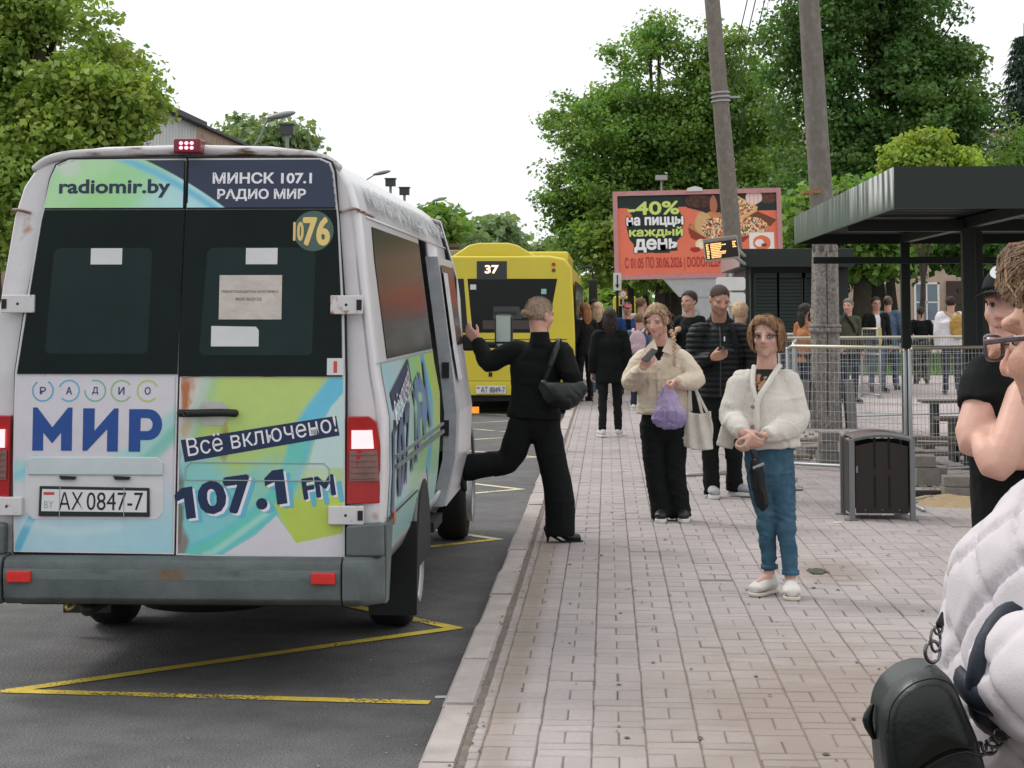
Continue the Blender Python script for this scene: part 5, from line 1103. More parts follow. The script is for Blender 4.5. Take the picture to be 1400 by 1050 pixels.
# roof cap lip over doors
obj('roof_lip', MB().tube([(-.72, .10, 2.42), (-.64, .085, 2.468), (-.45, .08, 2.492), (0, .078, 2.50), (.45, .08, 2.492), (.64, .085, 2.468), (.72, .10, 2.42)], (.016, .030), 8, k=5), mat('roof_lip_white', (.60, .58, .59), .35, var=.06, col2=(.13, .07, .035), cs=6, thr=.56, soft=.05, stretch=(.8, 3, 3)), van, local=True, smooth=True)
# third brake lamp
tb = obj('brake_lamp', MB().box2((X_(230), -.03, Z_(207)), (X_(268), .08, Z_(187))), mat('lamp_red_dark', (.18, .012, .025), .25), van, local=True, bevel=.008)
m_led = mat('led_pink', (1, .35, .45), .4, emit=(1, .30, .42), es=2.6)
for i in range(3):
    for j in range(2): obj('led', MB().ell((X_(241 + i * 7.5), -.033, Z_(193.5 + j * 6.5)), (.009, .005, .008), n=8, m=6), m_led, tb, local=True)
# tail lamps
m_red = mat('lamp_red', (.36, .012, .015), .12, var=.1, coat=.6); m_lit = mat('lamp_lit', (1, .5, .5), .3, emit=(1, .36, .38), es=1.25); m_clr = mat('lamp_smoke', (.22, .12, .11), .12, var=.25, vs=18, coat=.5)
for s in (-1, 1):
    def lq(px, py, out): x = (px - 241) / VS * s; return V((x, lean(Z_(py)) - out + max(0, abs(x) - .88) * .9, Z_(py)))
    pts = [(474, 569), (504, 569), (514, 578), (519, 610), (521, 650), (519, 688), (474, 688)]
    def lampmesh(pts, o0_, o1_):
        n_ = len(pts); v = [lq(*p, o1_) for p in pts] + [lq(*p, o0_) for p in pts]; return MB().add(v, [tuple(range(n_)), tuple(range(2 * n_ - 1, n_ - 1, -1))] + [(i, n_ + i, n_ + (i + 1) % n_, (i + 1) % n_) for i in range(n_)])
    tl = obj('tail_lamp', lampmesh(pts, -.02, .03), m_red, van, local=True, bevel=.006, normals=True)
    obj('lit_section', lampmesh([(481, 588), (508, 588), (510, 610), (510, 613), (481, 613)], .0, .036), m_lit, tl, local=True, normals=True)
    obj('smoked_section', lampmesh([(478, 616), (515, 616), (517, 657), (478, 657)], .0, .035), m_clr, tl, local=True, normals=True)
    for yy in (620, 628, 636, 644, 652): obj('lens_rib', lampmesh([(480, yy), (514, yy), (514, yy + 1.5), (480, yy + 1.5)], .03, .038), m_clr, tl, local=True, normals=True)
# bumper
def bsec(y0, drop=0): return None
mb = MB(); xs = [-.955, -.93, -.80, -.775, -.5, 0, .5, .775, .80, .93, .955]
def bumper(xs, z0, z1, out, nm, wrap=0):
    prof = [(z0, out - .05), (z0 + .03, out - .012), (z0 + .1, out), (z1 - .05, out), (z1 - .015, out - .012), (z1, out - .045), (z1, -.03), (z0, -.03)]
    vs = []; 
    for x in xs:
        k2 = max(0, abs(x) - .84) / .115; o_ = -.10 * k2 ** 2
        for z, o2 in prof: vs.append((x, -(o2 + (o_ if o2 > 0 else 0)), z))
    k3 = len(prof); fs = [(i * k3 + j, (i + 1) * k3 + j, (i + 1) * k3 + (j + 1) % k3, i * k3 + (j + 1) % k3) for i in range(len(xs) - 1) for j in range(k3)] + [tuple(range(k3)), tuple((len(xs) - 1) * k3 + j for j in range(k3 - 1, -1, -1))]
    return obj(nm, MB().add(vs, fs), m_bump, van, local=True, smooth=True, normals=True, bevel=.006)
bm_ = bumper([-.775, -.5, 0, .5, .775], Z_(822), Z_(759), .13, 'bumper')
for s in (-1, 1):
    c_ = bumper([s * x for x in (.782, .86, .90, .93, .95, .962)] if s > 0 else [-.962, -.95, -.93, -.90, -.86, -.782], Z_(822), Z_(757), .145, 'bumper_corner')
    mb = MB().prism([(0, Z_(757)), (.0, Z_(716)), (.165, Z_(712)), (.17, Z_(757))], (s * .79, -.0, 0), (s, 0, 0), (0, 0, 1), (0, -.075, 0)); obj('corner_top', mb, m_bump, van, local=True, bevel=.012, normals=True)
    mb = MB().prism([(0.0, Z_(714)), (.0, Z_(822)), (.55, Z_(800)), (1.18, Z_(760)), (1.22, Z_(714) - .03), (.3, Z_(714))], (s * .952, .0, 0), (0, 1, 0), (0, 0, 1), (s * .018, 0, 0)) ; 
    obj('side_cover', MB().prism([(0.0, Z_(716)), (.0, Z_(822)), (.12, Z_(822)), (.28, Z_(716))], (s * .945, .0, 0), (0, 1, 0), (0, 0, 1), (s * .022, 0, 0)), m_bump, van, local=True, normals=True)
    rf_ = obj('reflector', MB().box2((s * (X_(448) - .055), -.152, Z_(791)), (s * (X_(448) + .055), -.128, Z_(776))), mat('reflector_red', (.62, .03, .025), .25, var=.15, vs=60), bm_, local=True, bevel=.004)
def paintG(x, z):
    P = np.stack([x * 3, z * 14, x * 0], 1); c = np.tile(np.array((.125, .15, .148)), (len(x), 1)) * (1 + .25 * fbm(P, 70))[:, None]
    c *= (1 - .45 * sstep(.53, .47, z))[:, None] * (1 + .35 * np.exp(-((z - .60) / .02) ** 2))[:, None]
    m = np.clip(1.3 - ((x - .0) / .065) ** 2 + .8 * fbm(np.stack([x * 40, z * 12, x * 0], 1), 71), 0, 1) * .85; c = c * (1 - m[:, None]) + np.array((.17, .10, .05)) * m[:, None]
    m = sstep(.1, .5, fbm(np.stack([x * 9, z * 30, x * 0], 1), 73)) * .5; c = c * (1 - m[:, None]) + np.array((.06, .07, .065)) * m[:, None]; return c
for s in (1,): obj('grime_film', grid('g', -.772, .772, .53, .578, .008, lambda x, z: np.stack([x, x * 0 - .1308, z], 1), paintG), mat('grime_print', attr=True, rough=.6, var=.1, vs=40, bump=.3, bs=200), bm_, local=True, smooth=True)
obj('tow_eye', MB().tube([(X_(96), -.02, .44), (X_(92), -.05, .40), (X_(95), -.05, .385), (X_(101), -.03, .40), (X_(100), -.01, .44)], .009, 6, k=4), mat('brass', (.4, .3, .12), .4, .6), van, local=True, smooth=True)
obj('spare_wheel', MB().lathe([(.12, -.09), (.33, -.1), (.345, 0), (.33, .1), (.12, .09), (.12, -.09)], (0, .75, .40), (0, 0, 1), 28), mat('black_rubber'), van, local=True, smooth=True); obj('exhaust', MB().tube([(-.45, .12, .36), (-.47, .9, .34), (-.4, 1.6, .38)], .035, 10), mat('dark_steel'), van, local=True, smooth=True)  # spare wheel added here to keep light from getting in behind the bumper
# wheels
m_tyre = mat('tyre', (.010, .010, .011), .8, var=.2, bump=.5, bs=40); m_rim = mat('rim_silver', (.42, .42, .42), .4, .5, var=.15)
def wheel(x, y, r_, s, wd=.22, parent=van, nm='wheel', zc=None, mrim=None, dual=False):
    z = zc if zc is not None else r_; w_ = obj(nm, MB().lathe([(r_ * .6, -wd / 2), (r_ * .92, -wd / 2), (r_ * .99, -wd * .36), (r_, -wd * .2), (r_, wd * .2), (r_ * .99, wd * .36), (r_ * .92, wd / 2), (r_ * .6, wd / 2), (r_ * .58, 0)], (x, y, z), (s, 0, 0), 36), m_tyre, parent, local=True, smooth=True)
    obj('rim', MB().lathe([(.001, .03), (r_ * .16, .035), (r_ * .2, .0), (r_ * .3, -.02), (r_ * .5, .02), (r_ * .56, .035), (r_ * .62, wd / 2 + .004), (r_ * .6, wd / 2 - .02)], (x + s * .04, y, z), (s, 0, 0), 30), mrim or m_rim, w_, local=True, smooth=True)
    for k2 in range(6): a = k2 * math.pi / 3; obj('nut', MB().ell((x + s * .065, y + math.cos(a) * r_ * .24, z + math.sin(a) * r_ * .24), .014, n=6, m=4), m_gsteel, w_, local=True)
    return w_
for s in (-1, 1):
    wheel(s * .785, 1.95, .345, s); wheel(s * .81, 5.97, .345, s)
    # black arch lining and grey flare
    for yc, r_ in ((1.95, .425), (5.97, .42)):
        pts = [V((s * .938, yc + r_ * math.cos(R(a)), .36 + r_ * math.sin(R(a)) * 1.12)) for a in range(12, 172, 10)]
        obj('wheel_arch', MB().tube(pts, (.014, .028), 8, cap=(1, 1), wide=(s, 0, 0)), mat('flare_grey', (.11, .12, .125), .6, var=.15), van, local=True, smooth=True)
        obj('arch_well', MB().lathe([(r_ * 1.0, -.2), (r_ * 1.0, .0)], (s * .93, yc, .38), (s, 0, 0), 30).lathe([(.001, 0), (r_ * 1.03, 0)], (s * .966, yc, .38), (s, 0, 0), 30), m_blk, van, local=True) if False else None
    obj('under_shade_box', MB().box2((s * .36, .75, .30), (s * .66, 1.5, .42)), m_blk, van, local=True); obj('mud_flap', MB().box2((s * .70, 1.52, .12), (s * .96, 1.535, .62)), m_blk, van, local=True)  # plain black boxes added to block light under the rear body
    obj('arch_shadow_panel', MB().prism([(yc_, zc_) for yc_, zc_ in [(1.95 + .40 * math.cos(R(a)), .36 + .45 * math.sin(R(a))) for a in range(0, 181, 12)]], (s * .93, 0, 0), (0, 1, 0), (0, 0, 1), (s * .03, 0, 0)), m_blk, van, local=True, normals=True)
# the side below window line: advert film following the body side
def side_x(z):
    zs = np.array([p[1] for p in PR]); xs_ = np.array([p[0] for p in PR]); return np.interp(z, zs, xs_)
def paintS(y, z):
    n_ = len(y); c = np.tile(np.array(S(176, 200, 204)), (n_, 1))
    col_mix(c, sstep(.9, 1.4, y) * (1 - sstep(.4, .75, np.abs(z - 1.2))), (150, 196, 138)); col_mix(c, sstep(1.7, 2.0, y) * sstep(.9, 1.2, z), (176, 196, 100))
    b = seg(y * 100, z * 100, curve([(0, 150), (40, 145), (70, 120), (75, 90), (40, 62)]), 9, 6); col_mix(c, b * .6, (150, 200, 214))
    b = seg(y * 100, z * 100, curve([(215, 150), (228, 110), (200, 70)]), 12, 4); col_mix(c, b, (96, 176, 200))
    col_mix(c, sstep(1.0, .6, z), (130, 178, 176)); col_mix(c, (y > 3.2) * .8, (196, 196, 198)); return c
for s in (1, -1):
    me = grid('advert_film', .14, 2.88, .62, 1.50, .02, lambda y, z: np.stack([s * (side_x(z) + .003), y, z], 1), paintS, lambda y, z: ~((np.abs(y - 1.95) < .46) & (z < .36 + .5 * np.sqrt(np.maximum(0, 1 - ((y - 1.95) / .46) ** 2)))))
    obj('advert_film', me, m_print, van, local=True, smooth=True)
def stext(s, y0, y1, z0, z1, col, bold, rot=0, out=.012):
    for k2 in range(5 if bold > .02 else 1):
        me = textmesh(s, min(bold, .012)); c = getco(me); lo, hi = c.min(0), c.max(0); a = R(rot); q = bold * (z1 - z0) * .6
        u = (c[:, 0] - lo[0]) / (hi[0] - lo[0]) * (y1 - y0) + (0, q, -q, 0, 0)[k2]; v = (c[:, 1] - lo[1]) / (hi[1] - lo[1]) * (z1 - z0) + (0, 0, 0, q, -q)[k2]
        y = y0 + u * math.cos(a) - v * math.sin(a); z = z0 + u * math.sin(a) + v * math.cos(a); setco(me, np.stack([side_x(z) + out + k2 * .0002, y, z], 1)); me.materials.clear(); obj('lettering', me, mat('print_%d_%d_%d' % col, S(*col), .4, var=.03), van, local=True)
mb = MB(); q = [(.28, 1.16), (1.32, 1.36), (1.32, 1.50), (.28, 1.36)]; mb.add([(side_x(b) + .010, a, b) for a, b in q], [(0, 1, 2, 3)]); obj('strip_mark', mb, mat('print_%d_%d_%d' % NAVY, S(*NAVY), .4, var=.03), van, local=True)
stext('Всё включено!', .34, 1.26, 1.20, 1.32, WH, .004, 10, .014)
stext('107.1', .25, 1.40, .80, 1.18, (86, 98, 128), .05, 8); stext('FM', 1.45, 2.2, 1.0, 1.36, (96, 120, 150), .05, 8)
obj('door_rail', MB().box2((.967, .32, 1.00), (.985, 3.0, 1.02)).box2((.967, .32, 1.05), (.983, 3.0, 1.065)), mat('rail_grey', (.2, .22, .22), .4, .4), van, local=True)
obj('side_seam', MB().box2((.962, .1, .785), (.969, 1.5, .79)), m_blk, van, local=True); obj('marker_lamp', MB().box2((.955, .28, .74), (.972, .36, .80)), mat('amber', (.5, .12, .03), .3), van, local=True)
for z in (1.505,): obj('side_seam', MB().box2((side_x(z) + .002, .05, z), (side_x(z) + .005, 2.88, z + .005)), mat('press_line'), van, local=True)
# side windows (both sides) with reflections
for s in (1, -1):
    for y0, y1 in ((.42, 2.84),) + (((3.4, 4.35),) if s < 0 else ()):
        vs = []; zz_l = [1.52, 1.75, 2.0, 2.16]
        for z in zz_l: vs += [(s * (side_x(z) + .005), y0 + (.06 if z > 2.1 else 0), z), (s * (side_x(z) + .005), y1, z)]
        obj('side_window', MB().add(vs, [(2 * i, 2 * i + 1, 2 * i + 3, 2 * i + 2) for i in range(3)]), mat('side_glass', (.012, .018, .018), .16, var=.3, spec=.14), van, local=True, solid=.004)
    obj('window_pillar', MB().box2((s * .865, 1.55, 1.53), (s * .885, 1.62, 2.16)), m_blk, van, local=True) if False else None
# open sliding door pushed outwards, with its pale front edge
dd = obj('sliding_door', MB().add([(side_x(z) + .055 + (.02 if z < 1.3 else 0), y, z) for y in (3.5, 4.7) for z in (.50, .8, 1.1, 1.45, 1.75, 2.1)] , [(i, i + 1, 7 + i, 6 + i) for i in range(5)]), m_wht, van, local=True, solid=-.05 if False else .05); dd['label'] = 'side door standing a little proud of the body'
obj('door_edge', MB().add([(side_x(z) + o, 3.48, z) for o in (-.02, .06) for z in (.50, .8, 1.1, 1.45, 1.75, 2.1)], [(i, 6 + i, 7 + i, i + 1) for i in range(5)]), mat('door_edge_grey', (.33, .36, .38), .35, var=.2, vs=12), dd, local=True, solid=.012)
obj('door_window', MB().add([(side_x(z) + .064, y, z) for y in (3.6, 4.6) for z in (1.52, 1.75, 2.05)], [(i, i + 1, 4 + i, 3 + i) for i in range(2)]), mat('side_glass'), dd, local=True)
obj('price_list', MB().add([(side_x(z) + .072, y, z) for y in (3.62, 3.95) for z in (1.3, 1.5, 1.75, 2.0)], [(i, i + 1, 5 + i, 4 + i) for i in range(3)]), mat('price_paper', (.5, .49, .5), .8, var=.35, vs=14), dd, local=True)
[obj('door_latch', MB().box2((.93, 3.455, z), (.975, 3.47, z + .1)), m_blk, dd, local=True) for z in (.95, 1.32)]
for z0, z1, nm in ((.52, .62, 'step'), ): obj(nm, MB().box2((.55, 2.9, z0 - .12), (.93, 3.5, z0 - .06)), m_blk, van, local=True)
obj('front_door', MB().add([(side_x(z) + .006, y, z) for y in (4.5, 5.45) for z in (.55, .8, 1.1, 1.45)], [(i, i + 1, 5 + i, 4 + i) for i in range(3)]), m_wht, van, local=True, solid=.01)
obj('front_window', MB().add([(side_x(z) + .008, y, z) for y in (4.55, 5.5) for z in (1.5, 1.75, 2.0)], [(i, i + 1, 4 + i, 3 + i) for i in range(2)]), mat('side_glass'), van, local=True)
# right mirror
mi = obj('wing_mirror', MB().box((1.235, 5.25, 1.60), (.13, .16, .25)), m_blk, van, local=True, bevel=.03); obj('mirror_glass', MB().box((1.235, 5.166, 1.62), (.105, .004, .19)).box((1.235, 5.166, 1.50), (.10, .004, .02)), mat('mirror', (.25, .28, .25), .06, 1, var=0), mi, local=True); obj('mirror_arm', MB().tube([(.95, 5.35, 1.5), (1.2, 5.27, 1.5)], .025, 8), m_blk, mi, local=True)
obj('mirror_socket', MB().box((1.0, 5.1, 1.52), (.12, .1, .12)), m_blk, van, local=True, bevel=.02)
# roof skins of old text on the roof side
for k2 in range(9): obj('roof_letter_mark', MB().box((0.815, 2.2 + k2 * .26, 2.325), (.002, .12, .13), Matrix.Rotation(R(-24), 3, 'Y')), mat('faded_print', (.38, .39, .41), .5), van, local=True) if False else None
me = textmesh('МИНСК РАДИО МИР', .03); c = getco(me); lo, hi = c.min(0), c.max(0); u = (c[:, 0] - lo[0]) / (hi[0] - lo[0]); v = (c[:, 1] - lo[1]) / (hi[1] - lo[1])
setco(me, np.stack([.856 - .058 * v + .004, .5 + u * 4.2, 2.235 + .12 * v], 1)); me.materials.clear(); obj('lettering', me, mat('faded_print', (.40, .41, .43), .5), van, local=True)
obj('roof_hatch', MB().box2((-.4, 2.4, 2.54), (.4, 3.2, 2.58)), m_wht, van, local=True, bevel=.02)

# ================================================================ YELLOW CITY BUS
YBS = 32.4; kb = YBS / F_PX
m_yb = mat('bus_yellow', (.60, .49, .03), .35, var=.06, vs=2, coat=.3); m_bg = mat('bus_black_glass', (.006, .009, .008), .12, var=.2, spec=.2); m_bk = mat('bus_black', (.012, .013, .013), .6)
bx1 = at(786, 430, YBS).x; bx0 = bx1 - 2.52; bus = thing('city_bus', 'yellow city bus number 37 seen from behind, beyond the minibus', 'bus', ((bx0 + bx1) / 2, YBS, RZ))
def bz(py): return at(700, py, YBS).z
def bxx(px): return at(px, 430, YBS).x
def brp(px, py, o=0): p = at(px, py, YBS); return V((p.x, YBS - o, p.z))
zf, zrf = bz(541), bz(352)
mb = MB(); L_ = [(0, zf), (2.52, zf), (2.52, zf + 1.0), (2.47, zrf - .18), (2.36, zrf - .02), (2.1, zrf + .03), (.42, zrf + .03), (.16, zrf - .02), (.05, zrf - .18), (0, zf + 1.0)]
vs = [];
for y, s in ((YBS, .985), (YBS + .05, 1), (YBS + 11.8, 1), (YBS + 11.9, .98)): vs += [(bx0 + 1.26 + (x - 1.26) * s, y, (z - 1.5) * s + 1.5) for x, z in L_]
k3 = len(L_); fs = [(i * k3 + j, i * k3 + (j + 1) % k3, (i + 1) * k3 + (j + 1) % k3, (i + 1) * k3 + j) for i in range(3) for j in range(k3)] + [tuple(range(k3 - 1, -1, -1)), tuple(3 * k3 + j for j in range(k3))]
obj('body', MB().add(vs, fs), m_yb, bus, bevel=.03, normals=True)
obj('underbody', MB().box2((bx0 + .06, YBS + .12, RZ + .22), (bx1 - .06, YBS + 11.7, zf + .02)), m_bk, bus)
def bp(poly, o, nm, m, parent=bus, th=.015, bev=0): v = [brp(*p, o) for p in poly]; return obj(nm, MB().prism([(a.x, a.z) for a in v], (0, YBS - o + th, 0), (1, 0, 0), (0, 0, 1), (0, -th, 0)), m, parent, bevel=bev, normals=True)
bp([(639, 381), (762, 381), (748, 455), (646, 455)], .005, 'rear_window', m_bg, bev=.006)
bp([(614, 381), (634, 381), (640, 455), (606, 455)], .005, 'side_strip', m_bk)
ds = bp([(652, 357), (693, 357), (693, 382), (652, 382)], .012, 'route_display', mat('display_grey', (.03, .035, .035), .4)); textfit('route_number', '37', brp(663, 374, .032), (1, 0, 0), (0, 0, 1), 19 * kb, 11.5 * kb, mat('led_orange', (1, .6, .4), .5, emit=(1, .62, .42), es=1.6), ds, .03, local=False)
for py, c_ in ((361.5, (.45, .03, .02)), (369.5, (.12, .05, .02))): p = brp(757, py, .0); obj('marker_lamp', MB().lathe([(.001, .02), (.028, .02), (.034, 0)], p, (0, -1, 0), 14), mat('bus_lamp_%d' % int(py), c_, .3), bus)
for py in (464, 521): p = MB().bar(brp(600, py, .002), brp(775, py, .002), .008, .012); obj('seam', p, m_bk, bus)
bp([(640, 521), (700, 521), (700, 524), (640, 524)], .02, 'bumper_ledge', m_yb); bp([(590, 523), (700, 523), (704, 530), (700, 540), (590, 540)], .05, 'bumper', m_yb, bev=.01)
np_ = bp([(651, 527), (692, 527), (692, 538), (651, 538)], .08, 'number_plate', mat('plate_face_white')); textfit('plate_text', 'АТ 8849-7', brp(658, 536.5, .098), (1, 0, 0), (0, 0, 1), 32.5 * kb, 8 * kb, mat('print_26_30_34'), np_, 0, local=False)
bp([(652.5, 529), (656, 529), (656, 531), (652.5, 531)], .083, 'flag_mark', mat('plate_red'), np_)
bp([(668, 509), (673, 509), (673, 515), (668, 515)], .01, 'lock', m_bk); bp([(645, 556), (655, 556), (655, 565), (645, 565)], .03, 'fog_lamp', mat('amber_lamp', (.8, .25, .02), .3, emit=(1, .35, .03), es=.5))
bp([(643, 389), (651, 389), (651, 396), (643, 396)], .021, 'sticker', m_pap); bp([(740, 395), (747, 395), (747, 402), (740, 402)], .021, 'sticker', mat('sticker_teal', (.25, .5, .45), .5)); bp([(675, 419), (710, 419), (714, 436), (674, 436)], .012, 'seat_shape', mat('seat_grey', (.045, .048, .05), .6)); bp([(660, 438), (692, 438), (692, 450), (660, 450)], .013, 'seat_shape', mat('seat_tan', (.06, .05, .045), .7)); bp([(696, 438), (728, 438), (728, 450), (696, 450)], .013, 'seat_shape', mat('seat_tan')); bp([(676, 426), (706, 426), (706, 430), (676, 430)], .022, 'window_text_strip', mat('seat_dark', (.02, .02, .02), .6))
obj('roof_pod', MB().prism([(-.72, 0), (-.42, .2), (-.25, .24), (.25, .24), (.42, .2), (.75, 0)], (bxx(673), YBS + .25, zrf + .02), (1, 0, 0), (0, 0, 1), (0, 2.6, 0)), m_yb, bus, bevel=.03, normals=True)
obj('roof_pod', MB().box2((bxx(700), YBS + 3.2, zrf), (bxx(772), YBS + 8, zrf + .2)), m_yb, bus, bevel=.04); obj('roof_box', MB().box2((bx0 + .1, YBS + 1, zrf), (bxx(634), YBS + 6, zrf + .16)), mat('box_tan', (.28, .24, .14), .6), bus, bevel=.02)
p = at(621, 336, YBS + 3); obj('roof_vent', MB().lathe([(.14, -.2), (.1, 0), (.1, .1), (.16, .1), (.16, .17), (.001, .17)], (p.x, YBS + 3, zrf + .17), (0, 0, 1), 14), mat('vent_brown', (.10, .08, .04), .6), bus)
# dark glazed side with doors and pillars
y0 = YBS + .3
for k2 in range(8): obj('side_window', MB().box2((bx1 - .002, y0 + k2 * 1.4, bz(520) if k2 in (0, 3, 6) else bz(470)), (bx1 + .012, y0 + k2 * 1.4 + 1.32, bz(384))), m_bg, bus)
for yy in (YBS + 2.6, YBS + 9.2): 
    for s in (0, 1): wheel(bx0 + .15 if s == 0 else bx1 - .15, yy, .47, 1 if s else -1, .28, bus, 'wheel', RZ + .47) if False else obj('wheel', MB().lathe([(.2, -.13), (.46, -.14), (.47, 0), (.46, .14), (.2, .14), (.001, .1)], (bx0 + .15 if s == 0 else bx1 - .13, yy, RZ + .47), (1 if s else -1, 0, 0), 24), m_tyre, bus, smooth=True)
p = at(792, 400, YBS + 11.6); mm = obj('wing_mirror', MB().box((bx1 + .22, YBS + 11.9, p.z - .0), (.2, .1, .62)), m_bk, bus, bevel=.04); obj('mirror_arm', MB().tube([(bx1 - .1, YBS + 11.9, p.z + .55), (bx1 + .15, YBS + 11.9, p.z + .6), (bx1 + .24, YBS + 11.9, p.z + .3)], .025, 6, k=3), m_bk, mm)
# far traffic: a yellow bus, a white car
def farbus(px0, px1, pyt, Y, lb, name='city_bus'):
    a, b = at(px0, pyt, Y), at(px1, pyt, Y); t = thing(name, lb, 'bus', ((a.x + b.x) / 2, Y, RZ), 'yellow buses far down the street'); zt_ = a.z
    obj('body', MB().box2((a.x, Y, RZ + .35), (b.x, Y + 10, zt_)), m_yb, t, bevel=.08); obj('windscreen', MB().box2((a.x + .15, Y - .02, RZ + 1.2), (b.x - .15, Y, zt_ - .45)), m_bg, t); obj('destination_strip', MB().box2((a.x + .3, Y - .03, zt_ - .38), (b.x - .3, Y - .002, zt_ - .12)), m_bk, t); obj('bumper', MB().box2((a.x, Y - .1, RZ + .25), (b.x, Y, RZ + .65)), m_bk, t)
    for x_ in (a.x + .1, b.x - .4): obj('wheel', MB().lathe([(.2, 0), (.45, 0), (.45, .3), (.2, .3)], (x_, Y + 1.5, RZ + .45), (1, 0, 0), 16), m_tyre, t)
farbus(839, 869, 405, 88, 'yellow bus facing us far off between the arrow sign and the crowd'); farbus(797, 806, 405, 175, 'tiny yellow bus far away right of the bus mirror')
def car(px, Y, m, lb, w_=1.75):
    x = at(px, 430, Y).x; t = thing('parked_car', lb, 'car', (x, Y, RZ), 'cars beyond the crowd')
    body = MB(); pr = [(-.0, .35), (0, .75), (.1, .92), (.95, 1.0), (1.5, 1.42), (3.0, 1.45), (3.7, 1.02), (4.3, .9), (4.35, .4)]
    o = obj('body', MB().prism([(a, b) for a, b in pr], (x - w_ / 2, Y, RZ), (0, 1, 0), (0, 0, 1), (w_, 0, 0)), m, t, bevel=.06, normals=True)
    obj('windscreen', MB().add([(x - .72, Y + .99, RZ + 1.03), (x + .72, Y + .99, RZ + 1.03), (x + .62, Y + 1.47, RZ + 1.4), (x - .62, Y + 1.47, RZ + 1.4)], [(0, 1, 2, 3)]), m_bg, t, solid=.01)
    for s in (-1, 1): obj('headlight', MB().box((x + s * .65, Y, RZ + .68), (.3, .06, .14)), m_rim, t); [obj('wheel', MB().lathe([(.15, 0), (.31, 0), (.31, .2), (.15, .2), (.001, .15)], (x + s * (w_ / 2 - .18), Y + yy, RZ + .31), (s, 0, 0), 16), m_tyre, t) for yy in (.8, 3.5)]
car(842, 74, mat('car_white', (.7, .7, .72), .3, coat=.5), 'white car behind the crowd near the arrow sign'); car(806, 95, mat('car_silver', (.45, .46, .48), .3, .3, coat=.5), 'silver car far down the road behind the ginger-haired woman')

# ================================================================ PEOPLE
m_skin = mat('skin', attr=True, rough=.5, var=.05, vs=30, sss=.25, bump=.15, bs=200)
m_eye = mat('eye_white', (.38, .33, .31), .2, var=0); m_iris = mat('iris_dark', (.02, .018, .016), .15, var=0)
def cloth(name, col=(.5, .5, .5), rough=.85, bump=.22, bs=320, var=.12, sheen=.0, **k): return mat(name, col, rough, var=var, vs=14, bump=bump, bs=bs, sheen=sheen, spec=.2, **k)
m_black = cloth('cloth_black', (.0045, .0055, .0055)); m_black2 = cloth('cloth_black_soft', (.008, .0085, .009)); m_puff = cloth('puffer_black', (.005, .006, .0065), .5, sheen=0)
m_cream = cloth('cream_jacket', (.60, .51, .40), var=.08); m_ivory = cloth('ivory_knit', (.66, .62, .56), bump=.8, bs=230, stretchb=(1, 1, .12), var=.06); m_jean = cloth('blue_jeans', (.036, .085, .13), var=.35, bs=260, col2=(.06, .13, .19), cs=5, thr=.56, soft=.16)
m_jean2 = cloth('dark_jeans', (.03, .06, .10), var=.3); m_olive = cloth('olive_cloth', (.06, .062, .04)); m_denim = cloth('denim_jacket', (.085, .13, .19), var=.2); m_white = cloth('white_shirt', (.66, .65, .68), var=.05)
m_blue = cloth('blue_jacket', (.02, .05, .17)); m_grey = cloth('grey_cloth', (.28, .28, .28)); m_navy = cloth('navy_cloth', (.02, .028, .045)); m_pink = cloth('pink_cloth', (.42, .30, .34)); m_mustard = cloth('mustard_bag', (.36, .22, .06), .7)
m_camo = cloth('camo_cloth', (.10, .10, .08), col2=(.02, .02, .02), cs=9, thr=.5, soft=.03); m_quilt = cloth('quilted_white', (.56, .52, .54), .75, var=.05, bump=.12)
m_leath = mat('black_leather', (.0035, .006, .0055), .38, var=.15, vs=8, bump=.08, bs=160, spec=.4)
def hairmat(name, col, col2): return mat(name, col, .48, var=.3, vs=26, stretch=(7, 7, 1), col2=col2, cs=12, thr=.52, soft=.12, bump=1.6, bs=60, stretchb=(4, 4, .35), spec=.3, island=.24)
h_blonde = hairmat('hair_blonde', (.68, .47, .30), (.48, .32, .19)); h_red = hairmat('hair_auburn', (.50, .30, .165), (.34, .185, .09)); h_brown = hairmat('hair_brown', (.035, .020, .014), (.015, .010, .008)); h_dark = hairmat('hair_dark', (.022, .016, .013), (.05, .035, .026))
h_ginger = hairmat('hair_ginger', (.42, .19, .07), (.25, .10, .035)); h_grey = hairmat('hair_grey', (.22, .21, .20), (.10, .095, .09)); h_buzz = hairmat('hair_buzz', (.075, .045, .032), (.05, .03, .022)); h_lbrown = hairmat('hair_light_brown', (.27, .16, .085), (.15, .085, .045))

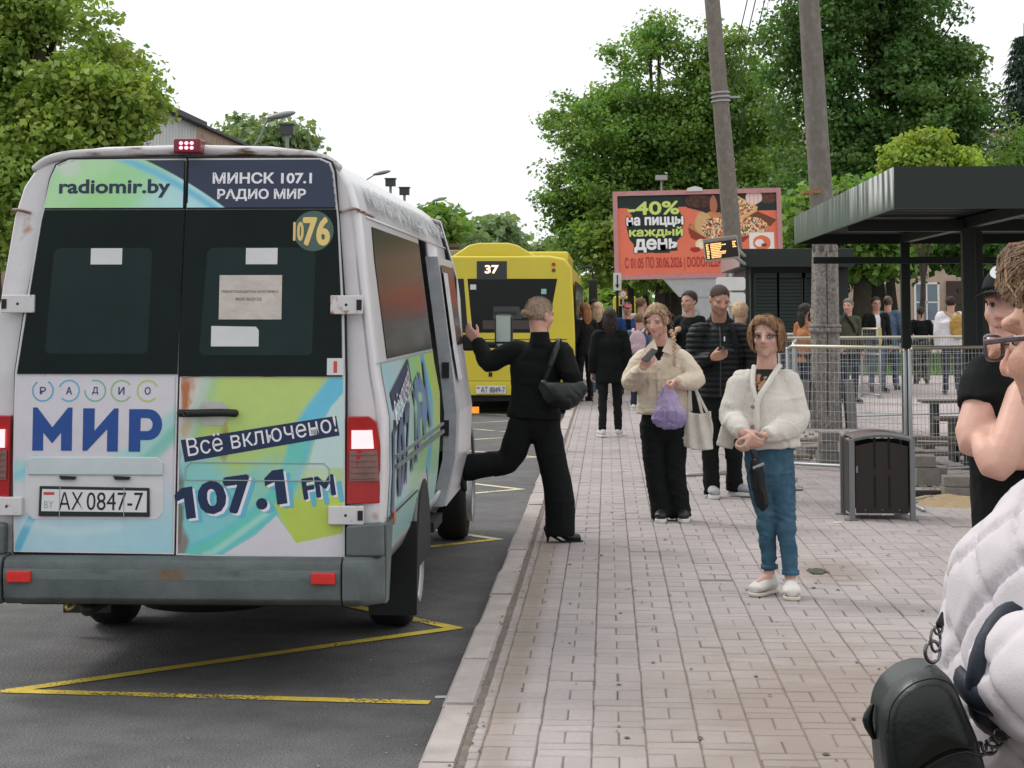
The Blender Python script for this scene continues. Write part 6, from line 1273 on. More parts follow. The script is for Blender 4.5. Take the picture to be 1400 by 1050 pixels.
def fr3(fwd, tilt=None):
    f = V(fwd).normalized(); r = f.cross(V((0, 0, 1))).normalized(); u = r.cross(f)
    if tilt: u = (u + V(tilt)).normalized(); r = f.cross(u).normalized(); u = r.cross(f)
    return r, f, u
class Head:
    def __init__(s, c, fwd, tilt=None, k=1.0): s.c = V(c); s.r, s.f, s.u = fr3(fwd, tilt); s.k = k; s.M = Matrix((s.r, s.f, s.u)).transposed()
    def p(s, x, y, z): return s.c + (s.r * x + s.f * y + s.u * z) * s.k
    def loc(s, co): d = (np.asarray(co) - np.array(s.c)) / s.k; return np.stack([d @ np.array(s.r), d @ np.array(s.f), d @ np.array(s.u)], 1)
def head_parts(mb, H, female=False, hi=True):
    e = lambda c, r, n=14, m=10: mb.ell(H.p(*c), [q * H.k for q in r], H.M, n, m)
    e((0, -.012, .032), (.0765, .096, .083), 20, 14); e((0, .018, -.020), (.068, .071, .080), 18, 12)
    jw = .053 if female else .058
    e((0, .030, -.062), (jw, .052, .044), 16, 10); e((0, .066, -.096), (.022 if female else .026, .020, .018)); e((0, .045, -.02), (.056, .052, .07), 16, 10)
    for s in (-1, 1): e((s * .043, .05, -.022), (.021, .032, .024)); e((s * .034, .073, .024), (.024, .015, .012)); e((s * .052, .0, -.06), (.016, .034, .03)); e((s * .079, -.008, -.006), (.008, .019, .031)); e((s * .083, -.014, .010), (.005, .014, .015))
    mb.tube([H.p(0, .083, .022), H.p(0, .098, .0), H.p(0, .113, -.024)], [.0085 * H.k, .010 * H.k, .0115 * H.k], 10, k=2)
    for s in (-1, 1): e((s * .011, .098, -.030), (.0085, .012, .008), 8, 6)
    e((0, .084, -.052), (.023, .012, .0065)); e((0, .082, -.064), (.021, .013, .0075)); e((0, .075, -.08), (.022, .014, .012))
def hand(mb, w, d, t, n, curl=(.5, .6, .5), k=1.0, spread=0.0, thumb=.6, fc=None):
    """w wrist, d towards the knuckles, t towards the thumb, n out of the palm"""
    w, d = V(w), V(d).normalized(); t = V(t); t = (t - d * t.dot(d)).normalized(); nn = d.cross(t); n = nn if nn.dot(V(n)) > 0 else -nn
    P = lambda a, b, c: w + (d * a + t * b + n * c) * k
    for i, (off, ln, r_) in enumerate(((.030, .074, .0088), (.010, .082, .0092), (-.010, .077, .0088), (-.029, .061, .0078))):
        mb.tube([P(.0, off * .6, 0), P(.045, off * .95, 0), P(.088 - abs(off - .005) * .15, off, -.002)], [.0135 * k, .0135 * k, .0115 * k], 8)
        q = P(.088 - abs(off - .005) * .15, off, -.002); a = 0; pts = [q]; cc = fc[i] if fc else 1.0
        dd = d
        for j, (fr_, c_) in enumerate(zip((.45, .31, .24), curl)):
            a += c_ * cc; dd = d * math.cos(a) + n * math.sin(a) + t * (off * spread * 6); q = q + dd.normalized() * ln * fr_ * k; pts.append(q)
        mb.tube(pts, [r_ * 1.12 * k, r_ * k, r_ * .95 * k, r_ * .82 * k], 8)
    mb.tube([P(.005, .018, .004), P(.035, .034, .012), P(.035, .034, .012) + (d * .030 + t * (.022 - .02 * thumb) + n * (.012 + .02 * thumb)) * k, P(.035, .034, .012) + (d * .056 + t * (.028 - .04 * thumb) + n * (.02 + .03 * thumb)) * k], [.015 * k, .014 * k, .0105 * k, .009 * k], 8)
    mb.ell(P(.045, 0, .002), [.036 * k] * 3, Matrix((t, n, d)).transposed() @ Matrix.Diagonal((.95, .42, 1.2)), 12, 8)
def paint_skin(me, H, base=(.56, .32, .245), brow=(.12, .07, .05), lip=(.38, .12, .11), stub=0, hairc=None, hairline=None, female=True):
    co = getco(me); L_ = H.loc(co); x, y, z = L_.T; c = np.tile(np.array(base), (len(co), 1)); inh = (np.abs(z) < .2) & (np.hypot(x, y) < .2)
    c *= (1 + .06 * fbm(co * 25, 3, 2))[:, None]
    def mixc(m, col, a=1): mm = np.clip(m * a, 0, 1)[:, None] * inh[:, None]; c[:] = c * (1 - mm) + np.array(col) * mm
    g = lambda cx, cy, cz, rx, ry, rz: np.exp(-(((x - cx) / rx) ** 2 + ((y - cy) / ry) ** 2 + ((z - cz) / rz) ** 2))
    for s in (-1, 1):
        mixc(g(s * .044, .065, -.03, .02, .03, .017), (base[0] * 1.08, base[1] * .82, base[2] * .82), .35)
        bx = np.abs(x - s * .033); mixc(((bx < .020) & (np.abs(z - (.0265 - .10 * np.maximum(0, bx - .006))) < .0042) & (y > .04)).astype(float), brow, .55)
        mixc(g(s * .032, .075, .004, .019, .03, .011), (base[0] * .6, base[1] * .48, base[2] * .46), .42)
    mixc(g(0, .11, -.027, .013, .02, .012), (base[0] * 1.05, base[1] * .8, base[2] * .8), .5)
    mixc(((np.abs(x) < .0225) & (np.abs(z + .0575) < .0095 * (1 - (x / .025) ** 2)) & (y > .072)).astype(float), lip, .7); mixc(((np.abs(x) < .022) & (np.abs(z + .0585) < .0015) & (y > .07)).astype(float), (.10, .03, .03), .8)
    if stub: mixc(((z < -.035 + .5 * np.maximum(0, .05 - y)) & (y > -.01)).astype(float) * (1 - g(0, .09, -.058, .03, .04, .012)), (.16, .11, .09), stub)
    if hairc is not None:
        hl = .084 - .9 * np.maximum(0, .075 - y) ; m = (z > hl - .012 + .01 * vnoise(L_ * 80, 5)) & ~((np.abs(x) > .071) & (z < .03)); m |= (y < -.02) & (z > -.055); mixc(m.astype(float), hairc, .92)
    setcol(me, np.clip(c, 0, 1))
def sockets(me, H):
    co = getco(me); L_ = H.loc(co); x, y, z = L_.T; f = np.array(H.f); d = np.zeros(len(co))
    for s in (-1, 1): d += np.exp(-(((x - s * .032) / .017) ** 2 + ((z - .006) / .011) ** 2)) * (y > .04) * .0115
    d += np.exp(-((x / .028) ** 2 + ((z + .058) / .0022) ** 2)) * (y > .06) * .002
    co -= f * (d * H.k)[:, None]; setco(me, co)
def eyes(root, H, look=(0, 0), lids=.0):
    for s in (-1, 1):
        c = H.p(s * .032, .0665, .005); e = obj('eye', MB().ell(c, (.0125 * H.k, .0125 * H.k, .0068 * H.k), H.M, 12, 8), m_eye, root, smooth=True)
        obj('iris', MB().ell(H.p(s * .032 + .003 * look[0], .0748, .005 + .0015 * look[1]), (.0064 * H.k, .0052 * H.k, .0060 * H.k), None, 10, 7), m_iris, e, smooth=True)
        mb = MB(); 
        mb.tube([H.p(s * .032 - .015, .074, .005), H.p(s * .032, .0795, .0105 - lids * .007), H.p(s * .032 + .015, .074, .005)], .0013 * H.k, 6, k=4); obj('eyelid', mb, mat('lash_dark', (.06, .03, .025), .7), e, smooth=True)
def folds(me, amp=.006, fx=14, fz=26, seed=0, mask=None, creases=()):
    co = getco(me); n = getno(me); a = vnoise(co * np.array([fx, fx, fz]), seed); b = vnoise(co * np.array([fx * .5, fx * .5, fz * .45]) + 5, seed + 1)
    d = (1 - np.abs(a)) ** 3 * 1.1 + b * .8 - .4
    cz = vnoise(co * np.array([fx * .8, fx * .8, fz * .42]) + co[:, [2, 0, 1]] * 4, seed + 7); d = d - .75 * np.exp(-(cz / .09) ** 2) * sstep(-.3, .35, vnoise(co * 6, seed + 9)) + .35 * np.exp(-((cz - .2) / .12) ** 2)
    d *= amp
    for (p, r_, am, fq) in creases:
        dist = np.linalg.norm(co - np.array(p), axis=1); w_ = np.exp(-(dist / r_) ** 2); d += w_ * am * .8 * (1 - 2 * np.abs(vnoise(np.stack([co[:, 0] * fq * .055, co[:, 1] * fq * .055, co[:, 2] * fq * .16 + co[:, 0] * fq * .05], 1), seed + 3)))
    if mask is not None: d *= mask(co)
    setco(me, co + n * d[:, None])
def garment(name, mb, m, root, vox=.009, smooth=3, amp=.005, fx=14, fz=24, seed=0, cutf=None, solid=0, mask=None, creases=(), label=None, post=None):
    me = fuse(mb, vox, smooth); folds(me, amp, fx, fz, seed, mask, creases)
    if post: post(me)
    if cutf: cut(me, cutf)
    return obj(name, me, m, root, smooth=True, solid=solid, label=label)
def shoe(root, an, toe, L_=.26, wd=.048, m=None, ms=None, sole=.025, heel=0, name='shoe', z0=0, lift=0):
    """an = ankle point, toe = direction; foot flat on z0"""
    an = V(an); d = V(toe); d.z = 0; d.normalize(); s = V((-d.y, d.x, 0)); b = V((an.x, an.y, z0 + lift)) - d * .065
    mb = MB(); up = V((0, 0, 1)); h = sole + heel
    mb.tube([b + d * .03 + up * (h + .035), b + d * .10 + up * (h * .9 + .038), b + d * (L_ * .62) + up * (sole + .032), b + d * (L_ * .84) + up * (sole + .022), b + d * (L_ - .03) + up * (sole + .014)], [(.037, .04), (.040, .043), (wd * 1.06, .036), (wd * 1.02, .027), (wd * .66, .018)], 14, wide=s, k=4)
    mb.tube([b + d * .065 + up * (h + .03), b + d * .062 + up * (h + .085)], [.04, .037], 12, cap=(1, 0))
    me = fuse(mb, .007, 2); co = getco(me); co[:, 2] = np.maximum(co[:, 2], z0 + lift + sole * .7); setco(me, co); sh_ = obj(name, me, m, root, smooth=True)
    pts = []
    for (a, w_) in ((0, .018), (.012, .034), (.06, .040), (.12, .037), (.17, wd), (.21, wd * .98), (L_ * .94, wd * .7), (L_, wd * .25)): pts.append((a * L_ / .26 if a < .2 else a, w_))
    poly = [(a, w_) for a, w_ in pts] + [(a, -w_) for a, w_ in pts[::-1]]
    if heel: so = MB().prism([(a, b_ * .93) for a, b_ in poly if a > .1], b + up * .0005, d, s, up * .012); so.tube([b + d * .03 + up * (h + .02), b + d * .022 + up * .0], [.016, .007], 8, cap=(0, 0)).tube([b + d * .03 + up * h, b + d * .12 + up * (sole * .4)], [(.02, .008), (.03, .008)], 8, wide=s)
    else: so = MB().prism([(a - .002, b_ * .96) for a, b_ in poly], b + up * .0005, d, s, up * sole)
    obj('sole', so, ms, sh_, bevel=0 if heel else .005, normals=True); return sh_
def hairshell(mb, H, th=.010, top=.0):
    mb.ell(H.p(0, -.014, .034 + top), [(.0765 + th) * H.k, (.096 + th) * H.k, (.083 + th) * H.k], H.M, 22, 14)
def facecut(H, z0=.06, slope=1.0, side=.064, zb=-.06):
    """hair is removed over the face: in front of the ears and below the hairline"""
    def fn(co):
        x, y, z = H.loc(co).T; hl = z0 - slope * np.maximum(0, .08 - y) * .9
        return ((y > .012) & (z < hl) & (np.abs(x) < .2)) | (z < zb)
    return fn
def strands(me, H, amp=.003, fq=110, seed=0, vert=.12):
    co = getco(me); L_ = H.loc(co); n = getno(me); th = np.arctan2(L_[:, 0], -L_[:, 1]); P = np.stack([th * fq * .09, L_[:, 2] * fq * vert, L_[:, 0] * 12], 1)
    setco(me, co + n * (amp * (vnoise(P, seed) + .6 * vnoise(P * 2.3, seed + 1)))[:, None])
def wisps(root, H, m, n=40, r=.095, ln=.07, seed=0, zmin=-.02, down=1.0):
    rr = random.Random(seed); mb = MB()
    for i in range(n):
        a = rr.uniform(-math.pi, math.pi); z = rr.uniform(zmin, .11); q = math.sqrt(max(.05, 1 - ((z - .034) / .1) ** 2)); p0 = (math.sin(a) * .086 * q, -.014 - math.cos(a) * .104 * q, z)
        if p0[1] > .05 and z < .05: continue
        o = rr.uniform(.6, 1.4) * ln; p1 = (p0[0] * 1.1 + rr.gauss(0, .008), p0[1] * 1.08 + rr.gauss(0, .008), z - o * .4 * down); p2 = (p0[0] * 1.16 + rr.gauss(0, .02), p0[1] * 1.14 + rr.gauss(0, .02), z - o * down)
        mb.tube([H.p(*p0), H.p(*p1), H.p(*p2)], [.0011 * H.k] * 3, 3, k=2)
    obj('loose_strands', mb, m, root)

from mathutils.bvhtree import BVHTree
def hairlay(root, H, hob, m, pole=(0, .1, 1), n=2600, w_=.0024, seed=0, lift=.0022, wave=.10, span=(35, 85), pmax=125):
    """locks of hair combed over the hair mass along meridians that leave the crown (or run to the bun)"""
    bt_ = BVHTree.FromPolygons([v.co for v in hob.data.vertices], [tuple(p.vertices) for p in hob.data.polygons]); o0 = root_loc(root); C0 = H.p(0, -.01, .0) - o0
    Pz = (H.r * pole[0] + H.f * pole[1] + H.u * pole[2]).normalized(); X = Pz.orthogonal().normalized(); Y = Pz.cross(X); rr = random.Random(seed); vs = []; fs = []
    for i in range(n):
        az = rr.uniform(0, 6.2832); p0 = R(rr.uniform(2, pmax)); ln = R(rr.uniform(*span)); ph = rr.uniform(0, 6); wv = rr.gauss(0, wave); pts = []; K = 8; lf = lift * rr.uniform(.2, 1.3)
        for j in range(K):
            p = p0 + ln * j / (K - 1); q = az + wv * math.sin(ph + j * .55) + wv * j * .12; dr_ = Pz * math.cos(p) + (X * math.cos(q) + Y * math.sin(q)) * math.sin(p)
            h = bt_.ray_cast(C0 + dr_ * .45, -dr_, .42)
            if h[0] is None or (pts and (h[0] - pts[-1][0]).length > .034): break
            pts.append((h[0], h[1]))
        if len(pts) < 3: continue
        b0_ = len(vs)
        for j, (p, nn) in enumerate(pts):
            t = (pts[min(j + 1, len(pts) - 1)][0] - pts[max(j - 1, 0)][0]).normalized(); s_ = t.cross(nn).normalized() * (w_ * .5 * (1 - .75 * (2 * j / (len(pts) - 1) - 1) ** 4)) * H.k; p = p + nn * (lf * (1 - .5 * (j == 0))); vs += [tuple(p - s_), tuple(p + s_ + nn * .0006)]
        fs += [(b0_ + 2 * j, b0_ + 2 * j + 1, b0_ + 2 * j + 3, b0_ + 2 * j + 2) for j in range(len(pts) - 1)]
    me = bpy.data.meshes.new('locks'); me.from_pydata(vs, [], fs); me.update(); o = obj('locks', me, m, hob, local=True, smooth=True); o['kind'] = 'stuff'; return o
def person(name_label, J, H, group=None, base=None, skin=(.50, .285, .215), female=True, hands=(), vox=.0095, hairc=None, stub=0, brow=(.10, .06, .045), lip=(.36, .13, .12), arms=True, lip_=None, feet=True, eye=True, look=(0, 0), lids=0):
    """root empty + one continuous body. J holds joints: pel, chest, neck, shL/R, elL/R, wrL/R, hiL/R, knL/R, anL/R and the across vector"""
    root = thing('person', name_label, 'person', base or V((J['pel'].x, J['pel'].y, 0)), group); J['root'] = root
    mb = MB(); head_parts(mb, H, female); W = J['across']; k = H.k
    nr = (.055 if female else .062) * k
    mb.tube([J['neck'] - V((0, 0, .03)), J['neck'].lerp(H.p(0, -.015, -.05), .6), H.p(0, -.018, -.03)], [nr * 1.12, nr, nr * .98], 14)
    mb.tube([J['pel'], J['pel'].lerp(J['chest'], .5), J['chest'], J['neck'] - V((0, 0, .045))], [(.125 * k, .085 * k), (.105 * k, .08 * k), (.135 * k, .085 * k), (.07 * k, .05 * k)], 14, wide=W, k=3)
    for s in 'LR':
        sh_, el, wr = J['sh' + s], J['el' + s], J['wr' + s]
        mb.tube([J['neck'].lerp(sh_, .35) - V((0, 0, .055)), sh_ - V((0, 0, .01)), sh_.lerp(el, .5), el, el.lerp(wr, .35), wr], [.036 * k, .040 * k, .042 * k, .036 * k, .037 * k, .0235 * k], 12, k=2)
        mb.tube([J['pel'], J['hi' + s], J['hi' + s].lerp(J['kn' + s], .5), J['kn' + s], J['kn' + s].lerp(J['an' + s], .35), J['an' + s]], [.075 * k, .075 * k, .065 * k, .048 * k, .047 * k, .033 * k], 12, k=2)
        ft = J['toe' + s]; an = J['an' + s]; mb.tube([an, an + V((0, 0, -.03)) + ft * .03, an + V((0, 0, -.045)) + ft * .11], [.033, .033, .022], 8)
    for h in hands: hand(mb, *h[0], **h[1])
    me = fuse(mb, vox, 1, .4); sockets(me, H)
    paint_skin(me, H, skin, brow=brow, lip=lip, stub=stub, hairc=hairc, female=female); obj('body', me, m_skin, root, smooth=True)
    if eye: eyes(root, H, look, lids)
    return root
def torso(mb, J, rad, z1=None, hem=None):
    """hem -> pelvis -> chest -> neck elliptical trunk"""
    W = J['across']; pts = [hem or J['pel'], J['pel'].lerp(J['chest'], .5), J['chest'], J['chest'].lerp(J['neck'], .5), J['neck'] - V((0, 0, .03))]
    mb.tube(pts, rad, 20, wide=W, cap=(0, 1), k=4)
def sleeve(mb, J, s, r=(.072, .062, .055, .045, .042), k=3):
    sh_, el, wr = J['sh' + s], J['el' + s], J['wr' + s]
    mb.tube([J['neck'].lerp(sh_, .45) - V((0, 0, .06)), sh_ - V((0, 0, .022)), sh_.lerp(el, .5), el, el.lerp(wr, .55), wr], [r[0] * .8, r[0], r[1], r[2], r[3], r[4]], 14, cap=(1, 0), k=k)
def trousers(J, m, root, waist=(.155, .11), thigh=.088, knee=.064, hem=.055, top=None, drop=.0, vox=.009, amp=.005, seed=0, creases=True, smooth=3, label=None, fz=30):
    mb = MB(); W = J['across']; tp = top or (J['pel'] + V((0, 0, .08))); mb.tube([tp, J['pel'] - V((0, 0, .03)), J['pel'] - V((0, 0, .10))], [waist, (waist[0] * 1.04, waist[1] * 1.08), (waist[0] * .8, waist[1] * .95)], 18, wide=W, cap=(0, 1), k=2)
    cr = []
    for s in 'LR':
        h, kn, an = J['hi' + s], J['kn' + s], J['an' + s]; e = an - V((0, 0, drop)); mb.tube([h + V((0, 0, .03)), h.lerp(kn, .45), kn, kn.lerp(e, .5), e], [thigh * 1.02, thigh * .93, knee, (knee + hem) * .5, hem], 16, cap=(1, 0), k=3)
        if creases: cr += [(tuple(kn), .13, amp * 1.1, 190), (tuple(e + V((0, 0, .05))), .09, amp * 1.2, 170), (tuple(h), .12, amp * .8, 120)]
    return garment('trousers', mb, m, root, vox, smooth, amp, 12, fz, seed, creases=cr, label=label)

# ---- generic standing figure for the crowd
def stand(px, pyfoot=None, Y=None, pytop=None, yaw=0, lean=0, arms='down', step=0.0):
    """yaw in degrees: 0 faces the camera, 90 faces right, 180 faces away. Height from the photo's head top"""
    x = at(px, 430, Y).x; Ht = at(px, pytop, Y).z; k = Ht / 1.70; a = R(yaw); f = V((math.sin(a), -math.cos(a), 0)); r = f.cross(V((0, 0, 1))); o = V((x, Y, 0)); U = V((0, 0, 1))
    P = lambda a_, b_, c_: o + r * a_ * k + f * b_ * k + U * c_ * k
    J = dict(pel=P(0, 0, .93), chest=P(0, .0, 1.25), neck=P(0, -.01, 1.43), across=r, k=k, f=f, r=r, P=P)
    for s, q in (('L', -1), ('R', 1)):
        st = step * q
        J['sh' + s] = P(q * .175, -.005, 1.385); J['hi' + s] = P(q * .09, 0, .88); J['kn' + s] = P(q * .10, .03 + st * .5, .50); J['an' + s] = P(q * .11, st * 1.0, .085 + (abs(st) * .12 if st < 0 else 0)); J['toe' + s] = (f + r * q * .2).normalized()
        am = arms if isinstance(arms, str) else arms[0 if q < 0 else 1]
        e, w_ = {'down': ((.235, -.03, 1.09), (.245, .03, .85)), 'front': ((.24, .0, 1.08), (.12, .24, 1.12)), 'phone': ((.235, .02, 1.09), (.10, .24, 1.22)), 'pocket': ((.26, -.05, 1.08), (.2, .06, .90)), 'chest': ((.23, .03, 1.10), (.03, .20, 1.22)), 'out': ((.30, .02, 1.12), (.42, .15, .95))}[am]
        J['el' + s] = P(q * e[0], e[1], e[2]); J['wr' + s] = P(q * w_[0], w_[1], w_[2])
    return J
def crowd(lb, px, Y, pytop, yaw, top, trous, hair, hstyle='short', arms='down', step=0.0, female=False, group='people standing and walking at the stop', hyaw=None, shoes=None, skin=(.47, .27, .20), hem=.80, open_=None, build=1.0, collar=None, thick=0, feet=True, head_tilt=0, long_coat=False, tk=None, hk=1.0):
    J = stand(px, None, Y, pytop, yaw, arms=arms, step=step); k = J['k']; P = J['P']; a = R(yaw if hyaw is None else hyaw); hf = V((math.sin(a), -math.cos(a), -head_tilt)); H = Head(P(0, .012, 1.583), hf, k=k * hk)
    hands = []
    for s, q in (('L', -1), ('R', 1)):
        d = (J['wr' + s] - J['el' + s]).normalized(); inn = -J['r'] * q
        if d.z < -.7: hands.append(((J['wr' + s], d, J['f'], inn), dict(k=k)))
        else: hands.append(((J['wr' + s], (d + V((0, 0, .1))), V((0, 0, 1)), inn), dict(k=k, curl=(.9, .9, .6))))
    hc = {'buzz': (.06, .038, .028)}.get(hstyle)
    root = person(lb, J, H, group, skin=skin, female=female, hands=hands, vox=.013, hairc=hc, eye=abs((yaw if hyaw is None else hyaw)) < 100)
    b = build; mb = MB(); hz = J['pel'].lerp(J['chest'], 0) + V((0, 0, (hem - .93) * k)); t_ = (1 + thick)
    torso(mb, J, [(.165 * b * k * t_, .115 * b * k * t_), (.155 * b * k * t_, .11 * b * k * t_), (.17 * b * k * t_, .12 * b * k * t_), (.125 * k * t_, .09 * k * t_), (.062 * k, .06 * k)], hem=hz)
    for s in 'LR': sleeve(mb, J, s, tuple(q * k * t_ * (b ** .5) for q in (.068, .06, .054, .046, .042)))
    if collar: mb.tube([J['neck'] - V((0, 0, .02)), J['neck'] + V((0, 0, .045))], [.072 * k, .07 * k], 12)
    cf = None
    if open_: cf = lambda co: ((np.abs((co - np.array(J['chest'])) @ np.array(J['r'])) < .035 * k + .05 * np.maximum(0, co[:, 2] - J['chest'].z)) & ((co - np.array(J['chest'])) @ np.array(J['f']) > .03) & (co[:, 2] > .8 * k))
    garment('jacket', mb, top, root, .014, 2, .007, 10, 17, int(px), cutf=cf)
    if open_:
        mb = MB(); torso(mb, J, [(.135 * b * k, .10 * b * k), (.13 * b * k, .098 * b * k), (.14 * k, .105 * k), (.11 * k, .085 * k), (.06 * k, .058 * k)], hem=hz + V((0, 0, .03))); garment('shirt', mb, open_, root, .014, 2, .004, 10, 17, 3)
    trousers(J, trous, root, (.145 * b * k, .105 * b * k), .083 * k * (tk or 1), .062 * k * (tk or 1), .052 * k * (tk or 1), vox=.014, amp=.006, seed=int(px), smooth=2)
    for s in 'LR':
        if feet: shoe(root, J['an' + s], J['toe' + s], .26 * k, .045, shoes or m_black2, shoes_sole(shoes), lift=max(0, J['an' + s].z - .085 * k) * .6)
    hm = MB()
    if hstyle == 'short': hairshell(hm, H, .012, .006); me = fuse(hm, .009, 1); strands(me, H, .006, 150); cut(me, facecut(H, .084, 1.0, zb=-.045)); obj('hair', me, hair, root, smooth=True)
    elif hstyle == 'long':
        hairshell(hm, H, .016, .004); hm.tube([H.p(0, -.045, .06), H.p(0, -.085, -.04), H.p(0, -.09, -.14), H.p(0, -.085, -.24)], [(.075 * k, .05 * k), (.088 * k, .045 * k), (.092 * k, .035 * k), (.05 * k, .018 * k)], 16, wide=H.r, k=3)
        for q in (-1, 1): hm.tube([H.p(q * .06, .02, .05), H.p(q * .082, .012, -.03), H.p(q * .085, -.005, -.13)], [.022 * k, .022 * k, .014 * k], 8, k=2)
        me = fuse(hm, .009, 1); strands(me, H, .0045, 120); cut(me, facecut(H, .08, .7, zb=-.4)) if (yaw if hyaw is None else hyaw) < 170 else None; obj('hair', me, hair, root, smooth=True); wisps(root, H, hair, 24, seed=int(px))
    elif hstyle == 'pony':
        hairshell(hm, H, .010, .004); hm.tube([H.p(0, -.10, .04), H.p(0, -.135, -.0), H.p(0, -.12, -.12)], [.022 * k, .028 * k, .01 * k], 10, k=3); me = fuse(hm, .009, 1); strands(me, H, .003); cut(me, facecut(H, .084, 1.0, zb=-.14)); obj('hair', me, hair, root, smooth=True)
    return root, J, H
def shoes_sole(m): return mat('sole_white', (.62, .61, .58), .7) if m is not None and m.name in ('shoe_white',) else mat('sole_dark', (.03, .03, .03), .8)
m_shw = cloth('shoe_white', (.60, .57, .54), .7); m_shb = mat('shoe_black', (.012, .012, .013), .4); m_shg = cloth('shoe_grey', (.30, .31, .33), .7)

# ---------------------------------------------------------------- D: woman in the ivory cardigan
def jt(Y, **k): return {n_: at(v[0], v[1], Y + (v[2] if len(v) > 2 else 0)) for n_, v in k.items()}
YD = gr(1052, 812).y
J = jt(YD, pel=(1052, 628), chest=(1050, 555), neck=(1048, 502, .02), shL=(1079, 517, .02), shR=(1016, 517, .0), elL=(1088, 577, -.02), elR=(1002, 572, -.03), wrL=(1048, 595, -.24), wrR=(1014, 592, -.22), hiL=(1067, 645), hiR=(1039, 645), knL=(1074, 712, -.03), knR=(1047, 706, -.0), anL=(1081, 791, -.08), anR=(1052, 783, .03))
J['across'] = V((1, .12, 0)).normalized(); J['toeL'] = V((-.05, -1, 0)).normalized(); J['toeR'] = V((-.62, -.8, 0)).normalized()
hf = V((-.26, -1, -.03)); H = Head(at(1048, 460, YD - .02), hf, k=.99)
hR = J['wrR']; hL = J['wrL']
rt = person('woman in an ivory cardigan and blue jeans, short auburn hair and glasses, hands clasped', J, H, skin=(.56, .33, .26), female=True, vox=.0062, lip=(.40, .15, .14),
    hands=(((hR, at(1036, 608, YD - .27) - hR, V((.3, -.2, .9)), V((.2, 1, 0))), dict(curl=(.5, .6, .4), thumb=.4, k=.93)), ((at(1030, 596, YD - .235), at(1016, 618, YD - .26) - at(1030, 596, YD - .235), V((-.2, -.6, .5)), V((.4, .9, -.2))), dict(curl=(.75, .9, .6), thumb=.8, k=.93))), look=(-.2, 0))
# leopard print top, cardigan open in a V down to the first button
mb = MB(); torso(mb, J, [(.14, .105), (.14, .11), (.145, .118), (.105, .085), (.064, .058)], hem=J['pel'] + V((0, 0, .14))); mb.tube([J['neck'] - V((0, .0, .06)), J['neck'] - V((0, 0, .005))], [(.082, .072), (.068, .064)], 16, wide=J['across'])
def leo(me):
    co = getco(me); a = vnoise(co * np.array([55, 30, 38]), 4); b_ = vnoise(co * np.array([70, 40, 45]), 9); c = np.tile(np.array((.42, .22, .13)), (len(co), 1)); c[(a > .12)] = (.015, .012, .012); c[(b_ > .45)] = (.5, .36, .26)
    c[co[:, 2] > J['neck'].z - .038] = (.012, .012, .012); setcol(me, c)
garment('top', mb, mat('leopard_print', attr=True, rough=.8, var=.05), rt, .008, 3, .002, post=leo, cutf=lambda co: co[:, 2] > J['neck'].z - .008 + .3 * np.maximum(0, np.abs((co - np.array(J['neck']))[:, 0]) - .05))
mb = MB(); torso(mb, J, [(.18, .145), (.176, .15), (.172, .14), (.125, .10), (.068, .066)], hem=at(1052, 612, YD))
for s in 'LR':
    sleeve(mb, J, s, (.074, .078, .076, .064, .036))
    el, wr = J['el' + s], J['wr' + s]; c = el.lerp(wr, .7); mb.tube([el.lerp(wr, .35), c, wr], [.074, .064, .040], 14, cap=(1, 0), k=3)
mb.tube([at(996, 585, YD + .02), at(990, 612, YD + .03)], [(.05, .035), (.052, .02)], 12, wide=(1, 0, 0), cap=(1, 0))
x0v = at(1031, 560, YD).x; ztop = at(1040, 497, YD).z; zbot = at(1034, 548, YD).z; cR = np.array(J['across'])
def vcut(co):
    t = (co[:, 2] - zbot) / (ztop - zbot); xl = at(1034, 548, YD).x + (at(1032, 497, YD).x - at(1034, 548, YD).x) * t; xr = at(1036, 548, YD).x + (at(1066, 497, YD).x - at(1036, 548, YD).x) * t
    inv = (t > 0) & (co[:, 0] > xl - .004) & (co[:, 0] < xr) & (co[:, 1] < YD - .005); return inv | (co[:, 2] > J['neck'].z + .0) | ((co[:, 2] > J['neck'].z - .035) & (np.hypot(co[:, 0] - J['neck'].x, co[:, 1] - J['neck'].y) < .07))
cg = garment('cardigan', mb, m_ivory, rt, .0075, 4, .0065, 10, 15, 8, cutf=vcut, solid=.008, creases=[(tuple(J['elL']), .14, .006, 130), (tuple(J['elR']), .13, .006, 130), (tuple(J['wrL']), .08, .004, 260), (tuple(J['wrR']), .08, .004, 260)])
# button band along the V and down the front
xb = [at(1066, 499, YD - .06), at(1050, 525, YD - .135), at(1036, 549, YD - .165), at(1035, 580, YD - .175), at(1036, 610, YD - .16)]
obj('button_band', MB().tube(xb, [(.017, .008)] * 5, 8, wide=(1, 0, 0), k=5), m_ivory, cg, smooth=True)
obj('button_band', MB().tube([at(1031, 500, YD - .06), at(1029, 525, YD - .13), at(1034, 547, YD - .16)], [(.014, .007)] * 3, 8, wide=(1, 0, 0), k=5), m_ivory, cg, smooth=True)
for py in (556, 583): obj('button', MB().lathe([(.001, .005), (.0085, .005), (.011, .001), (.011, -.004)], at(1029, py, YD - .172), (0, -1, 0), 14), mat('button_horn', (.20, .16, .11), .4), cg)
trousers(J, m_jean, rt, (.135, .112), .081, .056, .040, vox=.0075, amp=.0055, seed=31, top=at(1052, 606, YD), drop=-.02)
for s in 'LR': a = J['an' + s]; obj('jean_cuff', MB().lathe([(.043, -.012), (.050, -.012), (.050, .012), (.043, .012)], a + V((0, 0, .035)), (0, 0, 1), 18), m_jean, rt, smooth=True)
for s, lf in (('L', 0), ('R', 0)): shoe(rt, J['an' + s], J['toe' + s], .25, .05, m_shw, mat('sole_cream', (.58, .54, .45), .7), sole=.02)
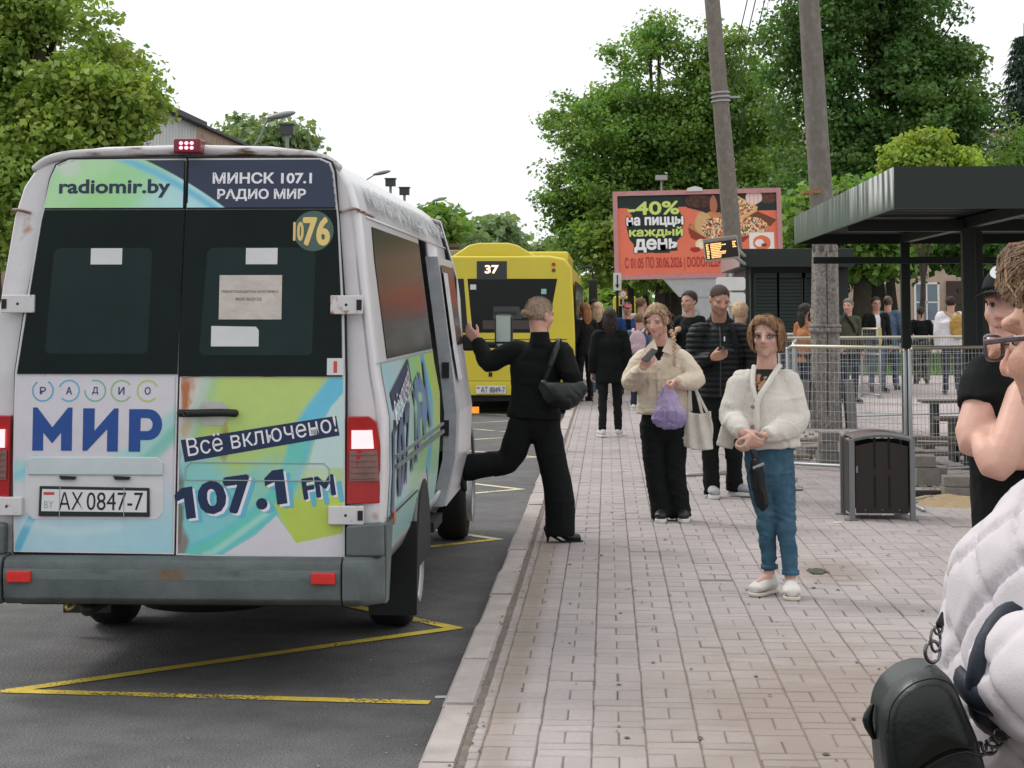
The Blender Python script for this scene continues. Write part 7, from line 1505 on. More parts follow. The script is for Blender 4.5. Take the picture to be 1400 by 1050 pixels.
# bob hair
hm = MB(); hairshell(hm, H, .009, .003)
for q in (-1, 1):
    hm.tube([H.p(q * .035, .04, .100), H.p(q * .070, .040, .052), H.p(q * .083, .018, -.01), H.p(q * .080, .006, -.072)], [(.026), (.024), (.025), (.014)], 12, k=4)
    hm.tube([H.p(q * .05, -.05, .06), H.p(q * .072, -.04, -.01), H.p(q * .066, -.035, -.078)], [.044, .038, .02], 12, k=3)
hm.tube([H.p(0, -.07, .06), H.p(0, -.095, -.02), H.p(0, -.07, -.085)], [(.08, .05), (.085, .04), (.06, .02)], 14, wide=H.r, k=3)
hm.tube([H.p(.02, .07, .105), H.p(-.03, .088, .085), H.p(-.07, .06, .04)], [.02, .016, .012], 10, k=4)
me = fuse(hm, .006, 2); strands(me, H, .0045, 130, 3)
cut(me, lambda co: (lambda x, y, z: (y > .015) & (z < .074 - .55 * np.maximum(0, -x - .0) - .25 * np.maximum(0, x - .02)) & (np.abs(x) < .071))(*H.loc(co).T))
ho = obj('hair', me, h_red, rt, smooth=True); hairlay(rt, H, ho, h_red, (.25, .25, 1), 4200, .0026, 1, pmax=130); wisps(rt, H, h_red, 60, seed=4, ln=.05)
def glasses(root, H, m, w_=.028, h_=.014, y=.094, z=.004, th=.0016):
    g = obj('glasses', MB().tube([H.p(-.008, y, z + .004), H.p(.008, y, z + .004)], th * H.k, 6), m, root); 
    for s in (-1, 1):
        cx = s * .035; pts = [H.p(cx + w_ * .5 * math.copysign(abs(math.cos(a)) ** .6, math.cos(a)), y - .006 * abs(math.cos(a) * (1 if math.cos(a) * s > 0 else 0)), z + h_ * math.copysign(abs(math.sin(a)) ** .6, math.sin(a)) * .8) for a in [2 * math.pi * i / 20 for i in range(21)]]
        obj('rim', MB().tube([p + (H.c - H.c) for p in pts], th * H.k, 6), m, g); obj('temple', MB().tube([H.p(s * (.035 + w_ * .5), y - .006, z + .006), H.p(s * .074, .05, z + .006), H.p(s * .082, -.005, z + .004)], [(.0035 * H.k, .0015 * H.k)] * 3, 6, wide=H.u, k=2), m, g)
        obj('lens', MB().add([p for p in pts[:-1]], [tuple(range(20))]), glassmat('lens_glass', (.9, .92, .92), .05), g)
    return g
glasses(rt, H, mat('glasses_dark', (.03, .02, .02), .3), .030, .012, th=.0023)
# folded umbrella hanging from the hands
um = thing('umbrella', 'black folded umbrella hanging from the clasped hands of the woman in the cardigan', 'umbrella', at(1037, 640, YD - .27))
a_, b_ = at(1030, 618, YD - .27), at(1043, 694, YD - .26)
mb = MB().tube([a_.lerp(b_, .2), a_.lerp(b_, .35), a_.lerp(b_, .65), a_.lerp(b_, .93), b_], [.030, .036, .040, .038, .022], 14, k=4); me = fuse(mb, .006, 1); folds(me, .008, 40, 9, 2); obj('canopy', me, cloth('umbrella_black', (.012, .013, .013), .5), um, smooth=True)
obj('handle', MB().tube([a_, a_.lerp(b_, .2)], [.017, .014], 10), m_blk, um, smooth=True); obj('button', MB().ell(a_.lerp(b_, .15) - V((0, .016, 0)), (.008, .004, .008)), m_gsteel, um); obj('wrist_loop', MB().tube([a_.lerp(b_, .18), at(1022, 650, YD - .28), at(1027, 672, YD - .28), at(1034, 650, YD - .29)], .004, 6, k=5), m_blk, um); obj('strap', MB().tube([at(1030, 640, YD - .30), at(1044, 634, YD - .30)], [(.008, .003)] * 2, 6, wide=(0, 0, 1)), m_grey, um)

# ---------------------------------------------------------------- B: blonde woman with plait
YE = gr(905, 711).y
J = jt(YE, pel=(906, 572), chest=(905, 505), neck=(904, 468, .03), shL=(929, 487, .02), shR=(880, 488, .0), elL=(950, 520, -.02), elR=(864, 522, -.02), wrL=(926, 523, -.24), wrR=(879, 503, -.26), hiL=(922, 585), hiR=(892, 585), knL=(923, 645, -.03), knR=(896, 645, -.02), anL=(931, 696, -.02), anR=(906, 697, -.04))
J['across'] = V((1, .05, 0)).normalized(); J['toeL'] = V((.12, -1, 0)).normalized(); J['toeR'] = V((-.15, -1, 0)).normalized()
H = Head(at(898, 438, YE - .05), V((-.42, -1, -.34)), k=1.04)
rt = person('blonde woman with a side plait in a cream jacket and black trousers, reading her phone', J, H, skin=(.58, .34, .27), vox=.0068, lip=(.42, .17, .16), lids=.7, look=(-.3, -1),
    hands=(((J['wrR'], V((.35, -.35, .75)), V((.9, -.1, -.1)), V((.3, .3, .6))), dict(curl=(.9, .9, .5), thumb=.2)), ((J['wrL'], at(911, 527, YE - .28) - J['wrL'], V((0, -.5, .8)), V((0, .2, -1))), dict(curl=(1.0, 1.2, .8), thumb=.8))))
mb = MB(); torso(mb, J, [(.135, .10), (.135, .10), (.15, .11), (.12, .085), (.064, .058)], hem=J['pel'] + V((0, 0, .1))); garment('top', mb, m_black, rt, .009, 2, .002)
mb = MB(); torso(mb, J, [(.195, .14), (.19, .145), (.172, .13), (.13, .10), (.07, .066)], hem=at(905, 566, YE))
for s in 'LR': sleeve(mb, J, s, (.082, .088, .082, .064, .044))
nx, nz = at(902, 470, YE), J['neck'].z
def bcut(co):
    t = (co[:, 2] - at(900, 492, YE).z) / (at(900, 468, YE).z - at(900, 492, YE).z); return ((t > 0) & (np.abs(co[:, 0] - at(900, 480, YE).x) < .006 + .07 * t) & (co[:, 1] < YE)) | ((co[:, 2] > nz - .03) & (np.hypot(co[:, 0] - J['neck'].x, co[:, 1] - J['neck'].y) < .07))
jk = garment('jacket', mb, m_cream, rt, .0078, 3, .0055, 11, 19, 14, cutf=bcut, solid=.006, creases=[(tuple(J['elL']), .13, .008, 110), (tuple(J['elR']), .13, .008, 110), (tuple(J['wrR']), .08, .004, 150)])
for q, pts in ((-1, ((894, 463), (880, 478), (889, 487), (899, 477))), (1, ((915, 461), (931, 475), (920, 486), (905, 480)))):
    vs = [at(a, b, YE - .125 + (.05 if i == 0 else 0) - (.015 if i == 2 else 0)) for i, (a, b) in enumerate(pts)]; obj('collar', MB().add(vs, [(0, 1, 2, 3)]), m_cream, jk, solid=.01)
obj('front_placket', MB().tube([at(900, 494, YE - .152), at(901, 530, YE - .155), at(901, 564, YE - .142)], [(.017, .004)] * 3, 6, wide=(1, 0, 0), k=4), m_cream, jk, smooth=True)
obj('pocket_flap', MB().prism([(0, 0), (.10, -.01), (.10, -.035), (.05, -.052), (0, -.03)], at(913, 490, YE - .148), (1, 0, 0), (0, .1, 1), (0, -.006, 0)), m_cream, jk, bevel=.002); obj('hem_band', MB().tube([at(x_, 562, YE - y_) for x_, y_ in ((872, .02), (884, .115), (906, .148), (928, .115), (940, .02))], [(.003, .022)] * 5, 6, wide=(1, 0, 0), k=5), m_cream, jk, smooth=True)
for py in (505, 520, 536, 552): obj('button', MB().lathe([(.001, .004), (.007, .004), (.009, 0)], at(901, py, YE - .158), (0, -1, 0), 10), m_gsteel, jk)
trousers(J, m_black, rt, (.16, .12), .10, .082, .082, vox=.009, amp=.005, seed=3, top=at(906, 560, YE), drop=.06)
for s in 'LR': shoe(rt, J['an' + s], J['toe' + s], .25, .046, m_shb, mat('sole_white', (.62, .61, .58), .7), sole=.028)
hm = MB(); hairshell(hm, H, .008, .001)
hm.tube([H.p(-.04, .06, .088), H.p(-.072, .045, .03), H.p(-.080, .025, -.03)], [.014, .014, .010], 10, k=4); hm.tube([H.p(.0, .072, .092), H.p(.055, .062, .05), H.p(.078, .038, .0), H.p(.080, .0, -.05)], [.016, .018, .018, .016], 10, k=4); hm.tube([H.p(0, -.09, .0), H.p(.03, -.07, -.07), H.p(.075, -.0, -.095)], [.05, .04, .025], 10, k=3)
me = fuse(hm, .0065, 2); strands(me, H, .004, 130, 7); cut(me, lambda co: (lambda x, y, z: (y > .015) & (z < .076 - .5 * np.maximum(0, x + .01) - .3 * np.maximum(0, -x - .02)) & (np.abs(x) < .069))(*H.loc(co).T)); ho = obj('hair', me, h_blonde, rt, smooth=True); hairlay(rt, H, ho, h_blonde, (-.15, .45, .9), 4200, .0024, 2, pmax=130)
pl_ = MB(); pts = [at(917, 452, YE - .1), at(921, 462, YE - .13), at(922, 474, YE - .165), at(922, 488, YE - .175)]
for i in range(15):
    t = i / 14 * 2.999; a = int(t); p = pts[a].lerp(pts[a + 1], t - a); pl_.ell(p + V(((-1) ** i * .007, 0, 0)), (.014 - .0004 * i, .011, .013), Matrix.Rotation((-1) ** i * .6, 3, 'Y'), 8, 6)
pl_.tube([pts[3], pts[3] - V((0, 0, .06))], [.008, .012], 8); obj('plait', pl_, h_blonde, rt, smooth=True); obj('hair_tie', MB().lathe([(.009, -.006), (.013, 0), (.009, .006)], pts[3], (0, 0, 1), 10), mat('tie_lilac', (.4, .3, .6), .5), rt); wisps(rt, H, h_blonde, 70, seed=8, ln=.06)
ph = thing('phone', 'black phone in the right hand of the blonde woman', 'phone', at(888, 486, YE - .34)); rot = Matrix.Rotation(R(-25), 3, 'Y') @ Matrix.Rotation(R(-50), 3, 'X')
obj('phone_body', MB().box(at(888, 485.5, YE - .345), (.068, .009, .13), rot @ Matrix.Rotation(R(60), 3, 'Y')), mat('phone_black', (.008, .009, .01), .15), ph, bevel=.004)
pb = thing('plastic_bag', 'thin lilac plastic bag of dark shopping held by the blonde woman', 'bag', at(914, 560, YE - .3))
m_lil = mat('lilac_plastic', (.42, .33, .60), .3, var=.15, vs=12, coat=.2, bump=1.5, bs=25); _n = m_lil.node_tree; _t = _n.nodes.new('ShaderNodeBsdfTransparent'); _m = _n.nodes.new('ShaderNodeMixShader'); _m.inputs[0].default_value = .5; _n.links.new(_n.nodes['Principled BSDF'].outputs[0], _m.inputs[1]); _n.links.new(_t.outputs[0], _m.inputs[2]); _n.links.new(_m.outputs[0], _n.nodes['Material Output'].inputs[0])
c = at(914, 558, YE - .30); mb = MB(); mb.tube([at(912, 527, YE - .3), at(913, 537, YE - .3), at(914, 549, YE - .3), at(915, 562, YE - .3), at(915, 574, YE - .3)], [(.014, .014), (.045, .025), (.09, .05), (.125, .075), (.135, .075)], 20, wide=(1, 0, 0), k=5)
me = fuse(mb, .007, 2); folds(me, .008, 30, 7, 5); obj('bag_film', me, m_lil, pb, smooth=True)
mb = MB(); rr = random.Random(2); [mb.ell(at(rr.uniform(899, 931), rr.uniform(563, 571), YE - .3) + V((0, rr.uniform(-.03, .03), 0)), (.03, .03, .022), None, 8, 6) for i in range(16)]; obj('contents', fuse(mb, .008, 1), mat('contents_violet', (.10, .075, .17), .5, var=.3, vs=30), pb, smooth=True)
for q in (-1, 1): obj('handle', MB().tube([at(913, 523, YE - .3), at(913 + q * 7, 533, YE - .3), at(914 + q * 12, 546, YE - .3)], [(.006, .003), (.012, .004), (.025, .006)], 8, k=3), m_lil, pb, smooth=True)
tt = thing('tote_bag', 'off-white cloth tote bag hanging from the forearm of the blonde woman', 'bag', at(953, 590, YE - .05)); m_tote = cloth('tote_canvas', (.58, .54, .47), bump=.6)
me = grid('tote', 0, 1, 0, 1, .04, lambda u, v: np.array([tuple(at((930 + 10 * b * 1.0) * (1 - a) + (975 - 3 * b) * a, 612 - 50 * b + 4 * math.sin(a * 3.1) + (6 * a - 4) * (b < .3), YE - .08 - .03 * math.sin(a * 3.14) * (1 - b * .6) + .012 * math.sin(a * 14 + b * 4))) for a, b in zip(u, v)])); obj('bag_body', me, m_tote, tt, smooth=True, solid=.03)
for a, b in ((943, 968), (950, 960)): obj('strap', MB().tube([at(941 + (a - 943) * .5, 562, YE - .09), at(943, 530, YE - .12), at(946, 522, YE - .10), at(952, 535, YE - .08), at(b, 566, YE - .08)], [(.012, .002)] * 5, 6, wide=(1, 0, 0), k=4), m_tote, tt, smooth=True)

# ---------------------------------------------------------------- C: man in the black puffer jacket
YC = gr(985, 679).y
J = jt(YC, pel=(983, 540), chest=(984, 478), neck=(984, 440, .04), shL=(1013, 452, .0), shR=(954, 452, .0), elL=(1026, 497, .02), elR=(950, 495, -.05), wrL=(1018, 530, -.10), wrR=(974, 489, -.27), hiL=(997, 552), hiR=(971, 552), knL=(1003, 610, -.02), knR=(971, 614, -.02), anL=(1004, 664, .06), anR=(973, 671, -.02))
J['across'] = V((1, -.06, 0)).normalized(); J['toeL'] = V((.75, -.6, 0)).normalized(); J['toeR'] = V((.1, -1, 0)).normalized()
H = Head(at(984, 410, YC - .07), V((.28, -1, -.42)), k=1.06)
rt = person('man with cropped hair and black puffer jacket looking at his phone behind the cardigan woman', J, H, skin=(.45, .24, .17), female=False, vox=.0078, stub=.35, hairc=(.055, .036, .027), lids=.8, look=(.3, -1), brow=(.06, .04, .03),
    hands=(((J['wrR'], V((.8, -.4, .25)), V((0, -.4, 1)), V((.1, .4, .5))), dict(curl=(.6, .8, .5), thumb=.1, k=1.05)), ((J['wrL'], V((-.1, -.2, -1)), V((0, -1, 0)), V((-1, 0, 0))), dict(k=1.05))))
mb = MB(); torso(mb, J, [(.19, .145), (.19, .15), (.195, .15), (.165, .12), (.085, .08)], hem=at(984, 545, YC))
for s in 'LR': sleeve(mb, J, s, (.095, .09, .082, .068, .045))
mb.tube([J['neck'] - V((0, 0, .03)), J['neck'] + V((0, .01, .045))], [.085, .088], 14); mb.tube([J['neck'] + V((-.09, .03, .0)), J['neck'] + V((0, .10, .03)), J['neck'] + V((.09, .03, .0))], [.035, .045, .035], 10, k=4)
def quilt(me):
    co = getco(me); n = getno(me); z = co[:, 2] * (1 + 0) ; ph_ = (z / .048) % 1; d = -(.0055) * np.exp(-((ph_ - .5) / .16) ** 2) + .0022 * np.cos((ph_ - .5) * 6.28 + 3.14); m = co[:, 2] < J['neck'].z + .0; setco(me, co + n * (d * m)[:, None])
jk = garment('jacket', mb, m_puff, rt, .0085, 2, .003, 11, 14, 21, post=quilt); xz = [at(984, 447, YC - .12), at(985, 465, YC - .165), at(985, 500, YC - .165), at(985, 543, YC - .15)]
obj('zip', MB().tube(xz, [(.006, .003)] * 4, 6, wide=(1, 0, 0), k=3), mat('zip_dark', (.03, .03, .03), .4), jk); obj('zip_pull', MB().tube([at(990.5, 461, YC - .18), at(990.5, 466, YC - .185)], .006, 6), m_wht, jk)
trousers(J, m_black, rt, (.15, .115), .092, .074, .068, vox=.010, amp=.006, seed=9, drop=.03, top=at(984, 525, YC))
shoe(rt, J['anL'], J['toeL'], .28, .05, m_shg, mat('sole_white', (.62, .61, .58), .7), sole=.03, lift=.01); shoe(rt, J['anR'], J['toeR'], .28, .05, m_shg, mat('sole_white'), sole=.03)
hm = MB(); hairshell(hm, H, .004, .002); me = fuse(hm, .007, 1); cut(me, facecut(H, .082, 1.05, zb=-.05)); obj('hair', me, h_buzz, rt, smooth=True); obj('earphone', MB().tube([H.p(-.088, .008, -.012), H.p(-.09, .012, -.035)], [.008, .004], 8), m_pap, rt, smooth=True)
obj('bag_strap', MB().tube([at(1000, 445, YC - .06), at(1003, 452, YC - .14), at(1007, 475, YC - .16)], [(.02, .004)] * 3, 6, wide=(1, 0, 0), k=3), m_black2, rt, smooth=True)
ph = thing('phone', 'black phone in the hand of the man in the puffer jacket', 'phone', at(994, 476, YC - .36)); obj('phone_body', MB().box(at(993, 476.5, YC - .36), (.13, .009, .075), Matrix.Rotation(R(8), 3, 'Y') @ Matrix.Rotation(R(-78), 3, 'X')), mat('phone_black'), ph, bevel=.004)

# ---------------------------------------------------------------- A: woman in black stepping out of the minibus
YA = gr(765, 741).y
J = jt(YA, pel=(731, 562), chest=(733, 505), neck=(738, 462, -.03), shL=(706, 476, .04), shR=(767, 478, -.05), elL=(668, 497, .05), elR=(781, 517, -.12), wrL=(652, 466, .15), wrR=(777, 505, .16), hiL=(718, 578), hiR=(744, 578), knL=(694, 630, .02), knR=(760, 650, .0), anL=(640, 640, .02), anR=(763, 722, .0))
J['across'] = V((1, -.25, 0)).normalized(); J['toeR'] = V((1, .05, 0)).normalized(); J['toeL'] = V((0, 0, -.2))
H = Head(at(738, 431, YA), V((.82, .75, -.1)), tilt=V((.12, 0, 0)), k=1.07)
rt = person('woman in a black suit striding off the minibus, fair hair in a low bun', J, H, skin=(.56, .31, .24), vox=.0078, brow=(.2, .13, .08), eye=True,
    hands=(((J['wrL'], at(637, 447, YA + .17) - J['wrL'], V((-.4, 0, .9)), V((-.8, .5, 0))), dict(curl=(.35, .5, .4), thumb=.2)), ((J['wrR'], at(788, 499, YA + .22) - J['wrR'], V((-.3, 0, 1)), V((0, 1, 0))), dict(curl=(1., 1.2, .9), thumb=.7))))
mb = MB(); torso(mb, J, [(.195, .14), (.17, .125), (.185, .13), (.135, .10), (.062, .06)], hem=at(730, 572, YA))
for s in 'LR': sleeve(mb, J, s, (.082, .074, .066, .058, .05))
mb.tube([J['neck'] - V((0, 0, .05)), J['neck'] + V((0, 0, .045))], [.082, .070], 14, cap=(1, 0)); garment('blazer', mb, m_black, rt, .0085, 3, .005, 9, 14, 41, creases=[(tuple(J['elL']), .12, .006, 100), (tuple(J['elR']), .12, .006, 100)])
mb = MB(); W = J['across']; mb.tube([at(731, 555, YA), J['pel'], J['pel'] - V((0, 0, .12))], [(.15, .11), (.16, .12), (.13, .10)], 16, wide=W)
mb.tube([J['hiR'] + V((0, 0, .03)), J['hiR'].lerp(J['knR'], .5), J['knR'], at(765, 690, YA), at(766, 733, YA)], [(.105, .10), (.105, .10), (.098, .095), (.104, .10), (.108, .10)], 16, wide=(1, 0, 0), cap=(1, 0), k=3)
mb.tube([J['hiL'] + V((0, 0, .02)), J['hiL'].lerp(J['knL'], .5), J['knL'], J['knL'].lerp(J['anL'], .5), J['anL'] + V((-.03, 0, 0))], [(.105, .1), (.10, .1), (.088, .09), (.088, .09), (.096, .09)], 16, cap=(1, 0), k=3)
garment('trousers', mb, m_black, rt, .010, 3, .006, 8, 9, 43, creases=[(tuple(J['knL']), .12, .006, 90), (tuple(J['hiL']), .12, .006, 90)])
shoe(rt, at(757, 722, YA), J['toeR'], .27, .04, m_shb, m_shb, sole=.010, heel=.045); 
d = (J['anL'] - J['knL']).normalized(); f_ = V((.25, 0, -.97)); a_ = J['anL'] + d * .02; me = fuse(MB().tube([a_ - f_ * .05, a_ + f_ * .05 + d * .035, a_ + f_ * .14 + d * .04], [.035, .034, .02], 10, k=3), .008, 1); sh_ = obj('shoe', me, m_shb, rt, smooth=True); obj('sole', MB().tube([a_ - f_ * .05 + d * .05, a_ + f_ * .14 + d * .06], [(.028, .006)] * 2, 8, wide=(0, 1, 0)), m_shb, sh_)
hm = MB(); hairshell(hm, H, .006, .002); hm.ell(H.p(-.01, -.118, -.0), [.036, .030, .030], H.M); hm.tube([H.p(-.04, -.11, .005), H.p(0, -.135, .012), H.p(.035, -.11, -.002)], .014, 8, k=3); me = fuse(hm, .0065, 1); strands(me, H, .0022, 160, 5, .6); cut(me, facecut(H, .07, 1.1, zb=-.05)); m_ash = hairmat('hair_ash_blonde', (.50, .37, .27), (.36, .25, .18)); ho = obj('hair', me, m_ash, rt, smooth=True); hairlay(rt, H, ho, m_ash, (0, -1, 0), 2600, .0020, 3, .0012, .03)
bg_ = thing('shoulder_bag', 'black leather shoulder bag at the hip of the woman leaving the minibus', 'bag', at(770, 535, YA - .2))
mb = MB().tube([at(742, 527, YA - .2), at(757, 538, YA - .22), at(776, 541, YA - .22), at(796, 530, YA - .18)], [(.045, .03), (.09, .055), (.10, .06), (.05, .03)], 16, wide=(0, 0, 1), k=4); me = fuse(mb, .009, 2); folds(me, .006, 9, 12, 4); obj('bag_body', me, m_leath, bg_, smooth=True)
obj('strap', MB().tube([at(745, 520, YA - .19), at(757, 490, YA - .19), at(762, 470, YA - .13), at(764, 463, YA - .02), at(768, 480, YA + .1)], [(.016, .004)] * 5, 6, wide=(1, 0, 0), k=5), m_leath, bg_, smooth=True); obj('strap_pad', MB().tube([at(752, 500, YA - .2), at(762, 472, YA - .15)], [(.022, .008)] * 2, 6, wide=(1, 0, 0)), m_leath, bg_, smooth=True); obj('buckle', MB().box(at(743, 522, YA - .2), (.03, .01, .02)), m_gsteel, bg_)

# ---------------------------------------------------------------- F: young man in the black cap, arms folded
YF = 5.5
J = jt(YF, pel=(1412, 700), chest=(1405, 560), neck=(1398, 490, .03), shL=(1462, 510, .05), shR=(1352, 518, -.02), elL=(1440, 620, -.1), elR=(1332, 602, -.10), wrL=(1375, 632, -.18), wrR=(1425, 590, -.16), hiL=(1440, 760), hiR=(1385, 760), knL=(1445, 1000), knR=(1380, 1000), anL=(1445, 1190), anR=(1380, 1190))
for s in 'LR': J['an' + s].z = .085; J['kn' + s].z = .5; J['hi' + s].z = .88; J['toe' + s] = V((-.4, -1, 0)).normalized()
J['pel'].z = .95; J['across'] = V((1, .15, 0)).normalized(); H = Head(at(1386, 420, YF - .02), V((-.68, -1, .02)), k=1.0)
rt = person('young man in black cap and T-shirt, bare arms folded, partly hidden by the quilted coat', J, H, skin=(.60, .35, .275), female=False, vox=.0066, lip=(.45, .18, .17), look=(-.4, 0), hands=(((J['wrL'], V((.2, .9, .3)), V((0, -.3, 1)), V((-1, 0, 0))), dict(curl=(.4, .5, .4))), ((J['wrR'], V((.5, .8, .2)), V((.3, -.3, 1)), V((0, 1, 0))), dict(curl=(.2, .3, .2)))))
J2 = dict(J); mb = MB()   # bare forearms thickened as part of the shirt-free arm
ar = MB(); ar.tube([J['shR'], J['shR'].lerp(J['elR'], .6), J['elR'], J['elR'].lerp(J['wrR'], .4), J['wrR']], [.055, .056, .052, .048, .034], 14, k=3); ar.tube([at(1400, 540, YF - .12), at(1378, 606, YF - .2), at(1363, 638, YF - .22), at(1350, 620, YF - .2), J['wrR'] * 0 + at(1342, 606, YF - .16)], [.05, .05, .045, .04, .03], 12, k=3)
me = fuse(ar, .007, 3); setcol(me, np.tile(np.array((.60, .35, .275)), (len(me.vertices), 1)) * (1 + .05 * fbm(getco(me) * 20, 3, 2))[:, None]); obj('forearms', me, m_skin, rt, smooth=True)
torso(mb, J, [(.17, .12), (.17, .125), (.195, .135), (.17, .11), (.07, .065)], hem=J['pel'] - V((0, 0, .05)))
for s in 'LR': mb.tube([J['neck'].lerp(J['sh' + s], .5) - V((0, 0, .05)), J['sh' + s], J['sh' + s].lerp(J['el' + s], .48)], [.075, .078, .074], 14, cap=(1, 0), k=3)
garment('t_shirt', mb, m_black, rt, .009, 3, .005, 9, 12, 51); trousers(J, m_black2, rt, vox=.012)
for s in 'LR': shoe(rt, J['an' + s], J['toe' + s], .28, .05, m_shb, m_shb)
hm = MB(); hairshell(hm, H, .006, .0); me = fuse(hm, .007, 1); cut(me, facecut(H, .06, 1.1, zb=-.03)); obj('hair', me, h_brown, rt, smooth=True)
cp = MB(); cp.ell(H.p(0, -.012, .042), (.091, .112, .088), H.M, 24, 14); me = fuse(cp, .007, 1); cut(me, lambda co: H.loc(co)[:, 2] < .048 + .12 * np.minimum(0, H.loc(co)[:, 1])); cap_ = obj('cap', me, cloth('cap_black', (.012, .013, .014)), rt, smooth=True, solid=.004)
me = grid('brim', -1, 1, 0, 1, .1, lambda u, v: np.array([tuple(H.p(a * (.080 - .018 * b * b) , .072 + .085 * b * math.sqrt(max(0, 1 - .55 * a * a)) - .03 * a * a * (1 - b), .052 - .016 * a * a - .012 * b)) for a, b in zip(u, v)])); obj('cap_brim', me, mat('cap_black'), cap_, smooth=True, solid=.005)
p = H.p(.0, .098, .090); nrm = (H.f * .80 + H.u * .5 + H.r * .0).normalized(); p = H.p(-.0, .088, .094); xx = H.r; yy = nrm.cross(xx) * -1
lg = obj('cap_badge', MB().prism([(.030 * math.cos(R(a)), .024 * math.sin(R(a))) for a in range(0, 360, 15)], p + nrm * .004, xx, yy, nrm * .004), m_pap, cap_, normals=True)
mb = MB()
for a0, a1, r_ in ((20, 330, .015), (200, 400, .008)): mb.tube([p + nrm * .0085 + xx * r_ * math.cos(R(a)) + yy * r_ * .75 * math.sin(R(a)) for a in range(a0, a1, 20)], .0014, 5)
obj('badge_mark', mb, m_blk, lg)

# ---------------------------------------------------------------- E: nearest woman in the white quilted coat, cut by the right edge
YQ = 2.36
J = jt(YQ, pel=(1492, 1010), chest=(1500, 800), neck=(1510, 650, .04), shL=(1400, 705, .22), shR=(1590, 715, -.14), elL=(1330, 900, .25), elR=(1610, 930, -.16), wrL=(1360, 1010, .1), wrR=(1430, 905, -.19), hiL=(1440, 1200), hiR=(1560, 1200), knL=(1440, 1500), knR=(1560, 1500), anL=(1440, 1900), anR=(1560, 1900))
for s in 'LR': J['an' + s].z = .085; J['kn' + s].z = .48; J['hi' + s].z = .86; J['toe' + s] = V((-.6, .8, 0)).normalized()
J['pel'].z = .95; J['across'] = V((.62, -.78, 0)).normalized(); J['shL'] = J['neck'] - J['across'] * .14 + V((0, 0, -.12)); J['shR'] = J['neck'] + J['across'] * .165 + V((0, 0, -.10)); J['elL'] = J['shL'] + V((.0, .03, -.29)); J['wrL'] = J['elL'] + V((-.05, .12, -.2)); J['elR'] = J['shR'] + V((.03, -.02, -.29)); J['wrR'] = at(1420, 905, YQ - .02)
H = Head(at(1490, 464, YQ), V((-.70, .72, -.10)), k=1.07)
rt = person('bespectacled woman in a white quilted coat, closest person, cut off by the right edge', J, H, skin=(.60, .33, .235), vox=.0058, hands=(((at(1410, 905, YQ - .02), at(1340, 925, YQ + .05) - at(1410, 905, YQ - .02), V((0, -.3, 1)), V((.5, 1, 0))), dict(curl=(.2, .3, .2))),), look=(-.5, 0))
mb = MB(); hx = at(1490, 1060, YQ); torso(mb, J, [(.20, .165), (.20, .175), (.185, .165), (.13, .12), (.08, .08)], hem=V((hx.x, hx.y, .72)))
for s in 'L': sleeve(mb, J, s, (.078, .074, .07, .065, .05))
mb.tube([J['neck'] - V((0, 0, .04)), J['neck'] + V((0, 0, .02))], [.085, .08], 14)
def quilt2(me):
    co = getco(me); n = getno(me); a = np.arctan2(co[:, 1] - J['chest'].y, co[:, 0] - J['chest'].x) * .17; z = co[:, 2] + .03 * vnoise(co * 7, 4); w_ = .17; sl = .95; wob = .004 * vnoise(co * 30, 6)
    d = 0
    for sgn, off in ((1, 0), (-1, .04)):
        t = ((a * sgn + z * sl + off + wob) / (w_ * .62)) % 1; t = np.minimum(t, 1 - t) * w_ * .62; d = d - .0075 * np.exp(-(t / .0065) ** 2) + .0022 * (t / (w_ * .31)) ** .5
    d = d + .002 * fbm(co * 11, 8, 2); setco(me, co + n * d[:, None])
ct = garment('quilted_coat', mb, m_quilt, rt, .0068, 3, .003, 9, 12, 61, post=quilt2)
ms_ = MB(); ms_.tube([J['shR'] - J['across'] * .08, J['shR'], J['elR'], at(1500, 950, YQ - .2), at(1384, 915, YQ - .1)], [.08, .095, .09, .085, .062], 18, cap=(1, 0), k=5); garment('coat_sleeve', ms_, m_quilt, ct, .0068, 3, .004, 9, 12, 62, post=quilt2)
ns_ = mat('trim_navy', (.010, .015, .028), .6, bump=.1, bs=200)
ax3 = (at(1384, 915, YQ - .1) - at(1500, 950, YQ - .2)).normalized(); me = MB().tube([at(1400, 919, YQ - .11), at(1384, 914, YQ - .098), at(1372, 910, YQ - .09)], [.078, .082, .078], 20, cap=(0, 0)).mesh(); obj('cuff_trim', me, ns_, ct, smooth=True)
obj('pocket_trim', MB().tube([at(1312, 928, YQ - .10), at(1334, 952, YQ - .15), at(1370, 962, YQ - .18), at(1420, 975, YQ - .2)], [(.017, .008)] * 4, 8, wide=(0, 0, 1), k=4), ns_, ct, smooth=True)
hm = MB(); hairshell(hm, H, .013, .004); hm.tube([H.p(-.05, .05, .09), H.p(-.088, .02, .04), H.p(-.095, -.02, .0)], [.026, .026, .018], 10, k=4); hm.tube([H.p(0, -.08, .05), H.p(0, -.105, -.03), H.p(0, -.085, -.10)], [(.08, .05), (.085, .04), (.06, .02)], 14, wide=H.r, k=3)
me = fuse(hm, .0055, 2); strands(me, H, .005, 150, 3, .15); cut(me, lambda co: (lambda x, y, z: (y > -.028) & (z < .078 - .62 * np.maximum(0, .085 - y)))(*H.loc(co).T)); ho = obj('hair', me, h_lbrown, rt, smooth=True); hairlay(rt, H, ho, h_lbrown, (.2, -.1, 1), 6500, .0024, 4, .004, .16)
rr = random.Random(9); mb = MB()
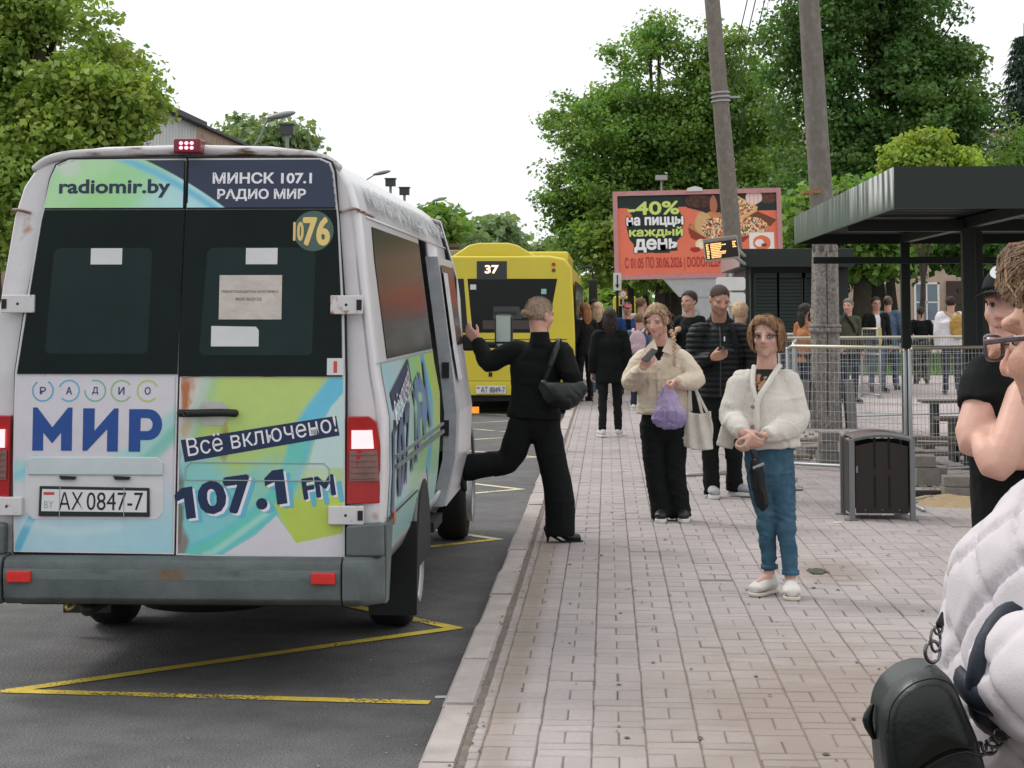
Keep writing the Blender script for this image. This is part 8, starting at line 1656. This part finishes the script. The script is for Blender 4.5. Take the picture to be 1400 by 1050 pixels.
for i in range(420):
    a = rr.uniform(-2.6, .4); z = rr.uniform(-.03, .12); q = math.sqrt(max(.04, 1 - ((z - .036) / .102) ** 2)); p0 = (math.sin(a) * .094 * q, -.014 + math.cos(a) * .112 * q, z)
    if p0[1] > -.02 and z < .085 - .62 * max(0, .085 - p0[1]): continue
    l_ = rr.uniform(.03, .07); sw = rr.gauss(0, .006); p1 = (p0[0] * 1.04 + sw, p0[1] - l_ * .5, z - l_ * .35 + rr.gauss(0, .004)); p2 = (p0[0] * 1.05 + sw * 2, p0[1] - l_, z - l_ * .9); mb.tube([H.p(*p0), H.p(*p1), H.p(*p2)], [.0011] * 3, 3, k=3)
obj('loose_strands', mb, h_lbrown, rt); glasses(rt, H, mat('glasses_tortoise', (.10, .06, .07), .25, var=.5, vs=60), .044, .018, y=.108, z=.0, th=.0022)
hb = thing('handbag', 'black smooth leather handbag with chain, at the lower right corner beside the quilted coat', 'bag', at(1265, 980, 2.2)); YH = 2.2
ou = [(1187, 985), (1191, 950), (1204, 925), (1228, 905), (1256, 896), (1278, 898), (1296, 912), (1312, 950), (1330, 990), (1346, 1040), (1345, 1120), (1330, 1190), (1220, 1195), (1200, 1120)]
mb = MB(); n_ = len(ou); lay = [(.84, -.065), (.89, -.045), (.905, 0), (.90, .04), (.85, .06)]; cxx = sum(p[0] for p in ou) / n_; cyy = sum(p[1] for p in ou) / n_; vs = []
for s_, dy in lay: vs += [at(cxx + (a - cxx) * s_, cyy + (b - cyy) * s_, YH) + V((0, dy, 0)) for a, b in ou]
fs = [(i * n_ + j, i * n_ + (j + 1) % n_, (i + 1) * n_ + (j + 1) % n_, (i + 1) * n_ + j) for i in range(4) for j in range(n_)] + [tuple(range(n_ - 1, -1, -1)), tuple(4 * n_ + j for j in range(n_))]
me = fuse(mb.add(vs, fs), .006, 8, .5); folds(me, .0006, 6, 6, 3); obj('bag_body', me, m_leath, hb, smooth=True)
fl = [(1186, 985), (1190, 950), (1203, 925), (1228, 904), (1256, 895), (1278, 897), (1297, 911), (1313, 950), (1331, 990), (1338, 1022), (1318, 1016), (1285, 1024), (1250, 1044), (1222, 1068), (1202, 1080), (1192, 1040)]
n_ = len(fl); vs = []; c_ = at(1258, 975, YH)
for s_, dy in ((.2, -.080), (.55, -.077), (.82, -.066), (.925, -.03)): vs += [at(1258 + (a - 1258) * s_, 975 + (b - 975) * s_, YH) + V((0, dy, 0)) for a, b in fl]
fs = [(i * n_ + j, i * n_ + (j + 1) % n_, (i + 1) * n_ + (j + 1) % n_, (i + 1) * n_ + j) for i in range(3) for j in range(n_)] + [tuple(range(n_))]
fp = obj('bag_flap', MB().add(vs, fs), m_leath, hb, smooth=True, solid=.004, normals=True); fp.modifiers.new('s', 'SUBSURF').render_levels = 2
edge = [at(1258 + (a - 1258) * .80, 975 + (b - 975) * .80, YH) + V((0, -.0715, 0)) for a, b in fl + fl[:1]]; obj('flap_piping', MB().tube(edge, .0011, 6, k=3), m_leath, fp, smooth=True)
obj('side_tab', MB().tube([at(1192, 965, YH), at(1186, 985, YH), at(1194, 1008, YH)], [.003, .006, .003], 8, k=3), m_leath, hb, smooth=True)
def ringm(c, r1, r2, th, nrm, squash=1.0, m=None, nm='ring', parent=None): c = V(c); n_ = V(nrm).normalized(); x = n_.orthogonal().normalized(); y = n_.cross(x); return obj(nm, MB().tube([c + V((math.cos(R(a)) * r1, 0, math.sin(R(a)) * r2)) + V((0, math.cos(R(a)) * .004, 0)) for a in range(0, 361, 24)], th, 6), m or mat('gunmetal', (.16, .155, .16), .25, .9), parent or hb, smooth=True)
ringm(at(1275, 891, YH), .009, .012, .0022, (0, 1, 0)); ringm(at(1279, 874, YH), .006, .014, .0018, (0, 1, 0), nm='carabiner'); ringm(at(1283, 860, YH), .005, .006, .0016, (0, 1, 0)); obj('strap_end', MB().tube([at(1285, 854, YH), at(1288, 838, YH)], [(.007, .004), (.0015, .0015)], 8, k=2), m_leath, hb, smooth=True)
for k2 in range(9): a = k2 / 8; ringm(at(1338 + 62 * a, 1025 - 45 * a + 8 * math.sin(a * 6), YH + .02), .0095, .0055 if k2 % 2 else .008, .0018, (0, 1, 0), nm='chain_link')
obj('strap', MB().tube([at(1372, 992, YH), at(1400, 978, YH), at(1460, 940, YH)], [(.016, .004)] * 3, 8, wide=(0, 0, 1), k=3), m_leath, hb, smooth=True)

# ---------------------------------------------------------------- the crowd
rt, J, H = crowd('woman with long dark brown hair in a black coat walking away, white trainers', 834, 24.4, 423, 183, m_black, m_black2, h_brown, 'long', step=.09, female=True, shoes=m_shw, hem=.72, build=1.05, thick=.12)
rt, J, H = crowd('ginger-haired woman in a dark jacket beside the yellow bus, seen from behind', 800, 34, 415, 215, m_black2, m_black2, h_ginger, 'long', female=True, arms=('down', 'front'), shoes=m_shb)
crowd('fair-haired woman in a black top between the ginger woman and the dark-haired one', 818, 35.5, 414, 165, m_black, m_denim, h_blonde, 'long', female=True, shoes=m_shw)
crowd('dark-haired man whose head shows behind the fair-haired woman', 812, 39, 410, 40, m_navy, m_jean2, h_dark, 'short', shoes=m_shb)
rt, J, H = crowd('bearded man in a pink cap and bright blue jacket facing the camera', 858, 37, 414, 8, m_blue, m_navy, h_dark, 'short', shoes=m_shb, open_=m_black)
cp = MB(); cp.ell(H.p(0, -.01, .045), (.088 * H.k, .108 * H.k, .082 * H.k), H.M, 18, 10); me = fuse(cp, .01, 1); cut(me, lambda co: H.loc(co)[:, 2] < .045); obj('cap', me, cloth('cap_pink', (.48, .13, .14)), rt, smooth=True, solid=.004); obj('cap_brim', MB().tube([H.p(0, .07, .048), H.p(0, .15, .035)], [(.07, .008), (.05, .006)], 12, wide=H.r), mat('cap_pink'), rt, smooth=True)
crowd('tall brown-haired man in a pale top turned away behind the blonde woman', 877, 38, 408, 150, cloth('pale_top', (.50, .45, .47)), m_jean2, h_lbrown, 'short', hyaw=120, shoes=m_shb)
rt, J, H = crowd('auburn-haired girl in a blue hooded jacket with a pink backpack, next to the blonde woman', 874, 31, 429, 170, m_denim, m_navy, h_lbrown, 'short', female=True, shoes=m_shw)
bp_ = thing('backpack', 'pink backpack on the girl in the blue jacket', 'backpack', J['chest']); c = J['chest'] - J['f'] * .2; me = fuse(MB().ell(c - V((0, 0, .05)), (.14, .09, .2)).ell(c - V((0, .05, .15)), (.11, .07, .1)), .012, 3); obj('backpack_body', me, m_pink, bp_, smooth=True)
for q in (-1, 1): obj('strap', MB().tube([c + J['r'] * q * .08 + V((0, 0, .12)), J['neck'].lerp(J['shL' if q < 0 else 'shR'], .55) + V((0, 0, .03)), J['chest'] + J['f'] * .13 + J['r'] * q * .1], [(.025, .006)] * 3, 6, wide=J['r'], k=4), m_pink, bp_, smooth=True)
rt, J, H = crowd('dark-haired young man with pale hood and black sweater looking left under the billboard post', 943, 24, 399, -48, m_black, m_black2, h_dark, 'short', arms=('down', 'chest'), hyaw=-42, shoes=m_shw)
obj('hood', fuse(MB().tube([J['neck'] + J['r'] * -.1 - V((0, 0, .01)), J['neck'] - J['f'] * .09 + V((0, 0, .03)), J['neck'] + J['r'] * .1 - V((0, 0, .01))], [.04, .05, .04], 10, k=4), .01, 2), m_grey, rt, smooth=True)
crowd('person in a pale jacket mostly hidden behind the puffer-jacket man', 1012, 21, 414, 150, cloth('pale_top'), m_jean2, h_blonde, 'short', female=True, shoes=m_shb)
rt, J, H = crowd('grey-haired man in an olive jacket with his hand at his pocket, behind the barrier', 1159, 33.5, 409, 25, m_olive, m_navy, h_grey, 'short', hyaw=-25, arms=('down', 'pocket'), shoes=m_shb, collar=1)
obj('bag_strap', MB().tube([J['neck'] + J['r'] * .1 + J['f'] * .08, J['chest'] + J['f'] * .14 + V((0, 0, .03)), J['chest'] - J['r'] * .14 + J['f'] * .06 - V((0, 0, .2))], [(.03, .01)] * 3, 6, k=3), m_black, rt, smooth=True)
rt, J, H = crowd('man in glasses with a dark jacket over a white shirt, behind the barrier', 1198, 38, 407, 12, m_black2, m_jean2, h_dark, 'short', shoes=m_shb, open_=m_white, hyaw=14); glasses(rt, H, mat('glasses_dark'), .030, .014)
crowd('balding man in a faded denim jacket walking away, behind the man in glasses', 1214, 39, 404, 165, m_denim, m_jean2, h_grey, 'buzz', step=.16, shoes=m_shb, skin=(.50, .27, .20), thick=.08)
rt, J, H = crowd('long-haired woman in a dark jacket and patterned wide trousers seen from behind', 1259, 42, 420, 178, m_black, m_camo, h_brown, 'pony', female=True, shoes=m_shb, tk=1.35)
rt, J, H = crowd('person in a white T-shirt with a mustard rucksack, hidden by the thick shelter post', 1300, 37, 406, 168, m_white, m_navy, h_dark, 'short', arms=('down', 'out'), shoes=m_shb, build=1.3, thick=.12)
bp_ = thing('backpack', 'mustard yellow rucksack of the person in the white T-shirt', 'backpack', J['chest']); c = J['chest'] - J['f'] * .22 + J['r'] * .12; me = fuse(MB().ell(c - V((0, 0, .08)), (.15, .1, .24)).ell(c - V((-.02, .05, .2)), (.12, .08, .12)), .012, 3); folds(me, .01, 9, 9, 3); obj('backpack_body', me, m_mustard, bp_, smooth=True)
for q in (-1, 1): obj('strap', MB().tube([c + J['r'] * q * .07 + V((0, 0, .12)), J['neck'].lerp(J['shL' if q < 0 else 'shR'], .6) + V((0, 0, .04)), J['chest'] + J['f'] * .15 + J['r'] * q * .1], [(.03, .006)] * 3, 6, wide=J['r'], k=4), m_mustard, bp_, smooth=True)
crowd('dark-haired person in an orange top peeping out left of the concrete pole', 1101, 30, 416, 120, cloth('orange_top', (.4, .17, .08)), m_navy, h_dark, 'long', female=True, shoes=m_shb)
